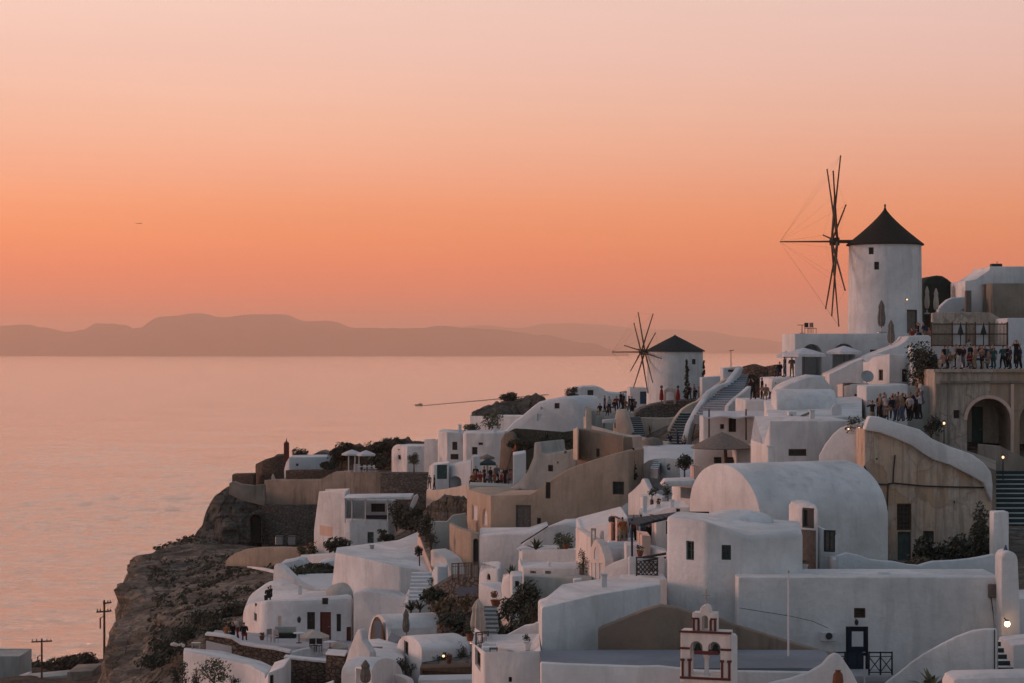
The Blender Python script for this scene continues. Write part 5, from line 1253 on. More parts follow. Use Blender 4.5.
b = Bld('white_house', 'blue-grey flat roof and wall behind the chapel', 'house', mat='white_blue'); b.block([(580,528,124),(628,516,119)], 590, 8, bev=.15, parapet=.2); b.done()
b = Bld('terrace', 'small upper terrace floor crowded under the navy pergola', 'terrace', part='floor'); b.block([(612,548,109.8),(670,548,109.8)], 600, 6, bev=.05); b.done()
# beige house
b = Bld('beige_house', 'large sandy beige house with a sloping parapet and grey door', 'house', mat='beige')
b.block([(467,489.5,172),(491,495.5,163)], 580, back=[(495,483,182),(530,486,178)], bev=.12)
b.slab([(491,580),(491,495.3),(529.5,494.5),(536,491),(546,484),(556,476.5),(570,468),(590,461),(608,455.5),(627,450),(629.5,452),(629,500),(629,580)], 163, 160, 6, bev=.08)
b.op('window',0,472,505,477.5,521, depth=.2, mat='canvas_white', frame='pinkish', bars=(0,0)).op('window',0,482.5,508,487.5,526, arch=1, depth=.2, mat='canvas_white', frame='pinkish', bars=(0,1))  # pale pane colour stands in for the reflection in the arched window
b.op('door',1,515.8,505,531,532.5, depth=.3, mat='grey_wood').op('window',1,537,518,541,526.5, depth=.25, mat='dark', bars=(0,0)).op('window',1,545.6,482,550.5,498.5, depth=.25, mat='dark', bars=(0,2)).op('window',1,612.6,481.5,624,494.5, depth=.25, mat='teal_dark', bars=(1,1))
b.done()
b = Bld('brown_wall', 'russet-brown upper wall with pale coping and a slit door', 'wall', mat='brown')
b.slab([(577,480),(577,428.5),(590,431),(606,434.5),(622.5,437.5),(623.5,448),(623.5,480)], 170, 166, 1.2, bev=.08).op('window',0,596,448.5,599.5,457, depth=.3, mat='dark', bars=(0,0)); b.done()
b = Bld('cream_wall', 'cream side wall running back from the russet-brown wall', 'wall', mat='cream'); b.block([(622.8,437,166),(642,436,172)], 480, 2.5, bev=.08); b.done()
b = Bld('pillar', 'cream gate pillar at the corner of the russet-brown wall', 'pillar', mat='cream'); b.block([(573.5,429,169),(577.5,428,168),(579,428,169)], 460, 1.0, bev=.06); b.done()
b = Bld('grey_house', 'grey-plastered house with small round vents and a tall chimney shoulder', 'house', mat='grey_green')
b.slab([(506,540),(509,489),(519,482),(527,472),(533,457),(534,442.5),(541,441.5),(542,452),(546,454),(574,449),(577,445),(577,540)], 175, 172, 5, bev=.12)
b.op('hole',0,564.3,451,566.6,453.5, depth=.3).op('hole',0,577-2.0,451.2,577-.4,453.5, depth=.3).op('window',0,548,465,553,471.5, depth=.3, mat='dark', bars=(0,0)).op('hole',0,557,461.5,558.6,463.5, depth=.3); b.done()
b = Bld('white_wall', 'blue-white flat roof block beside the chimney shoulder', 'wall', mat='white_blue'); b.block([(513,455,180),(526,453,180)], 500, 5, bev=.08); b.done()
b = Bld('terrace', 'grey roof terrace parapet with red-clad guests above the beige house', 'terrace', mat='grey_green', part='floor'); b.block([(469,485,176),(513,487,176)], 530, 4, bev=.08); b.done()
b = Bld('chimney', 'tall cream chimney standing beside the terrace diners', 'chimney', mat='cream'); b.block([(585,428,184),(586,408,183.5),(591.6,407.5,183.5)], 440, .9, bev=.06); b.done()
b = Bld('curved_wall', 'curved ochre courtyard wall with an arched dark doorway', 'wall', mat='beige')
pl = [(449.5,523,162),(452,525,159),(457,527.5,156.5),(464,530,155),(471,532,154.2),(479,534,154)]
b.block(pl, 600, back=[(452,522,164),(455,524,161),(459,526,158.4),(465,528.3,156.8),(472,530,156),(480,532.5,155.8)], bev=.06); b.op('window',3,466.5,999,470,999, depth=0) if False else None
b.op('window',4,473,538.5,478.4,565, arch=1, depth=.3, mat='dark', bars=(0,0)); b.done()
b = Bld('courtyard_wall', 'blue-green courtyard back wall enclosed by the curved ochre wall', 'wall', mat='grey_green'); b.slab([(430,575),(431,521.5),(447,521.5),(452,515.5),(466,513),(468,530),(468,575)], 168, 168, .6); b.done()
b = Bld('white_house', 'white wall sloping down from the curved ochre wall toward planters', 'house'); b.block([(479,534.5,154),(530,533.5,152),(549,528,152)], 620, 6, bev=.12); b.done()
b = Bld('vaulted_roof', 'low white domed roof with a diagonal step line', 'roof'); b.slab([(520,560),(520,545),(531,536),(542,529),(553,524.5),(568,523.5),(576,526.5),(580,532),(580,560)], 147, 146, 5, bev=.8); b.done()
r = small('handrail', 'dark diagonal handrail on the low domed roof', 'handrail', 530,540,146); bm = bmesh.new(); tube(bm, P(521,543.5,146), P(548,526.3,146.6), .05, .05, 5); emit('rail', bm, 'iron', r)
# ================================================================= upper middle: hill houses
b = Bld('white_house', 'round-topped white house with a dark doorway near the skyline', 'house', mat='white')
b.slab([(566,450),(566,399),(570,394),(575,388.5),(583,386.3),(597,386.3),(602,388),(607,391.7),(612,392.5),(629,394),(629,450)], 262, 262, 7, bev=.25)
b.op('door',0,587.5,390,593.4,401, depth=.3, mat='dark'); b.done()
b = Bld('white_house', 'small square white house with a slate-blue door beside the small windmill', 'house'); b.block([(629,392,252),(630,387.5,250),(647.5,388,250)], 440, 5, bev=.1).op('door',1,640,391.5,646.5,404, depth=.3, mat='blue'); b.done()
shrub('dark spreading bush on the round-topped white house', 572,398,255,2.6,1.5, mat='leaf_dark', n=260)
b = Bld('white_vault_house', 'very broad white vaulted house back with a small dark window on the hill', 'house', mat='white_blue')
b.slab([(470,470),(486,447),(500,434),(512,421),(520,415.6),(530,407),(537,401.7),(548,399),(562,396.5),(572,396.8),(577,399.5),(581,405),(586,414),(588,428),(588,470)], 252, 246, 9, bev=.9)
b.op('window',0,554.5,403,559.5,408.5, depth=.3, mat='dark', bars=(0,0)).op('hole',0,540.5,407,543,409, depth=.3).op('hole',0,537,414,542,421, depth=.15); b.done()
b = Bld('white_terrace', 'long pale terrace wall below the dark scrub ridge', 'terrace'); b.block([(470,415.5,268),(523,416,262)], 470, 6, bev=.1, parapet=.3); b.done()
shrub('grey clipped bush on the long pale terrace', 489,428,256,2.6,2.2, mat='leaf_pale', n=240); shrub('second grey bush on the long pale terrace', 496,428,255,2.4,2.7, mat='leaf_pale', n=260); shrub('dark small bush at the open end of the pale terrace', 472,432,256,2.8,1.5, mat='leaf', n=220)
tree('dense round-clipped tree on the dark scrub ridge', 509.5,406,275,3.2,2.0,.35,'leaf_dark',1500,.13,clumps=26)
crag('scrub_ridge', [(472,413),(478,410),(488,407),(496,404),(505,402.5),(515,401),(523,399),(531,396),(537,395),(541,396.5),(546,401)], [(472,417),(510,417),(530,414),(546,408)], 272, 270, 'dark_rock', .8, back=10, nx=60, ny=20)
b = Bld('shade_netting', 'dark green netting and creeper fence below the vaulted house', 'fence', mat='net_green'); b.slab([(503,470),(505,433),(514,428.5),(530,429.5),(548,431),(562,432),(577,430),(577,470)], 225, 218, .6, bev=.15); b.done()
for i, x in enumerate((513,527,541,553,566)): shrub('dark creeper clump on the netting fence, %s from its lower end' % ('first','second','third','fourth','fifth')[i], x,447+i%2*2,217-i*.8,2.6,1.3+(i%3)*.3, name='creeper', mat='leaf_dark', n=260)
b = Bld('earth_wall', 'small bare brown earth bank at the end of the netting fence', 'wall', mat='brown'); b.slab([(498,470),(500,440),(504,433),(510,431),(515,436),(515,470)], 224, 223, 1.2, bev=.3); b.done()
# terrace below the round-topped house
b = Bld('white_house', 'grey-white terrace block crowded with diners below the round-topped house', 'house', mat='grey_green'); b.block([(586,418,222),(592,410,224),(634,412,222)], 470, 8, bev=.1, parapet=.4); b.done()
b = Bld('stair_pillar', 'cream tapered pillar with a pale niche beside the steep steps', 'pillar', mat='cream'); b.slab([(612,450),(613,424),(616.5,409.5),(624,409),(627,417),(631,430),(633,450)], 216, 215, 1, bev=.12); b.done()
b = Bld('white_wall', 'pale boundary wall between the beige house and the steps', 'wall', mat='cream'); b.slab([(585,470),(586,425),(600,428.5),(616,433),(633,436),(660,441),(668,442),(668,470)], 200, 196, .8, bev=.1); b.done()
r = small('boulder_cover', 'pale cloth-covered mound at the foot of the steps', 'cover', 652,444,190); bm = bmesh.new(); lathe(bm, P(652,444.5,190), [(1.1,0),(1.0,.35),(.6,.6),(0,.72)], 18); emit('cover', bm, 'canvas_grey', r, smooth=60)
# white roofs and houses at x 387-480
b = Bld('chapel', 'small white chapel with arched gable and one dark window facing the sea', 'chapel')
b.vault((391.5,451,270),(404,451,263),444.3,500,5, back_dir=(1,.35), bev=.1); b.op('window',0,398,455,401,459.5, depth=.3, mat='dark', bars=(0,0)).op('hole',0,398,449,399.5,450.5, depth=.2); b.done()
b = Bld('white_house', 'low white house with rear wall between the arched chapel and two-window house', 'house'); b.block([(402,446.5,262),(407,446,260),(424,446,260),(440,447,258)], 500, 6, bev=.1).op('door',2,427.5,454,433,466, depth=.3, mat='wood'); b.done()
tree('small dark tree against the low white house', 414,472,255,2.2,2.6,.9,'leaf',700,.11)
b = Bld('white_house', 'plain white house with two dark windows one above the other', 'house')
b.block([(438,432,256),(447,432,252),(465,433,252),(475,435,252)], 500, 8, bev=.08)
b.op('window',1,452.3,441.7,457.3,450, depth=.3, mat='dark', bars=(0,1)).op('window',1,450.5,454,458.5,459.5, depth=.4, mat='dark', bars=(1,0)).op('hole',1,461.5,440,463,442, depth=.2).op('window',2,466,440,468,443, depth=.2, mat='dark', bars=(0,0)); b.done()
b = Bld('white_house', 'low wide white house with one dark window below the pale terrace', 'house'); b.block([(463,433.5,248),(466,433,246),(505,433,244)], 500, 8, bev=.12)
b.op('window',1,472,447,477.5,454.5, depth=.3, mat='dark', bars=(0,1)).op('window',1,478.5,442.5,483,445, depth=.3, mat='dark', bars=(0,0)); b.done()
b = Bld('step_wall', 'stepped white parapet on the sea side of the two-window house', 'wall'); b.slab([(424,500),(424,439.5),(431.5,439),(433,442),(439,438),(440,500)], 259, 258, 1.2); b.done()
b = Bld('white_house', 'little white gatehouse with a slate-blue shutter door', 'house'); b.block([(427,486,238),(430,467,236),(434,464.5,235),(449,463,235)], 520, 4, bev=.12).op('door',2,437,464.8,447,479, depth=.25, mat='teal'); b.done()
b = Bld('white_house', 'blue-grey house front with a dark arched porch beside the blue door', 'house', mat='white_blue'); b.block([(448,466.5,236),(460,463,234),(471,461,232)], 520, 4, bev=.08).op('hole',0,450,476,461.5,487, arch=.5, depth=1.5); b.done()
b = Bld('chimney', 'broad pale chimney block before the terrace diners', 'chimney'); b.block([(472,456.5,214),(480,456,214)], 500, 1.6, bev=.1); b.done()
open_parasol('teal square parasol over the terrace diners', 488,480,458.5,206,2.3,.45,'teal_dark',sides=4)
open_parasol('grey parasol above the broad pale chimney', 487,470,454.5,222,1.8,.3,'canvas_grey')
r = root('flag', 'red and orange flag drooping from a leaning pole on the diners terrace', 'flag', P(507.5,470,196)); bm = bmesh.new(); tube(bm, P(506,472,196), P(515.5,442,196), .05, .035, 6); emit('pole', bm, 'wood', r)
bm = bmesh.new(); V = []
for i in range(7):
    u = i/6; V.append([bm.verts.new(P(515.5-6.5*u-1.2*v+ (1.2*math.sin(v*3)), 443.5+13*u+7*v*(1-.3*u), 196)+Vector((0,.14*math.sin(u*9+v*3),0))) for v in (0,.35,.7,1)])
for i in range(6):
    for k in range(3): f = bm.faces.new((V[i][k],V[i+1][k],V[i+1][k+1],V[i][k+1])); f.material_index = 0 if i < 3 else 1
bmesh.ops.solidify(bm, geom=bm.faces, thickness=.02); emit('cloth', bm, ['orange','cloth_pink'], r)
b = Bld('ochre_wall', 'ochre retaining wall with rounded dark cave mouth below the gatehouse', 'wall', mat='cream'); b.slab([(425,540),(426,490),(440,489.5),(455,487),(466,484),(472,486),(474,540)], 226, 214, 2, bev=.15); b.done()
crag('cave_bank', [(424,512),(432,504),(440,500),(450,497),(460,498),(468,502)], [(424,530),(468,530)], 212, 205, 'dark_rock', .7, back=4, nx=40, ny=20)
# dark terrace walls and ridge toward the castle
b = Bld('stone_wall', 'dark dry-stone terrace wall under the chapel', 'wall', mat='dark_stone'); b.slab([(380,520),(380,473),(400,473.2),(428,473.5),(428,520)], 255, 252, 3, bev=.1); b.done()
b = Bld('stone_wall', 'long plastered brown retaining wall under the parasol terrace', 'wall', mat='tan'); b.slab([(264,512),(264,480),(320,479.7),(328,475),(336,471.3),(360,471.8),(381,472.3),(381,512)], 283, 270, 4, bev=.1); b.done()
b = Bld('stone_wall', 'dark rubble wall between white castle house and retaining wall', 'wall', mat='brown_stone'); b.slab([(285.5,490),(285.5,470.3),(310,470),(338,470.3),(337,474),(328,480),(328,490)], 283, 280, 2); b.done()
b = Bld('ruined_tower', 'square ruined stone castle tower with broken top', 'tower', mat='brown_stone')
b.block([(255.5,464,294),(262,461,291),(266.5,460,290.5),(273,456.5,290),(278,455,290),(284.5,455,290)], 500, 6, bev=.15); b.op('hole',4,278.5,999,280,999) if False else None; b.done()
b = Bld('ruin_patch', 'pale patch of ruined masonry at the foot of the castle tower', 'wall', mat='cream'); b.slab([(271,483),(271.5,476),(273,473.5),(275.5,479),(275.5,483)], 286, 286, .3, bev=.05); b.done()
r = root('bell_turret', 'slim red-brown bell turret with a tiny spire on the castle', 'turret', P(286.5,462,288)); bm = bmesh.new(); box(bm, P(286.5,452,288), (.72,.72,2.6)); soften(bm,.06,1); emit('shaft', bm, 'red_brown', r); bm = bmesh.new(); lathe(bm, P(286.5,443.3,288), [(.42,0),(.38,.08),(.1,.3),(.03,.75),(0,.8)], 12); emit('spire', bm, 'red_brown', r)
b = Bld('white_house', 'long low white house beside the castle tower', 'house', mat='white_blue'); b.block([(284,469.5,290),(286,462,288),(289,457.2,287),(332.5,456.8,287)], 490, 6, bev=.1).op('window',2,296,463.5,298.5,466, depth=.2, mat='dark', bars=(0,0)); b.done()
b = Bld('hip_roof_house', 'house with a low grey hipped roof behind the long white house', 'house', part='roof', mat='grey_wood'); b.slab([(309,459),(311,455.5),(318,452),(323,451),(330,454),(334,457),(334,459)], 297, 297, 5, bev=.1); b.done()
shrub('dark rounded trees behind the long white castle house', 300,459,293,2.9,1.8, name='bush', mat='leaf_dark', n=420)
crag('scrub_ridge', [(332,452),(336,449),(343,447.5),(352,445),(360,447),(370,446.5),(385,444),(398,441),(405,440.5),(412,443),(428,443)], [(332,475),(380,474),(428,472)], 286, 276, 'earth', .5, back=8, nx=90, ny=30)
b = Bld('parapet', 'light brown parapet curving round the castle viewpoint', 'parapet', mat='tan'); b.slab([(229,494),(229,483),(233,481.5),(240,484),(252,485.5),(264,484.5),(265,500),(264,506),(240,500)], 275.5, 275, 1.2, bev=.1); b.done()
b = Bld('ruined_wall', 'low dark ruined wall at the tip of the castle rock', 'wall', mat='brown_stone'); b.block([(232,474.5,290),(253.5,474,288)], 492, 3, bev=.1); b.done()
r = root('cave_doorway', 'arched dark doorway cut into the castle rock', 'doorway', P(254,540,281)); bm = bmesh.new()
out_ = [P(246.5,542,274.5)]+[P(254.3-7.8*math.cos(math.pi*i/12), 524-11.5*math.sin(math.pi*i/12), 274.5) for i in range(13)]+[P(262,542,274.5)]; prism(bm, out_, (0,7,0)); bmesh.ops.recalc_face_normals(bm, faces=bm.faces)
fr_ = emit('surround', bm, 'dark_stone', r); cut = bmesh.new(); prism(cut, [P(249,545,273)]+[P(254.3-5.6*math.cos(math.pi*i/12), 521-6*math.sin(math.pi*i/12), 273) for i in range(13)]+[P(259.6,545,273)], (0,6.5,0)); bmesh.ops.recalc_face_normals(cut, faces=cut.faces); bool_cut(fr_, cut, r)
bm = bmesh.new(); prism(bm, [P(248.8,543,276)]+[P(254.3-5.7*math.cos(math.pi*i/12), 521-6.1*math.sin(math.pi*i/12), 276) for i in range(13)]+[P(259.8,543,276)], (0,.1,0)); emit('door', bm, 'dark', r)
for x, l in ((279.5,'pale green-grey container box by the castle rock'),(292,'second pale container box nearer the white houses')):
    r = small('container', l, 'container', x,545,268); bm = bmesh.new(); box(bm, P(x,540.5,268.5), (1.0,.8,1.1)); soften(bm,.05,1); emit('box', bm, 'metal', r); bm = bmesh.new(); box(bm, P(x,536,268.5), (1.08,.88,.08)); emit('lid', bm, 'grey_wood', r)
b = Bld('curved_wall', 'low curved pinkish-brown wall ending the castle path', 'wall', mat='beige')
b.slab([(225,566),(225.5,561),(229,557),(235,553),(246,549),(260,547.3),(278,547),(297,547.5),(306,550),(306,569),(262,568),(240,566.5)], 238, 232, .8, bev=.08); b.done()
b = Bld('path_edge', 'thin white kerb wall above the slope behind the sweeping white wall', 'wall'); b.slab([(247,567.5),(247,566.3),(262,568),(275,571),(276,574),(262,570.5)], 226, 210, .5, bev=.03); b.done()
shrub('pink flowering bush at the end of the curved wall', 302,556,225,2.0,1.6, mat='leaf', n=240, flowers='flower'); shrub('larger pink flowering bush against the white loggia house', 310,555,223,2.2,1.9, mat='leaf', n=260, flowers='flower')
# parasol terrace
open_parasol('white open parasol beside the thin white pergola frame', 352,472,449.7,268,2.9,.5,'canvas_white'); open_parasol('pale open parasol next to the frame on the retaining wall', 366,472,450.3,266,2.6,.5,'canvas_white')
r = root('canopy_stand', 'thin white square frame with a white back panel under the parasols', 'frame', P(354,472,267))
for x in (348.7,355,359): bm = bmesh.new(); tube(bm, P(x,472,267), P(x,455,267), .08, .08, 6); emit('post', bm, 'canvas_white', r)
bm = bmesh.new(); tube(bm, P(348,455,267), P(360,455,267), .08); emit('beam', bm, 'canvas_white', r); bm = bmesh.new(); box(bm, P(357,468,267.2), (.9,.1,1.1)); emit('panel', bm, 'canvas_white', r)
for i, x in enumerate((362,367,372)): table_set('white table on the retaining wall terrace, %s from the pergola frame' % ('first','second','third')[i], x,472,265, mat='canvas_white')
for i, x in enumerate((364.5,370,375)): chair('white chair on the retaining wall terrace, %s from the pergola frame' % ('first','second','third')[i], x,472,264.6,.5*i,'canvas_white')
# white loggia house
b = Bld('loggia_house', 'white loggia house with thin flat canopy and a beige wall patch', 'house')
b.block([(314,530,234),(319.5,492.3,233),(345,492.8,229)], 580, 7, bev=.1).block([(344,520,226),(350,520,225.5),(361,519.5,225.4),(388,521,225)], 580, 2.2, bev=.08)
b.op('panel',1,318+2,526,333,536, depth=.05, mat='pinkish').op('door',4,367.5,532,373.7,543, depth=.25, mat='green_door'); b.done()
b = Bld('canopy_roof', 'thin white flat canopy of the loggia on slim posts', 'canopy', part='canopy', mat='white')
b.block([(343.5,497.8,225),(411,497,224)], 499.2, 6, bev=.02)
r = b.done()
for x in (345,352,365.5,387.8): bm = bmesh.new(); tube(bm, P(x,523,225.3), P(x,498,225.3), .07, .07, 6); emit('post', bm, 'canvas_white', r)
b = Bld('loggia_back_wall', 'white rear wall with dark slatted opening inside the loggia', 'wall'); b.block([(345,500,232),(395,500,231.8)], 560, 1, bev=.05).op('window',0,371,503.5,385,512, depth=.5, mat='dark', bars=(4,0)); b.done()
r = small('loggia_bench', 'dark cushion bench on the loggia parapet', 'bench', 376,520,227); bm = bmesh.new(); box(bm, P(377,518.6,227.5), (2.8,.7,.22)); soften(bm,.05,1); emit('seat', bm, 'navy', r); bm = bmesh.new(); box(bm, P(377,516.5,228), (2.8,.15,.3)); emit('backrest', bm, 'navy', r)
b = Bld('curved_buttress', 'white curved fin wall at the end of the loggia canopy', 'wall'); b.slab([(409,510),(411,503),(414,496),(417,494),(418.5,497),(416,504),(411.5,511)], 222, 222, .6, bev=.06); b.done()
shrub('dark bush filling the gap under the loggia canopy', 397,530,221,3.6,3.4, mat='leaf_dark', n=500); shrub('dark shrub slope below the gatehouse', 411,530,214,3.8,3.0, mat='leaf_dark', n=500); shrub('dark bush below the loggia parapet', 385,540,216,3.4,1.5, mat='leaf_dark', n=300)
shrub('wide dark bush at the foot of the loggia house', 341,552,214,3.8,1.6, mat='leaf_dark', n=420)
b = Bld('white_wall', 'low grey-white wall under the wide dark bush', 'wall', mat='white_blue'); b.block([(300,556,222),(345,553,214)], 590, 1.5, bev=.1); b.done()
b = Bld('white_vault', 'low white rounded cistern roof beside the sweeping wall', 'roof', mat='white_blue'); b.slab([(276,575),(277,566),(283,562),(292,560.5),(300,558),(304,560),(308,564),(308,575)], 205, 205, 3, bev=.5); b.done()
b = Bld('white_vault', 'second low white cistern roof under the dark bush', 'roof', mat='white_blue'); b.slab([(313,572),(315,565.5),(321,562),(333,560),(345,561),(345,572)], 203, 203, 3, bev=.5); b.done()
b = Bld('white_yard', 'pale yard floor between the sweeping wall and the big white house', 'yard', mat='white_blue', part='floor'); b.block([(296,592,172),(345,592,172)], 620, back=[(298,574,186),(345,573,186)], bev=0); b.done()
shrub('dark scrub band between cistern roofs and pale yard', 318,575,190,5.5,1.1, name='low_shrub', mat='leaf_dark', n=420); shrub('green-grey scrub beside the sweeping wall', 298,582,186,2.4,1.7, name='low_shrub', mat='leaf', n=260)
# big white slanted house
b = Bld('white_house', 'big blank white house with a slanting flat roof and pale coping', 'house')
b.block([(331,596,158),(335,551.5,157),(365,558,152),(400,566.5,150),(433,572,150)], 690, back=[(337,549,160),(352,547,166),(372,544.5,172),(397,540,176),(419,531,180)], bev=.12)
b.slab([(352,700),(352,592),(362,590),(392,594),(398,597),(432,600),(432,700)], 149, 147, 2, bev=.3)
b.op('door',4,346,999,350,999) if False else None
b.op('window',4,355.8,610,359.3,619, depth=.25, mat='dark', bars=(0,0)).op('hole',0,300,999,301,999) if False else None
b.done()
b = Bld('parapet', 'pink-lit sloping parapet running down from the hanging plants', 'parapet', mat='pinkish'); b.block([(417.5,531,168),(430,566,149.5),(432,572,148.5)], 640, 1.0, bev=.08); b.done()
b = Bld('white_wall', 'short pale wall descending beside the pink-lit parapet', 'wall', mat='white_warm'); b.slab([(430,600),(430,549),(437,552),(446,559),(450,570),(452,580),(452,600)], 150, 148, 1.5, bev=.15); b.done()
r = small('round_bush', 'dark ball-shaped clipped bush against the big white wall', 'bush', 419.5,558,150); bm = bmesh.new(); leaves(bm, P(419.5,551,149.5), (.42,.4,.5), 500, .07, 11, 16); emit('foliage', bm, 'leaf_dark', r); bm = bmesh.new(); tube(bm, P(419.5,566,149.8), P(419.5,551,149.8), .05); emit('stem', bm, 'wood', r)
shrub('dark trailing plants over the corner above the pink-lit parapet', 426,538,163,1.8,2.2, mat='leaf_dark', n=420); shrub('dark trailing plant lower down behind the pink-lit parapet', 431,548,158,1.4,1.8, mat='leaf_dark', n=260); shrub('dark bush on the roof corner beside the trailing plants', 415,527,172,1.8,1.0, mat='leaf_dark', n=200)
# house with the red door
b = Bld('white_house', 'rounded white house with a red door and several small dark windows', 'house')
b.block([(243,611,160),(248,603,156.5),(262,600,151),(300,599,150.2),(353,597,150)], 660, back=[(248,596,166),(266,579.5,168),(284,577,168),(310,588,164),(353,589,160)], bev=.45)
b.op('window',1,254,613,256.8,621, depth=.3, mat='red_brown', bars=(0,0)).op('window',1,254.2,603.5,256,606.5, depth=.2, mat='dark', bars=(0,0)).op('window',3,307,612,315,629.5, depth=.3, mat='dark', bars=(1,1)).op('door',3,320,612,331,640, depth=.3, mat='red_brown').op('window',3,336.5,614,341,631.5, depth=.3, mat='dark', bars=(0,1)).op('window',3,322,595+3,328,604.5, depth=.3, mat='dark', bars=(0,0)).op('door',3,346.5,627,350.8,648, depth=.3, mat='red_brown').op('panel',2,278,615.5,281.5,629.5, arch=1, depth=.08, mat='pinkish'); b.done()
wall_lamp_ = small('wall_lantern', 'small unlit dark lantern between the beige niche and the dark window', 'lamp', 299,622,149.8); bm = bmesh.new(); lathe(bm, P(299,623,149.6), [(.04,0),(.13,.1),(.15,.35),(.03,.5)], 8); tube(bm, P(299,620,149.6), P(299,619,150.3), .02); emit('lantern', bm, 'iron', wall_lamp_)
b = Bld('sweeping_wall', 'white wall sweeping down in a curve behind the seated pair', 'wall')
b.slab([(272,600),(273,571),(273.5,565.5),(276,563.5),(279,564),(284,568),(290,574),(296,580),(304,585),(314,588.5),(330,589.5),(352,589.5),(352,600)], 170, 166, .8, bev=.15); b.done()
b = Bld('small_dome', 'shallow white-green dome roof beside the red door house', 'dome', mat='grey_green', part='dome'); b.dome(346.5,592,155.5,1.6,.75,1.6,yb=598); b.done()
b = Bld('terrace', 'pale stone terrace in front of the red door', 'terrace', mat='terrace', part='floor'); b.block([(206,641,138.5),(290,658,136.5),(352,664,134)], 720, back=[(215,630,152),(285,636,152.5),(356,640,151)], bev=0); b.done()
b = Bld('stone_parapet', 'brown dry-stone terrace parapet topped by a white coping, sea side', 'parapet', mat='brown_stone')
pts_ = [(205,635.5),(216.5,636.5),(231.6,639),(241,645),(255,647.5),(274,650),(290,653.5)]
b.slab([(205,660)]+pts_+[(290,690),(270,690)], 139, 135.5, .7, bev=.06); r = b.done()
def coping(pts, D0, D1, th, w, par, mt='white'):
    bm = bmesh.new(); x0, x1 = pts[0][0], pts[-1][0]
    rows_ = []
    for px, py in pts:
        D = D0+(D1-D0)*(px-x0)/(x1-x0); p = P(px,py,D); rows_.append([bm.verts.new(p+Vector((0,a,z))) for a, z in ((-.06,0),(-.06,th),(w,th),(w,0))])
    for A, B in zip(rows_, rows_[1:]):
        for k in range(4): bm.faces.new((A[k], B[k], B[(k+1)%4], A[(k+1)%4]))
    bm.faces.new(rows_[0]); bm.faces.new(rows_[-1][::-1]); bmesh.ops.recalc_face_normals(bm, faces=bm.faces); soften(bm,.03,1,50); emit('coping', bm, mt, par)
coping(pts_, 138.95, 135.45, .16, .85, r)
b = Bld('stone_parapet', 'brown dry-stone terrace parapet topped by a white coping, house side', 'parapet', mat='brown_stone')
b.slab([(284.5,700),(284.5,659),(302,661),(326.5,663.5),(326.5,700)], 131, 130, .7, bev=.06); r = b.done(); coping([(284,658.7),(302,660.7),(327,663.2)], 130.95, 129.95, .16, .85, r)
b = Bld('stone_wall', 'square brown dry-stone wall stub beside the white diagonal wall', 'wall', mat='brown_stone'); b.block([(326,655,127),(345,656.5,126)], 700, 2, bev=.08); r = b.done(); coping([(325.5,655),(345.3,656.5)], 126.95, 125.95, .1, 2.0, r)
# terrace furniture
r = small('garden_sofa', 'grey-green sofa with back cushions on the red door terrace', 'sofa', 285,640,142); 
bm = bmesh.new(); box(bm, P(285.5,635.5,143), (1.55,.6,.35)); soften(bm,.05,1); emit('seat', bm, 'net_green', r); bm = bmesh.new(); box(bm, P(285.5,630.5,143.5), (1.55,.18,.6)); soften(bm,.05,1); emit('backrest', bm, 'grey_green', r)
open_parasol('wide sand-coloured parasol in front of the red door', 314,644,630,143,2.3,.45,'canvas'); open_parasol('small pale parasol at the inner end of the red door terrace', 338,652,641,140,1.5,.4,'canvas')
table_set('blue-white table between sofa and wide parasol', 299,643,141.5); table_set('white table near the stone stub', 330,652,139.5); chair('dark chair with crossed frame on the red door terrace', 313,652,138,.3,'iron'); chair('second dark chair on the red door terrace', 318,652,138,-.4,'iron'); chair('white lounge chair at the seaward end of the terrace', 271,642,142,.8,'metal'); chair('light metal chair beside the grey-green sofa', 274.5,643,141,-.5,'metal')
flowerpot('low pot in the corner by the seated group', 262,640,143,.4,.3,'terracotta',ph=.3)
b = Bld('bench_wall', 'low white bench wall along the terrace edge', 'wall'); b.block([(290,653,135.5),(300,650,136.5),(322,646,139)], 680, .8, bev=.06); b.done()
# lower white houses
b = Bld('white_house', 'long low white house below the dry-stone parapet', 'house')
b.block([(183.5,651,131),(216,657,129),(250,665,126.5),(265,673.5,124)], 760, back=[(184,647.5,135),(222,650,134.2),(262,661,133),(274,667,131)], bev=.1); b.done()
b = Bld('white_house', 'small white house corner with a narrow dark window at the picture bottom', 'house'); b.block([(264,681,123.5),(268,672.5,122),(284,666.5,123)], 760, 4, bev=.1).op('window',1,270,675,274,690, depth=.25, mat='dark', bars=(0,0)); b.done()
b = Bld('white_wall', 'plain white wall below the stone stub', 'wall'); b.block([(300,699,118),(330,688,117)], 760, 3, bev=.1); b.done()
r = small('market_trolley', 'pale grey trolley stand on the corner of the long low house', 'trolley', 196,648,131); bm = bmesh.new(); box(bm, P(196,643.5,131.5), (.6,.4,.12)); emit('top', bm, 'metal', r); 
for sx in (-1,1): bm = bmesh.new(); tube(bm, P(196,649,131.5)+Vector((sx*.25,0,0)), P(196,643.5,131.5)+Vector((sx*.25,0,0)), .04); emit('leg', bm, 'metal', r)
tree('loose grey-green tree in front of the long low white house', 214,690,112,2.5,1.9,.35,'leaf',700,.075,clumps=26); shrub('dark upright shrub beside the loose grey-green tree', 197,688,113,.9,1.3, mat='leaf_dark', n=240); shrub('round dark plant below the loose grey-green tree', 233,684,112,.9,.5, mat='leaf_dark', n=140); shrub('dark bush at the very corner of the long low house', 180,688,128,1.6,2.0, mat='leaf_dark', n=260)
r = root('rubble_heap', 'pale rubble heap on the slope below the cliff', 'rubble', P(176,645,138)); bm = bmesh.new()
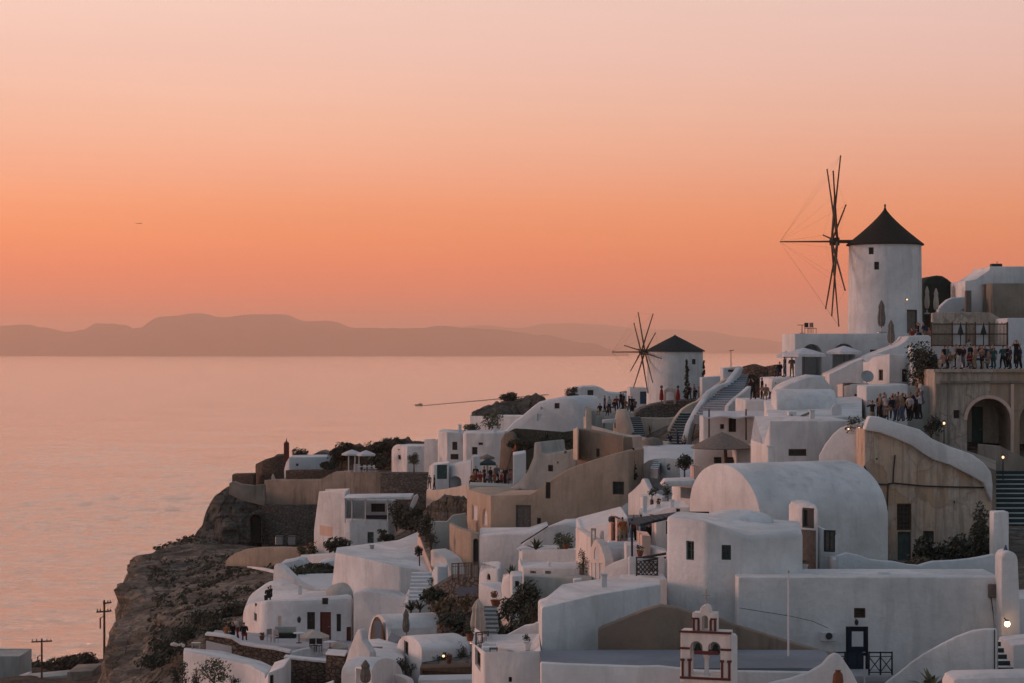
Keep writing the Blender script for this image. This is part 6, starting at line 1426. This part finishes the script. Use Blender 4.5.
for i in range(7): g_ = bmesh.ops.create_icosphere(bm, subdivisions=1, radius=random.uniform(.10,.2))['verts']; bmesh.ops.translate(bm, verts=g_, vec=P(172+i*1.9,645+random.uniform(-1,1),138))
emit('stones', bm, 'white_warm', r)

for i, (x, y, D, w, h) in enumerate(((205,628,190,5,2.0),(222,622,192,5,1.8),(238,616,190,4.5,1.8),(188,640,180,5,2.0),(170,655,172,5,2.0),(214,637,176,4.5,1.8),(153,668,168,4,1.8))):
    shrub('dark spreading shrub on the shaded slope, %s up from the terrace parapet' % ('fourth','sixth','seventh','third','second','fifth','first')[i], x,y,D,w,h, mat='leaf_dark', n=420, size=.16, clumps=14, stem=True, group='shrubs on the shaded slope')

for i, (x, y, D, w, h) in enumerate(((338,462,284,4,2.6),(345,458,284,4,2.4),(376,458,278,5,2.6),(386,452,276,4.5,2.2),(397,447,274,4.5,1.6),(380,468,272,4,2.2),(330,470,283,3,1.6))):
    shrub('dark bushy tree on the scrub ridge behind the parasol terrace, %s from its sea end' % ('second','third','fourth','sixth','seventh','fifth','first')[i], x,y,D,w,h, name='bushy_tree', mat='leaf_dark', n=420, size=.2, clumps=12, group='trees on the scrub ridge')
stairs('broad pale steps at the corner of the big white house', (408,603,141), (430,601,141), (412,573,148), (433,571,148), 8, ('white_blue','white'))

b = Bld('stone_wall', 'dark rubble wall beside the arched doorway under the retaining wall', 'wall', mat='dark_stone'); b.slab([(261,560),(262,506),(275,504.5),(300,505),(322,505),(322,560)], 276, 274, 1.5, bev=.1); b.done()
# ================================================================= lower middle
b = Bld('vaulted_house', 'white barrel-vaulted house with a brown arched front and blue door', 'house')
b.vault((368,640,129),(388,641,123.5),614.3,700,3.6, bev=.08); b.op('panel',0,370,617,386.5,650, arch=1, depth=.14, mat='wood').op('hole',1,392,628,436,642, depth=.3); r = b.done()
bm = bmesh.new(); c0, c1 = P(375,641,125.3), P(381.5,641,124.4); h_ = 1.25; prism(bm, [c0-Vector((0,.35,0)), c1-Vector((0,.35,0)), c1+Vector((0,-.35,h_)), c0+Vector((0,-.35,h_))], (0,.12,0)); bmesh.ops.recalc_face_normals(bm, faces=bm.faces); emit('door', bm, 'blue', r)
b = Bld('white_house', 'white vaulted cottage with a tall dark window in its pinkish gable', 'house', mat='white')
b.vault((397,646,108),(421.5,652,102.5),635.8,760,2.7, bev=.1, back_dir=(1,.42)); b.op('window',0,404,641,408.3,655, depth=.25, mat='dark', bars=(0,0)); b.done()
b = Bld('side_vault', 'lower rounded white side vault joined behind the pinkish gable', 'roof'); b.vault((437,650,109),(446,654,105.5),637.8,668,1.7, bev=.15, back_dir=(1,.3)); b.done()
b = Bld('vaulted_roof', 'white vaulted roof with a blue-grey arched end, lowest in the picture', 'roof')
b.vault((371,676,89.5),(404,678,94),657.5,760,1.45, bev=.1); b.done()
b = Bld('white_house', 'small white front with a dark doorway behind the folded parasol', 'house'); b.block([(352,668,91),(356,665.5,89.5),(372,671,88.5)], 760, 3, bev=.1).op('hole',1,355.5,669,364,700, depth=.6); b.done()
b = Bld('white_roof', 'white sloping roof with a dark skylight between the two vaults', 'roof'); b.block([(354,664,100),(372,657,101),(402,662,102)], 760, back=[(358,640,112),(380,638,113),(408,646,110)], bev=.15); r = b.done()
bm = bmesh.new(); box(bm, P(377,649,106.5)+Vector((0,0,.02)), (.55,.7,.12)); emit('skylight', bm, 'dark', r)
b = Bld('diagonal_wall', 'tall white wall sloping down like a slide beside the blue door', 'wall'); b.slab([(340.5,760),(341,684),(343,668),(348,652),(354,636),(357.5,629),(360.5,629.5),(362,640),(370,652),(372,760)], 99, 97, .4, bev=.08); b.done()
folded_parasol('folded grey parasol in front of the dark doorway', 365.5,688,660,87,.42,'canvas_grey'); folded_parasol('folded grey-brown parasol standing before the blue door vault', 406,638,609,112,.36,'canvas_grey')
r = root('deck_cover', 'blue boat-like cover beside the blue door vault', 'cover', P(392,645,114)); bm = bmesh.new(); prism(bm, [P(387,640,115),P(391,632,116),P(401,637,113),P(397,648,112),P(388,647,113)], (.2,.6,-.2)); soften(bm,.05,1); emit('cover', bm, 'blue', r)
shrub('dark plant in a bed before the pinkish gable', 402,673,97,1.0,.75, mat='leaf_dark', n=260); shrub('small dark plant against the lowest vault', 411,672,97,.7,.5, mat='leaf_dark', n=120)
b = Bld('white_wall', 'pinkish white low wall at the picture bottom before the cottage', 'wall', mat='white_warm'); b.slab([(392,760),(393,674),(400,676),(406,679),(408,684),(408,760)], 92, 91, .4); b.done()
b = Bld('timber_wall', 'dark slatted timber wall below the side vault', 'wall', mat='wood'); b.block([(420,668,100),(471,666.5,99)], 700, 1.2, bev=.05).op('hole',0,423,672,470,680, depth=.1); b.done()
b = Bld('courtyard', 'dark courtyard floor below the side vault', 'courtyard', part='floor', mat='dark_stone'); b.block([(420,668.5,100.5),(471,667,99.5)], 700, 5, bev=0); b.done()
b = Bld('white_ledge', 'pale ledge under the timber wall at the picture bottom', 'ledge', mat='white_blue'); b.block([(418,680,97),(475,679,96)], 760, 1.5, bev=.05); b.done()
wall_lamp('small bright lamp among plants below the side vault', 443.5,656,102, r_=.07); shrub('dark plants round the small bright lamp', 437,660,103,1.5,.6, mat='leaf_dark', n=220)
shrub('black climbing plant at the end of the side vault', 464,668,103,.9,1.5, mat='leaf_dark', n=260)
flowerpot('red flower pot on the dark courtyard floor', 449,664,101,.3,.3,'terracotta','leaf_dark',.3,'flower')
# street between
stairs('blue-grey steps running down past the folded cream parasol', (482,645,103), (500,645,103), (481,606,110), (497,606,110), 9, ('white_blue','teal_dark'))
b = Bld('garden_wall', 'brown-white wall with a terracotta planter beside the steps', 'wall', mat='cream'); b.block([(492,608.5,113),(509,625,103),(512,626,103)], 660, 1.0, bev=.06); b.done()
flowerpot('terracotta planter with orange flowers at the head of the wall', 495.5,607,112,.55,.4,'terracotta','dry',.65,'flower')
shrub('big dark bushy tree over the steps', 524,627,98,2.0,2.4, name='bushy_tree', mat='leaf_dark', n=1300, size=.09, clumps=16); shrub('dark hedge behind the planter wall', 508,618,106,1.6,1.2, mat='leaf_dark', n=420); shrub('dark hedge under the bushy tree', 514,636,95,2.0,.9, mat='leaf_dark', n=420); shrub('dark creeper beside the sloping gable wall', 533,628,94,1.0,1.7, mat='leaf_dark', n=300)
b = Bld('white_wall', 'pale sloping wall end above the planter', 'wall'); b.slab([(478,640),(478,583),(484,584.5),(492,588),(500,594),(503,604),(503,640)], 118, 116, 1.5, bev=.1); b.done()
b = Bld('white_house', 'narrow pale wall with a green door beside the dark hedge', 'house'); b.block([(501,590,117),(503,578,115),(510,577,114)], 640, 2.2, bev=.06).op('door',0,501.4,578.5,502.8,600, depth=.0, mat='teal') if False else b.block([(501,590,117),(503,578,115),(510,577,114)], 640, 2.2, bev=.06); b.done()
b = Bld('white_house', 'grey-white square garden block behind the bushy tree', 'house'); b.block([(510,577,112),(512,576,110.5),(522.5,576,110.5)], 640, 2.5, bev=.06).op('window',1,515,581,519,587, depth=.2, mat='glass_green', bars=(1,0)); b.done()
b = Bld('planter_wall', 'long white planter wall with green-grey shrubs', 'wall'); b.block([(519,552,132),(522,549.5,130),(552,549,129),(579,549,128)], 620, 3, bev=.08, parapet=.15); b.done()
agave('green agave in the long planter wall', 536,549,131,1.6,.85,'leaf'); shrub('loose pale green shrub in the long planter wall', 566,550,131,1.7,1.3, mat='leaf_pale', n=300); shrub('dark-green small shrub at the planter wall, inner side', 560,545,133,1.3,.9, mat='leaf', n=200)
b = Bld('white_house', 'flat white roof with a pink glowing end post', 'house'); b.block([(518.5,566,121),(520.5,564.5,119),(523,567.5,118),(579,568,116)], 620, 3.5, bev=.06).op('hole',2,530,571,536,575.5, depth=.4).op('hole',2,545,571,551,575.5, depth=.4); b.done()
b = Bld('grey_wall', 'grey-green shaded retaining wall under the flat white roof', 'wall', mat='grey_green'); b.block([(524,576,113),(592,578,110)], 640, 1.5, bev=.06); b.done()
r = small('roof_light', 'small white lamp-like knob on the flat white roof', 'vent', 549,567,117.5); bm = bmesh.new(); lathe(bm, P(549,566.5,118), [(.14,0),(.1,.1),(.13,.18),(.05,.32),(0,.34)], 10); emit('cap', bm, 'cushion', r)
agave('dark spiky plant beside the pink end post', 512,577,116,1.0,.9,'leaf'); b = Bld('white_step', 'tiny white step on the grey-green wall', 'step'); b.block([(573.5,579.5,104),(582,579,104)], 590, .6, bev=.04); b.done()
shrub('green-grey mossy bush beside the chapel front', 583,573,112,.9,1.4, mat='leaf', n=260)
b = Bld('terrace_house', 'blue-grey shaded wall with pale rounded end between shrubs and curved ochre wall', 'house', mat='white_blue'); b.block([(479,575,131),(483,570,129),(497,568,127),(501,568,127)], 650, 4, bev=.3).op('window',1,487,573.5,490.5,580, arch=1, depth=.25, mat='dark', bars=(0,0)); b.done()
# steps and lane in the shade
b = Bld('lane_wall', 'dark shaded wall along the lane below the ochre courtyard', 'wall', mat='dark_stone'); b.block([(431,590,140),(452,578,136),(478,577,134)], 680, 2, bev=.05); b.done()  # dark stone colour carries the deep shade of the lane
railing('dark fence rails in the lane under the arched dark doorway', (452,580,134), (478,579,132), 1.1, 'iron', 4, 'bars', 'railing', 14)
b = Bld('lane_house', 'low blue-grey wall block in the shaded lane', 'wall', mat='white_blue'); b.block([(432,572,143),(437,566,141),(447,567,141)], 650, 2, bev=.1); b.done()
r = root('awning', 'dark blue canvas awning over the shaded lane', 'awning', P(467,600,124)); bm = bmesh.new(); prism(bm, [P(455,588,126),P(478,586,126),P(476,596,122),P(458,597,122)], (0,0,-.08)); bmesh.ops.recalc_face_normals(bm, faces=bm.faces); emit('canvas', bm, 'navy', r)
for x in (458,476): bm = bmesh.new(); tube(bm, P(x,610,122), P(x,596,122), .05); emit('post', bm, 'iron', r)
b = Bld('lane_wall', 'dim blue-grey wall beneath the dark blue awning', 'wall', mat='dark_stone'); b.block([(440,606,124),(486,603,122)], 680, 2, bev=.08); b.done()  # lane shade put into this wall by its dark stone
shrub('brown dry bush on the lane slope', 446,622,118,2.4,1.7, mat='dry', n=420); shrub('brown dry bush beside the folded cream parasol', 466,612,115,1.5,1.5, mat='dry', n=300); shrub('dark shrub row under the cottage lane', 437,610,126,2.6,1.6, mat='leaf_dark', n=420); shrub('dark shrub filling the lane corner', 455,634,110,2.6,1.4, mat='leaf_dark', n=420); shrub('dark low plants along the lane steps', 472,640,106,1.6,1.3, mat='leaf_dark', n=320)  # dark shrubs added to stand in for the lane's deep shade
b = Bld('garden_wall', 'dark-brown garden wall behind the lane shrubs', 'wall', mat='brown_stone'); b.block([(437,624,113),(471,626,111)], 680, 1.2, bev=.08); b.done()
for x, y, l in ((440.5,617,'tiny lamp shining among the lane shrubs'),(462,616,'tiny lamp beside the brown dry bush'),(489.5,613,'tiny lamp over the blue-grey steps')): wall_lamp(l, x,y,112, r_=.05)
shrub('dark plant growing at the edge of the big white house', 434,588,143,1.7,1.3, mat='leaf_dark', n=300); agave('spiky dark plants behind the blue door vault', 411,611,133,1.5,.9,'leaf_dark'); agave('spiky dark plants at the end of the blue door vault', 420,610,132,1.3,.8,'leaf_dark')
b = Bld('white_terrace', 'white stepped terrace at the corner of the big white house', 'terrace'); b.block([(404,602,143),(430,598,143)], 680, 4, bev=.1).block([(406,594,146.5),(431,591,146.5)], 680, 3, bev=.1); b.done()
# left lower coast
b = Bld('grey_house', 'plain grey house corner at the shore edge of the lower coast', 'house', mat='grey_green'); b.block([(-60,656,352),(19.5,656,352)], 720, 9, bev=.1, parapet=.3); b.done()
b = Bld('white_wall', 'low pale parapet beside the shore-edge grey house', 'wall'); b.slab([(13,690),(13,679),(19,676),(29,673),(29,690)], 345, 345, 2); b.done()
b = Bld('grey_house', 'long low grey wall on the lower coast beneath the utility pole', 'house', mat='grey_green'); b.block([(12,680,338),(67,675,338)], 730, 6, bev=.1); b.done()
b = Bld('grey_house', 'brownish low building at the foot of the cliff', 'house', mat='tan'); b.block([(67,672,325),(92,671,325)], 730, 8, bev=.1); b.done()
def upole(label, px, top, bot, D, arms):
    c = P(px,bot,D); r = root('utility_pole', label, 'utility pole', c); bm = bmesh.new(); tube(bm, c-Vector((0,0,3)), P(px,top,D), .2, .15, 8); emit('pole', bm, 'wood', r)
    for (y, x0, x1) in arms:
        bm = bmesh.new(); tube(bm, P(x0,y+1,D), P(x1,y,D), .13, .13, 5); emit('crossarm', bm, 'wood', r)
        for x in (x0+1, (x0+px)/2, (x1+px)/2, x1-1): bm = bmesh.new(); p = P(x,y,D); tube(bm, p, p+Vector((0,0,.35)), .1, .06, 6); emit('insulator', bm, 'dark', r)
    bm = bmesh.new(); p = P(px-4,top+18,D); tube(bm, p, p-Vector((0,0,1.6)), .11); tube(bm, p, P(px,top+16,D), .06); emit('bracket', bm, 'dark', r)
upole('utility pole with one crossarm in front of the low grey wall', 41.8,638.5,690,336,[(641,31.5,52)])
upole('utility pole with two crossarms beside the cliff', 104.3,600,655,300,[(602.5,103,111.5),(611,96.5,111.5)])
for i, (x, y, w, h, l) in enumerate(((34,672,7,2.6,'dark round bush between grey house and utility pole'),(60,672,8,2.6,'dark bush beyond the utility pole on the lower coast'),(73,667,6.5,2.4,'dark bush toward the cliff on the lower coast'),(86,664,6,2.2,'dark bush right at the foot of the cliff'))): shrub(l, x,y,378-i*6,w,h, name='bush', mat='leaf_dark', n=420)
# motor boat with its wake
r = root('motor_boat', 'small dark motor boat on the open sea trailing a thin wake', 'boat', (P(419.5,402,3800).x, 3800, 0)); c = r.location.copy()
bm = bmesh.new(); n=12
for (z, k) in ((0,.8),(1.9,1)): pass
out_ = [(-9,0),(-6.5,-1.6),(-2,-2.3),(7,-2.2),(7,2.2),(-2,2.3),(-6.5,1.6)]
lo = [bm.verts.new(c+Vector((x*.92,y*.7,-.4))) for x,y in out_]; hi = [bm.verts.new(c+Vector((x,y,2.0+(.7 if x<-6 else 0)))) for x,y in out_]
bm.faces.new(lo[::-1]); bm.faces.new(hi)
for i in range(7): bm.faces.new((lo[i],lo[(i+1)%7],hi[(i+1)%7],hi[i]))
bmesh.ops.recalc_face_normals(bm, faces=bm.faces); emit('hull', bm, 'dark', r); bm = bmesh.new(); box(bm, c+Vector((1.5,0,3.1)), (7,3.2,2.4)); soften(bm,.3,1); emit('cabin', bm, 'grey_wood', r); bm = bmesh.new(); tube(bm, c+Vector((2,0,4)), c+Vector((2,0,6.6)), .12); emit('mast', bm, 'dark', r)
bm = bmesh.new(); V = []
for i in range(41):
    t = i/40; D_ = 3800+900*t; x = c.x+8+ (P(548,396,4700).x-c.x-8)*t; w_ = 3+9*t
    V.append([bm.verts.new((x+.3*w_, D_-w_*2.2-22, .06+.05*math.sin(i*3.1))), bm.verts.new((x, D_, .9)), bm.verts.new((x-.3*w_, D_+w_*2.2+22, .05))])
for i in range(40):
    for k in range(2): bm.faces.new((V[i][k],V[i+1][k],V[i+1][k+1],V[i][k+1]))
m, nt, b_ = new_mat('wake'); b_.inputs['Base Color'].default_value = (.08,.06,.055,1); b_.inputs['Roughness'].default_value = .6
setp(emit('boat_wake', bm, 'wake'), kind='structure')
# seabird
r = root('seabird', 'tiny dark seabird gliding in the open sky', 'bird', P(138.5,223.5,420)); bm = bmesh.new(); c = P(138.5,223.5,420)
w_ = [(-.75,.18),(-.4,.10),(-.12,0),(.12,0),(.4,.12),(.75,.05)]; f_ = [bm.verts.new(c+Vector((x,-.12,z))) for x,z in w_]; k_ = [bm.verts.new(c+Vector((x*.9,.16,z-.02))) for x,z in w_]
u_ = [bm.verts.new(c+Vector((x*.9,.02,z-.09))) for x,z in w_]
for i in range(5): bm.faces.new((f_[i],f_[i+1],k_[i+1],k_[i])); bm.faces.new((f_[i],u_[i],u_[i+1],f_[i+1])); bm.faces.new((k_[i],k_[i+1],u_[i+1],u_[i]))
bm.faces.new((f_[0],k_[0],u_[0])); bm.faces.new((f_[5],u_[5],k_[5])); bmesh.ops.recalc_face_normals(bm, faces=bm.faces); emit('body', bm, 'dark', r)

# roof clutter
def vent(label, px, py, D, h=.7, w=.3, mt='white'):
    r = small('roof_vent', label, 'vent', px, py, D); bm = bmesh.new(); c = P(px,py,D); box(bm, c+Vector((0,0,h/2-.1)), (w,w,h+.2)); soften(bm,.03,1); emit('pipe', bm, mt, r); bm = bmesh.new(); box(bm, c+Vector((0,0,h+.03)), (w*1.35,w*1.35,.07)); emit('cap', bm, mt, r)
vent('small white vent at the crown of the huge barrel vault', 770,459,113); vent('white vent on the flat white roof by the slot window', 812,420,131,.6); vent('white vent on the sloping roof beside the patio', 604,585,88,.45,.26); vent('grey vent on the big blank white house roof', 372,553,163,.6,.3,'grey_green')
vent('white vent on the red door house roof', 300,592,157,.5); vent('white vent on the low wide house below the pale terrace', 495,433,246,.8,.4); vent('white vent on the two-window house roof', 460,432,254,.9,.4); vent('small vent on the navy pergola side roof', 672,508,123,.45,.25)
for i, (x, y, D, l) in enumerate(((470,641,84,'potted plant at the outer corner of the roof terrace seating'),(527,650,80.5,'white pot with a small shrub on the roof terrace below the gable wall'),(566,549,128,'small pot on the long white planter wall'),(640,556.5,99.8,'small potted herb before the ornate railing'))): flowerpot(l, x,y,D,.35,.3,'white' if i == 1 else 'terracotta','leaf_dark' if i % 2 else 'leaf',.4)
# ================================================================= people
ORD = 'first second third fourth fifth sixth seventh eighth ninth tenth eleventh twelfth thirteenth fourteenth fifteenth sixteenth'.split()
def crowd(where, group, items, D, feet, rz=-1.2, s=1.0, dd=.9, order='from sea side'):
    items = sorted(items, key=lambda t: t[0]); jr = random.Random(int(items[0][0]))
    for i, it in enumerate(items):
        px, pose, sh, tr = it[:4]; px += jr.uniform(-2.6, 2.6)*147/max(D,100); fy = it[4] if len(it) > 4 else feet; DD = it[5] if len(it) > 5 else D+((i*7) % 3-1)*dd
        fy = Y0+(fy-Y0)*D/DD if len(it) <= 5 else fy
        act = {'sit':'sitting','stand':'standing','photo':'with raised hands','hip':'hand on hip','hold':'hands joined','lean':'leaning','walk':'mid-stride','point':'lifting one arm'}[pose]
        hc = 'cloth_orange' if (i*5) % 7 == 3 else ('cloth_khaki' if (i*3) % 8 == 5 else 'hair')
        person(px, fy, DD, pose, sh, tr, 'person in %s top %s, %s %s %s' % (sh, act, ORD[i], order, where), rz+((i*37) % 11-5)*.3, group, s*(1+((i*13) % 5-2)*.02), hc)
crowd('in the stone terrace crowd', 'crowd on the stone terrace', [(943,'sit','pink','khaki'),(947.5,'stand','teal','black'),(952.5,'sit','tan','white'),(957.5,'hold','black','white'),(965,'stand','black','denim'),(970.5,'sit','red','tan'),(975,'hip','pink','khaki'),(980,'hold','tan','black'),(985.5,'stand','navy','denim'),(990.5,'sit','tan','khaki'),(996,'stand','teal','teal'),(1001,'hold','teal','black'),(1010.5,'stand','navy','black'),(1016.5,'photo','black','black',364),(1021.5,'stand','navy','black')], 147.2, 369)
b = Bld('step', 'white step raising two visitors behind the stone terrace crowd', 'step'); b.block([(964,361,150.6),(986,361,150.6)], 372, .9, bev=.03); b.done()
crowd('on the raised white step', 'visitors on the raised step', [(971.5,'lean','white','khaki'),(978.5,'sit','white','blue',366)], 151, 361, dd=.1)
crowd('above the diagonal parapet', 'visitors above the diagonal parapet', [(912,'sit','red','black'),(916,'hold','black','denim'),(920.5,'stand','white','black'),(925.5,'lean','navy','tan'),(928.5,'sit','pink','khaki')], 165, 343.5)
crowd('in the lane crowd', 'crowd in the lane', [(872,'photo','black','khaki',426),(880.5,'hold','tan','black'),(886.5,'stand','white','denim'),(892,'sit','black','tan',417),(894.5,'stand','grey','blue'),(898.5,'hold','orange','denim'),(903.5,'stand','tan','denim'),(908,'hip','white','black'),(913,'stand','navy','black',419),(919.5,'photo','white','black',419)], 126, 421, dd=.7)
crowd('by the palm-like bush', 'people beside the palm-like bush', [(917,'walk','orange','tan',403,140),(922,'lean','white','denim',405,139)], 140, 404)
crowd('at the wide stairs', 'visitors at the wide stairs', [(754.5,'photo','black','black',400,162),(762,'stand','black','navy',400,163),(767.5,'sit','tan','khaki',401,161),(773,'sit','orange','denim',399,164),(778,'sit','blue','denim',399,163),(784,'hold','teal','black',399,165)], 163, 399, s=1.06)
b = Bld('white_terrace', 'white ledge where two dark-dressed visitors stand by the wide stairs', 'terrace'); b.block([(745,400,160),(789,400,159)], 440, 7, bev=.1); b.done()
crowd('at the cafe end', 'visitors at the cafe end', [(781,'sit','black','navy'),(785,'stand','blue','denim'),(790,'hold','grey','khaki')], 165, 377, dd=.4)
b = Bld('cafe_terrace', 'pale terrace edge below the cafe umbrellas', 'terrace'); b.block([(772,378.5,163),(832,376,162)], 420, 8, bev=.1); b.done()
crowd('at the small windmill', 'visitors at the small windmill', [(689,'stand','black','black'),(693,'hold','grey','black'),(697,'sit','black','denim'),(700.5,'stand','red','black'),(705,'photo','red','tan',398)], 234.5, 399.5, s=1.05)
for x, l in ((661.5,'seaward red folded parasol flanking the gate at the small windmill'),(678,'inland red folded parasol flanking the gate at the small windmill')):
    c = P(x,402.5,231.5); r = root('folded_parasol', l, 'parasol', c, 'red parasols at the windmill gate'); bm = bmesh.new(); lathe(bm, c, [(.06,.25),(.26,.3),(.25,.8),(.16,1.4),(.04,1.65)], 12); emit('canopy', bm, 'red', r, smooth=60); bm = bmesh.new(); lathe(bm, c, [(.04,0),(.04,1.65),(.16,1.7),(.14,1.95),(0,2.0)], 8); emit('pole', bm, 'dark', r)
b = Bld('gateway', 'little whitewashed gateway between the two red parasols', 'gateway', mat='canvas'); b.slab([(664,404),(664,390),(667,388),(673,388),(676,390),(676,404)], 232, 232, .4, bev=.05).op('hole',0,666,391.5,674,403.8, arch=.6, depth=.8); b.done()
cypress('dark slim cypress against the face of the small windmill', 687,399,233.8,1.1,4.6); cypress('dark slim cypress at the inland edge of the small windmill', 703.5,396,238,1.0,4.2)
crowd('below round-topped house', 'diners below the round-topped house', [(601,'sit','black','khaki',415),(604.5,'stand','black','black'),(607.5,'sit','grey','denim',416),(610.5,'stand','white','navy',413),(613,'sit','black','tan'),(616.5,'hold','red','black'),(619.5,'stand','black','black',408),(622,'stand','navy','black',409),(625.5,'sit','tan','khaki'),(628.5,'stand','black','denim'),(631.5,'hip','black','black'),(634.5,'sit','grey','black')], 219, 412, dd=1.2, s=1.05)
b = Bld('white_table', 'long white dining table at the diners terrace edge', 'table', part='tabletop', mat='canvas_white'); b.block([(603,420,214),(616,419,214)], 423, 1.2, bev=.02); r = b.done()
for x in (604,615): bm = bmesh.new(); tube(bm, P(x,428,214.5), P(x,421,214.5), .06); emit('leg', bm, 'wood', r)
crowd('by the orange flag', 'diners beside the flag', [(474,'sit','red','black'),(477.5,'stand','black','denim'),(481,'sit','red','khaki'),(484.5,'hold','black','black'),(488,'sit','white','black'),(491.5,'stand','black','denim'),(495,'sit','orange','tan'),(498.5,'stand','grey','black'),(501.5,'sit','red','black'),(504.5,'stand','black','black'),(507.5,'sit','pink','denim'),(471,'sit','orange','black')], 186, 486, s=1.08, dd=1.4)
crowd('at the navy pergola', 'people at the navy pergola', [(624.5,'hold','orange','khaki'),(635.5,'stand','red','black'),(629,'sit','tan','denim'),(643,'lean','teal','navy'),(648,'sit','black','denim'),(653,'hold','red','black')], 112, 545.5, dd=.5)
crowd('on red door terrace', 'people seated on the terrace end', [(226.5,'sit','orange','khaki'),(231,'sit','black','black'),(237.5,'lean','white','red'),(243.5,'sit','black','red')], 142.5, 641, dd=.3, rz=-1.9)
crowd('on the rounded roof edge', 'pair on the rounded roof', [(266,'sit','black','black',603,155.5),(270.5,'sit','black','navy',602.5,156)], 156, 603, rz=-1.6)
crowd('at the slate-blue gatehouse', 'people at the gatehouse', [(429,'stand','grey','tan',489,231),(435.5,'stand','black','black',490,231)], 231, 489)
crowd('at the foot of the parapet steps', 'people at the foot of the steps', [(672,'sit','navy','denim',446,200),(679,'lean','blue','navy',446,199),(685.5,'sit','white','navy',448,198)], 199, 446)

crowd('in terrace back row', 'back row on the stone terrace', [(945,'stand','black','black'),(955,'stand','grey','black'),(961,'hold','navy','black'),(968,'stand','black','navy'),(983,'lean','black','black'),(988,'stand','grey','denim'),(993.5,'stand','black','navy'),(1007,'hold','black','black'),(1019,'stand','black','black')], 149.3, 367.5, dd=.15)
crowd('in lane back row', 'back row in the lane', [(878,'stand','black','black'),(884,'hold','navy','black'),(890,'stand','black','black'),(896.5,'stand','grey','black'),(901,'hip','black','navy'),(906,'stand','black','black'),(911,'hold','black','black'),(916,'stand','navy','black')], 129.5, 419, dd=.3)
pass
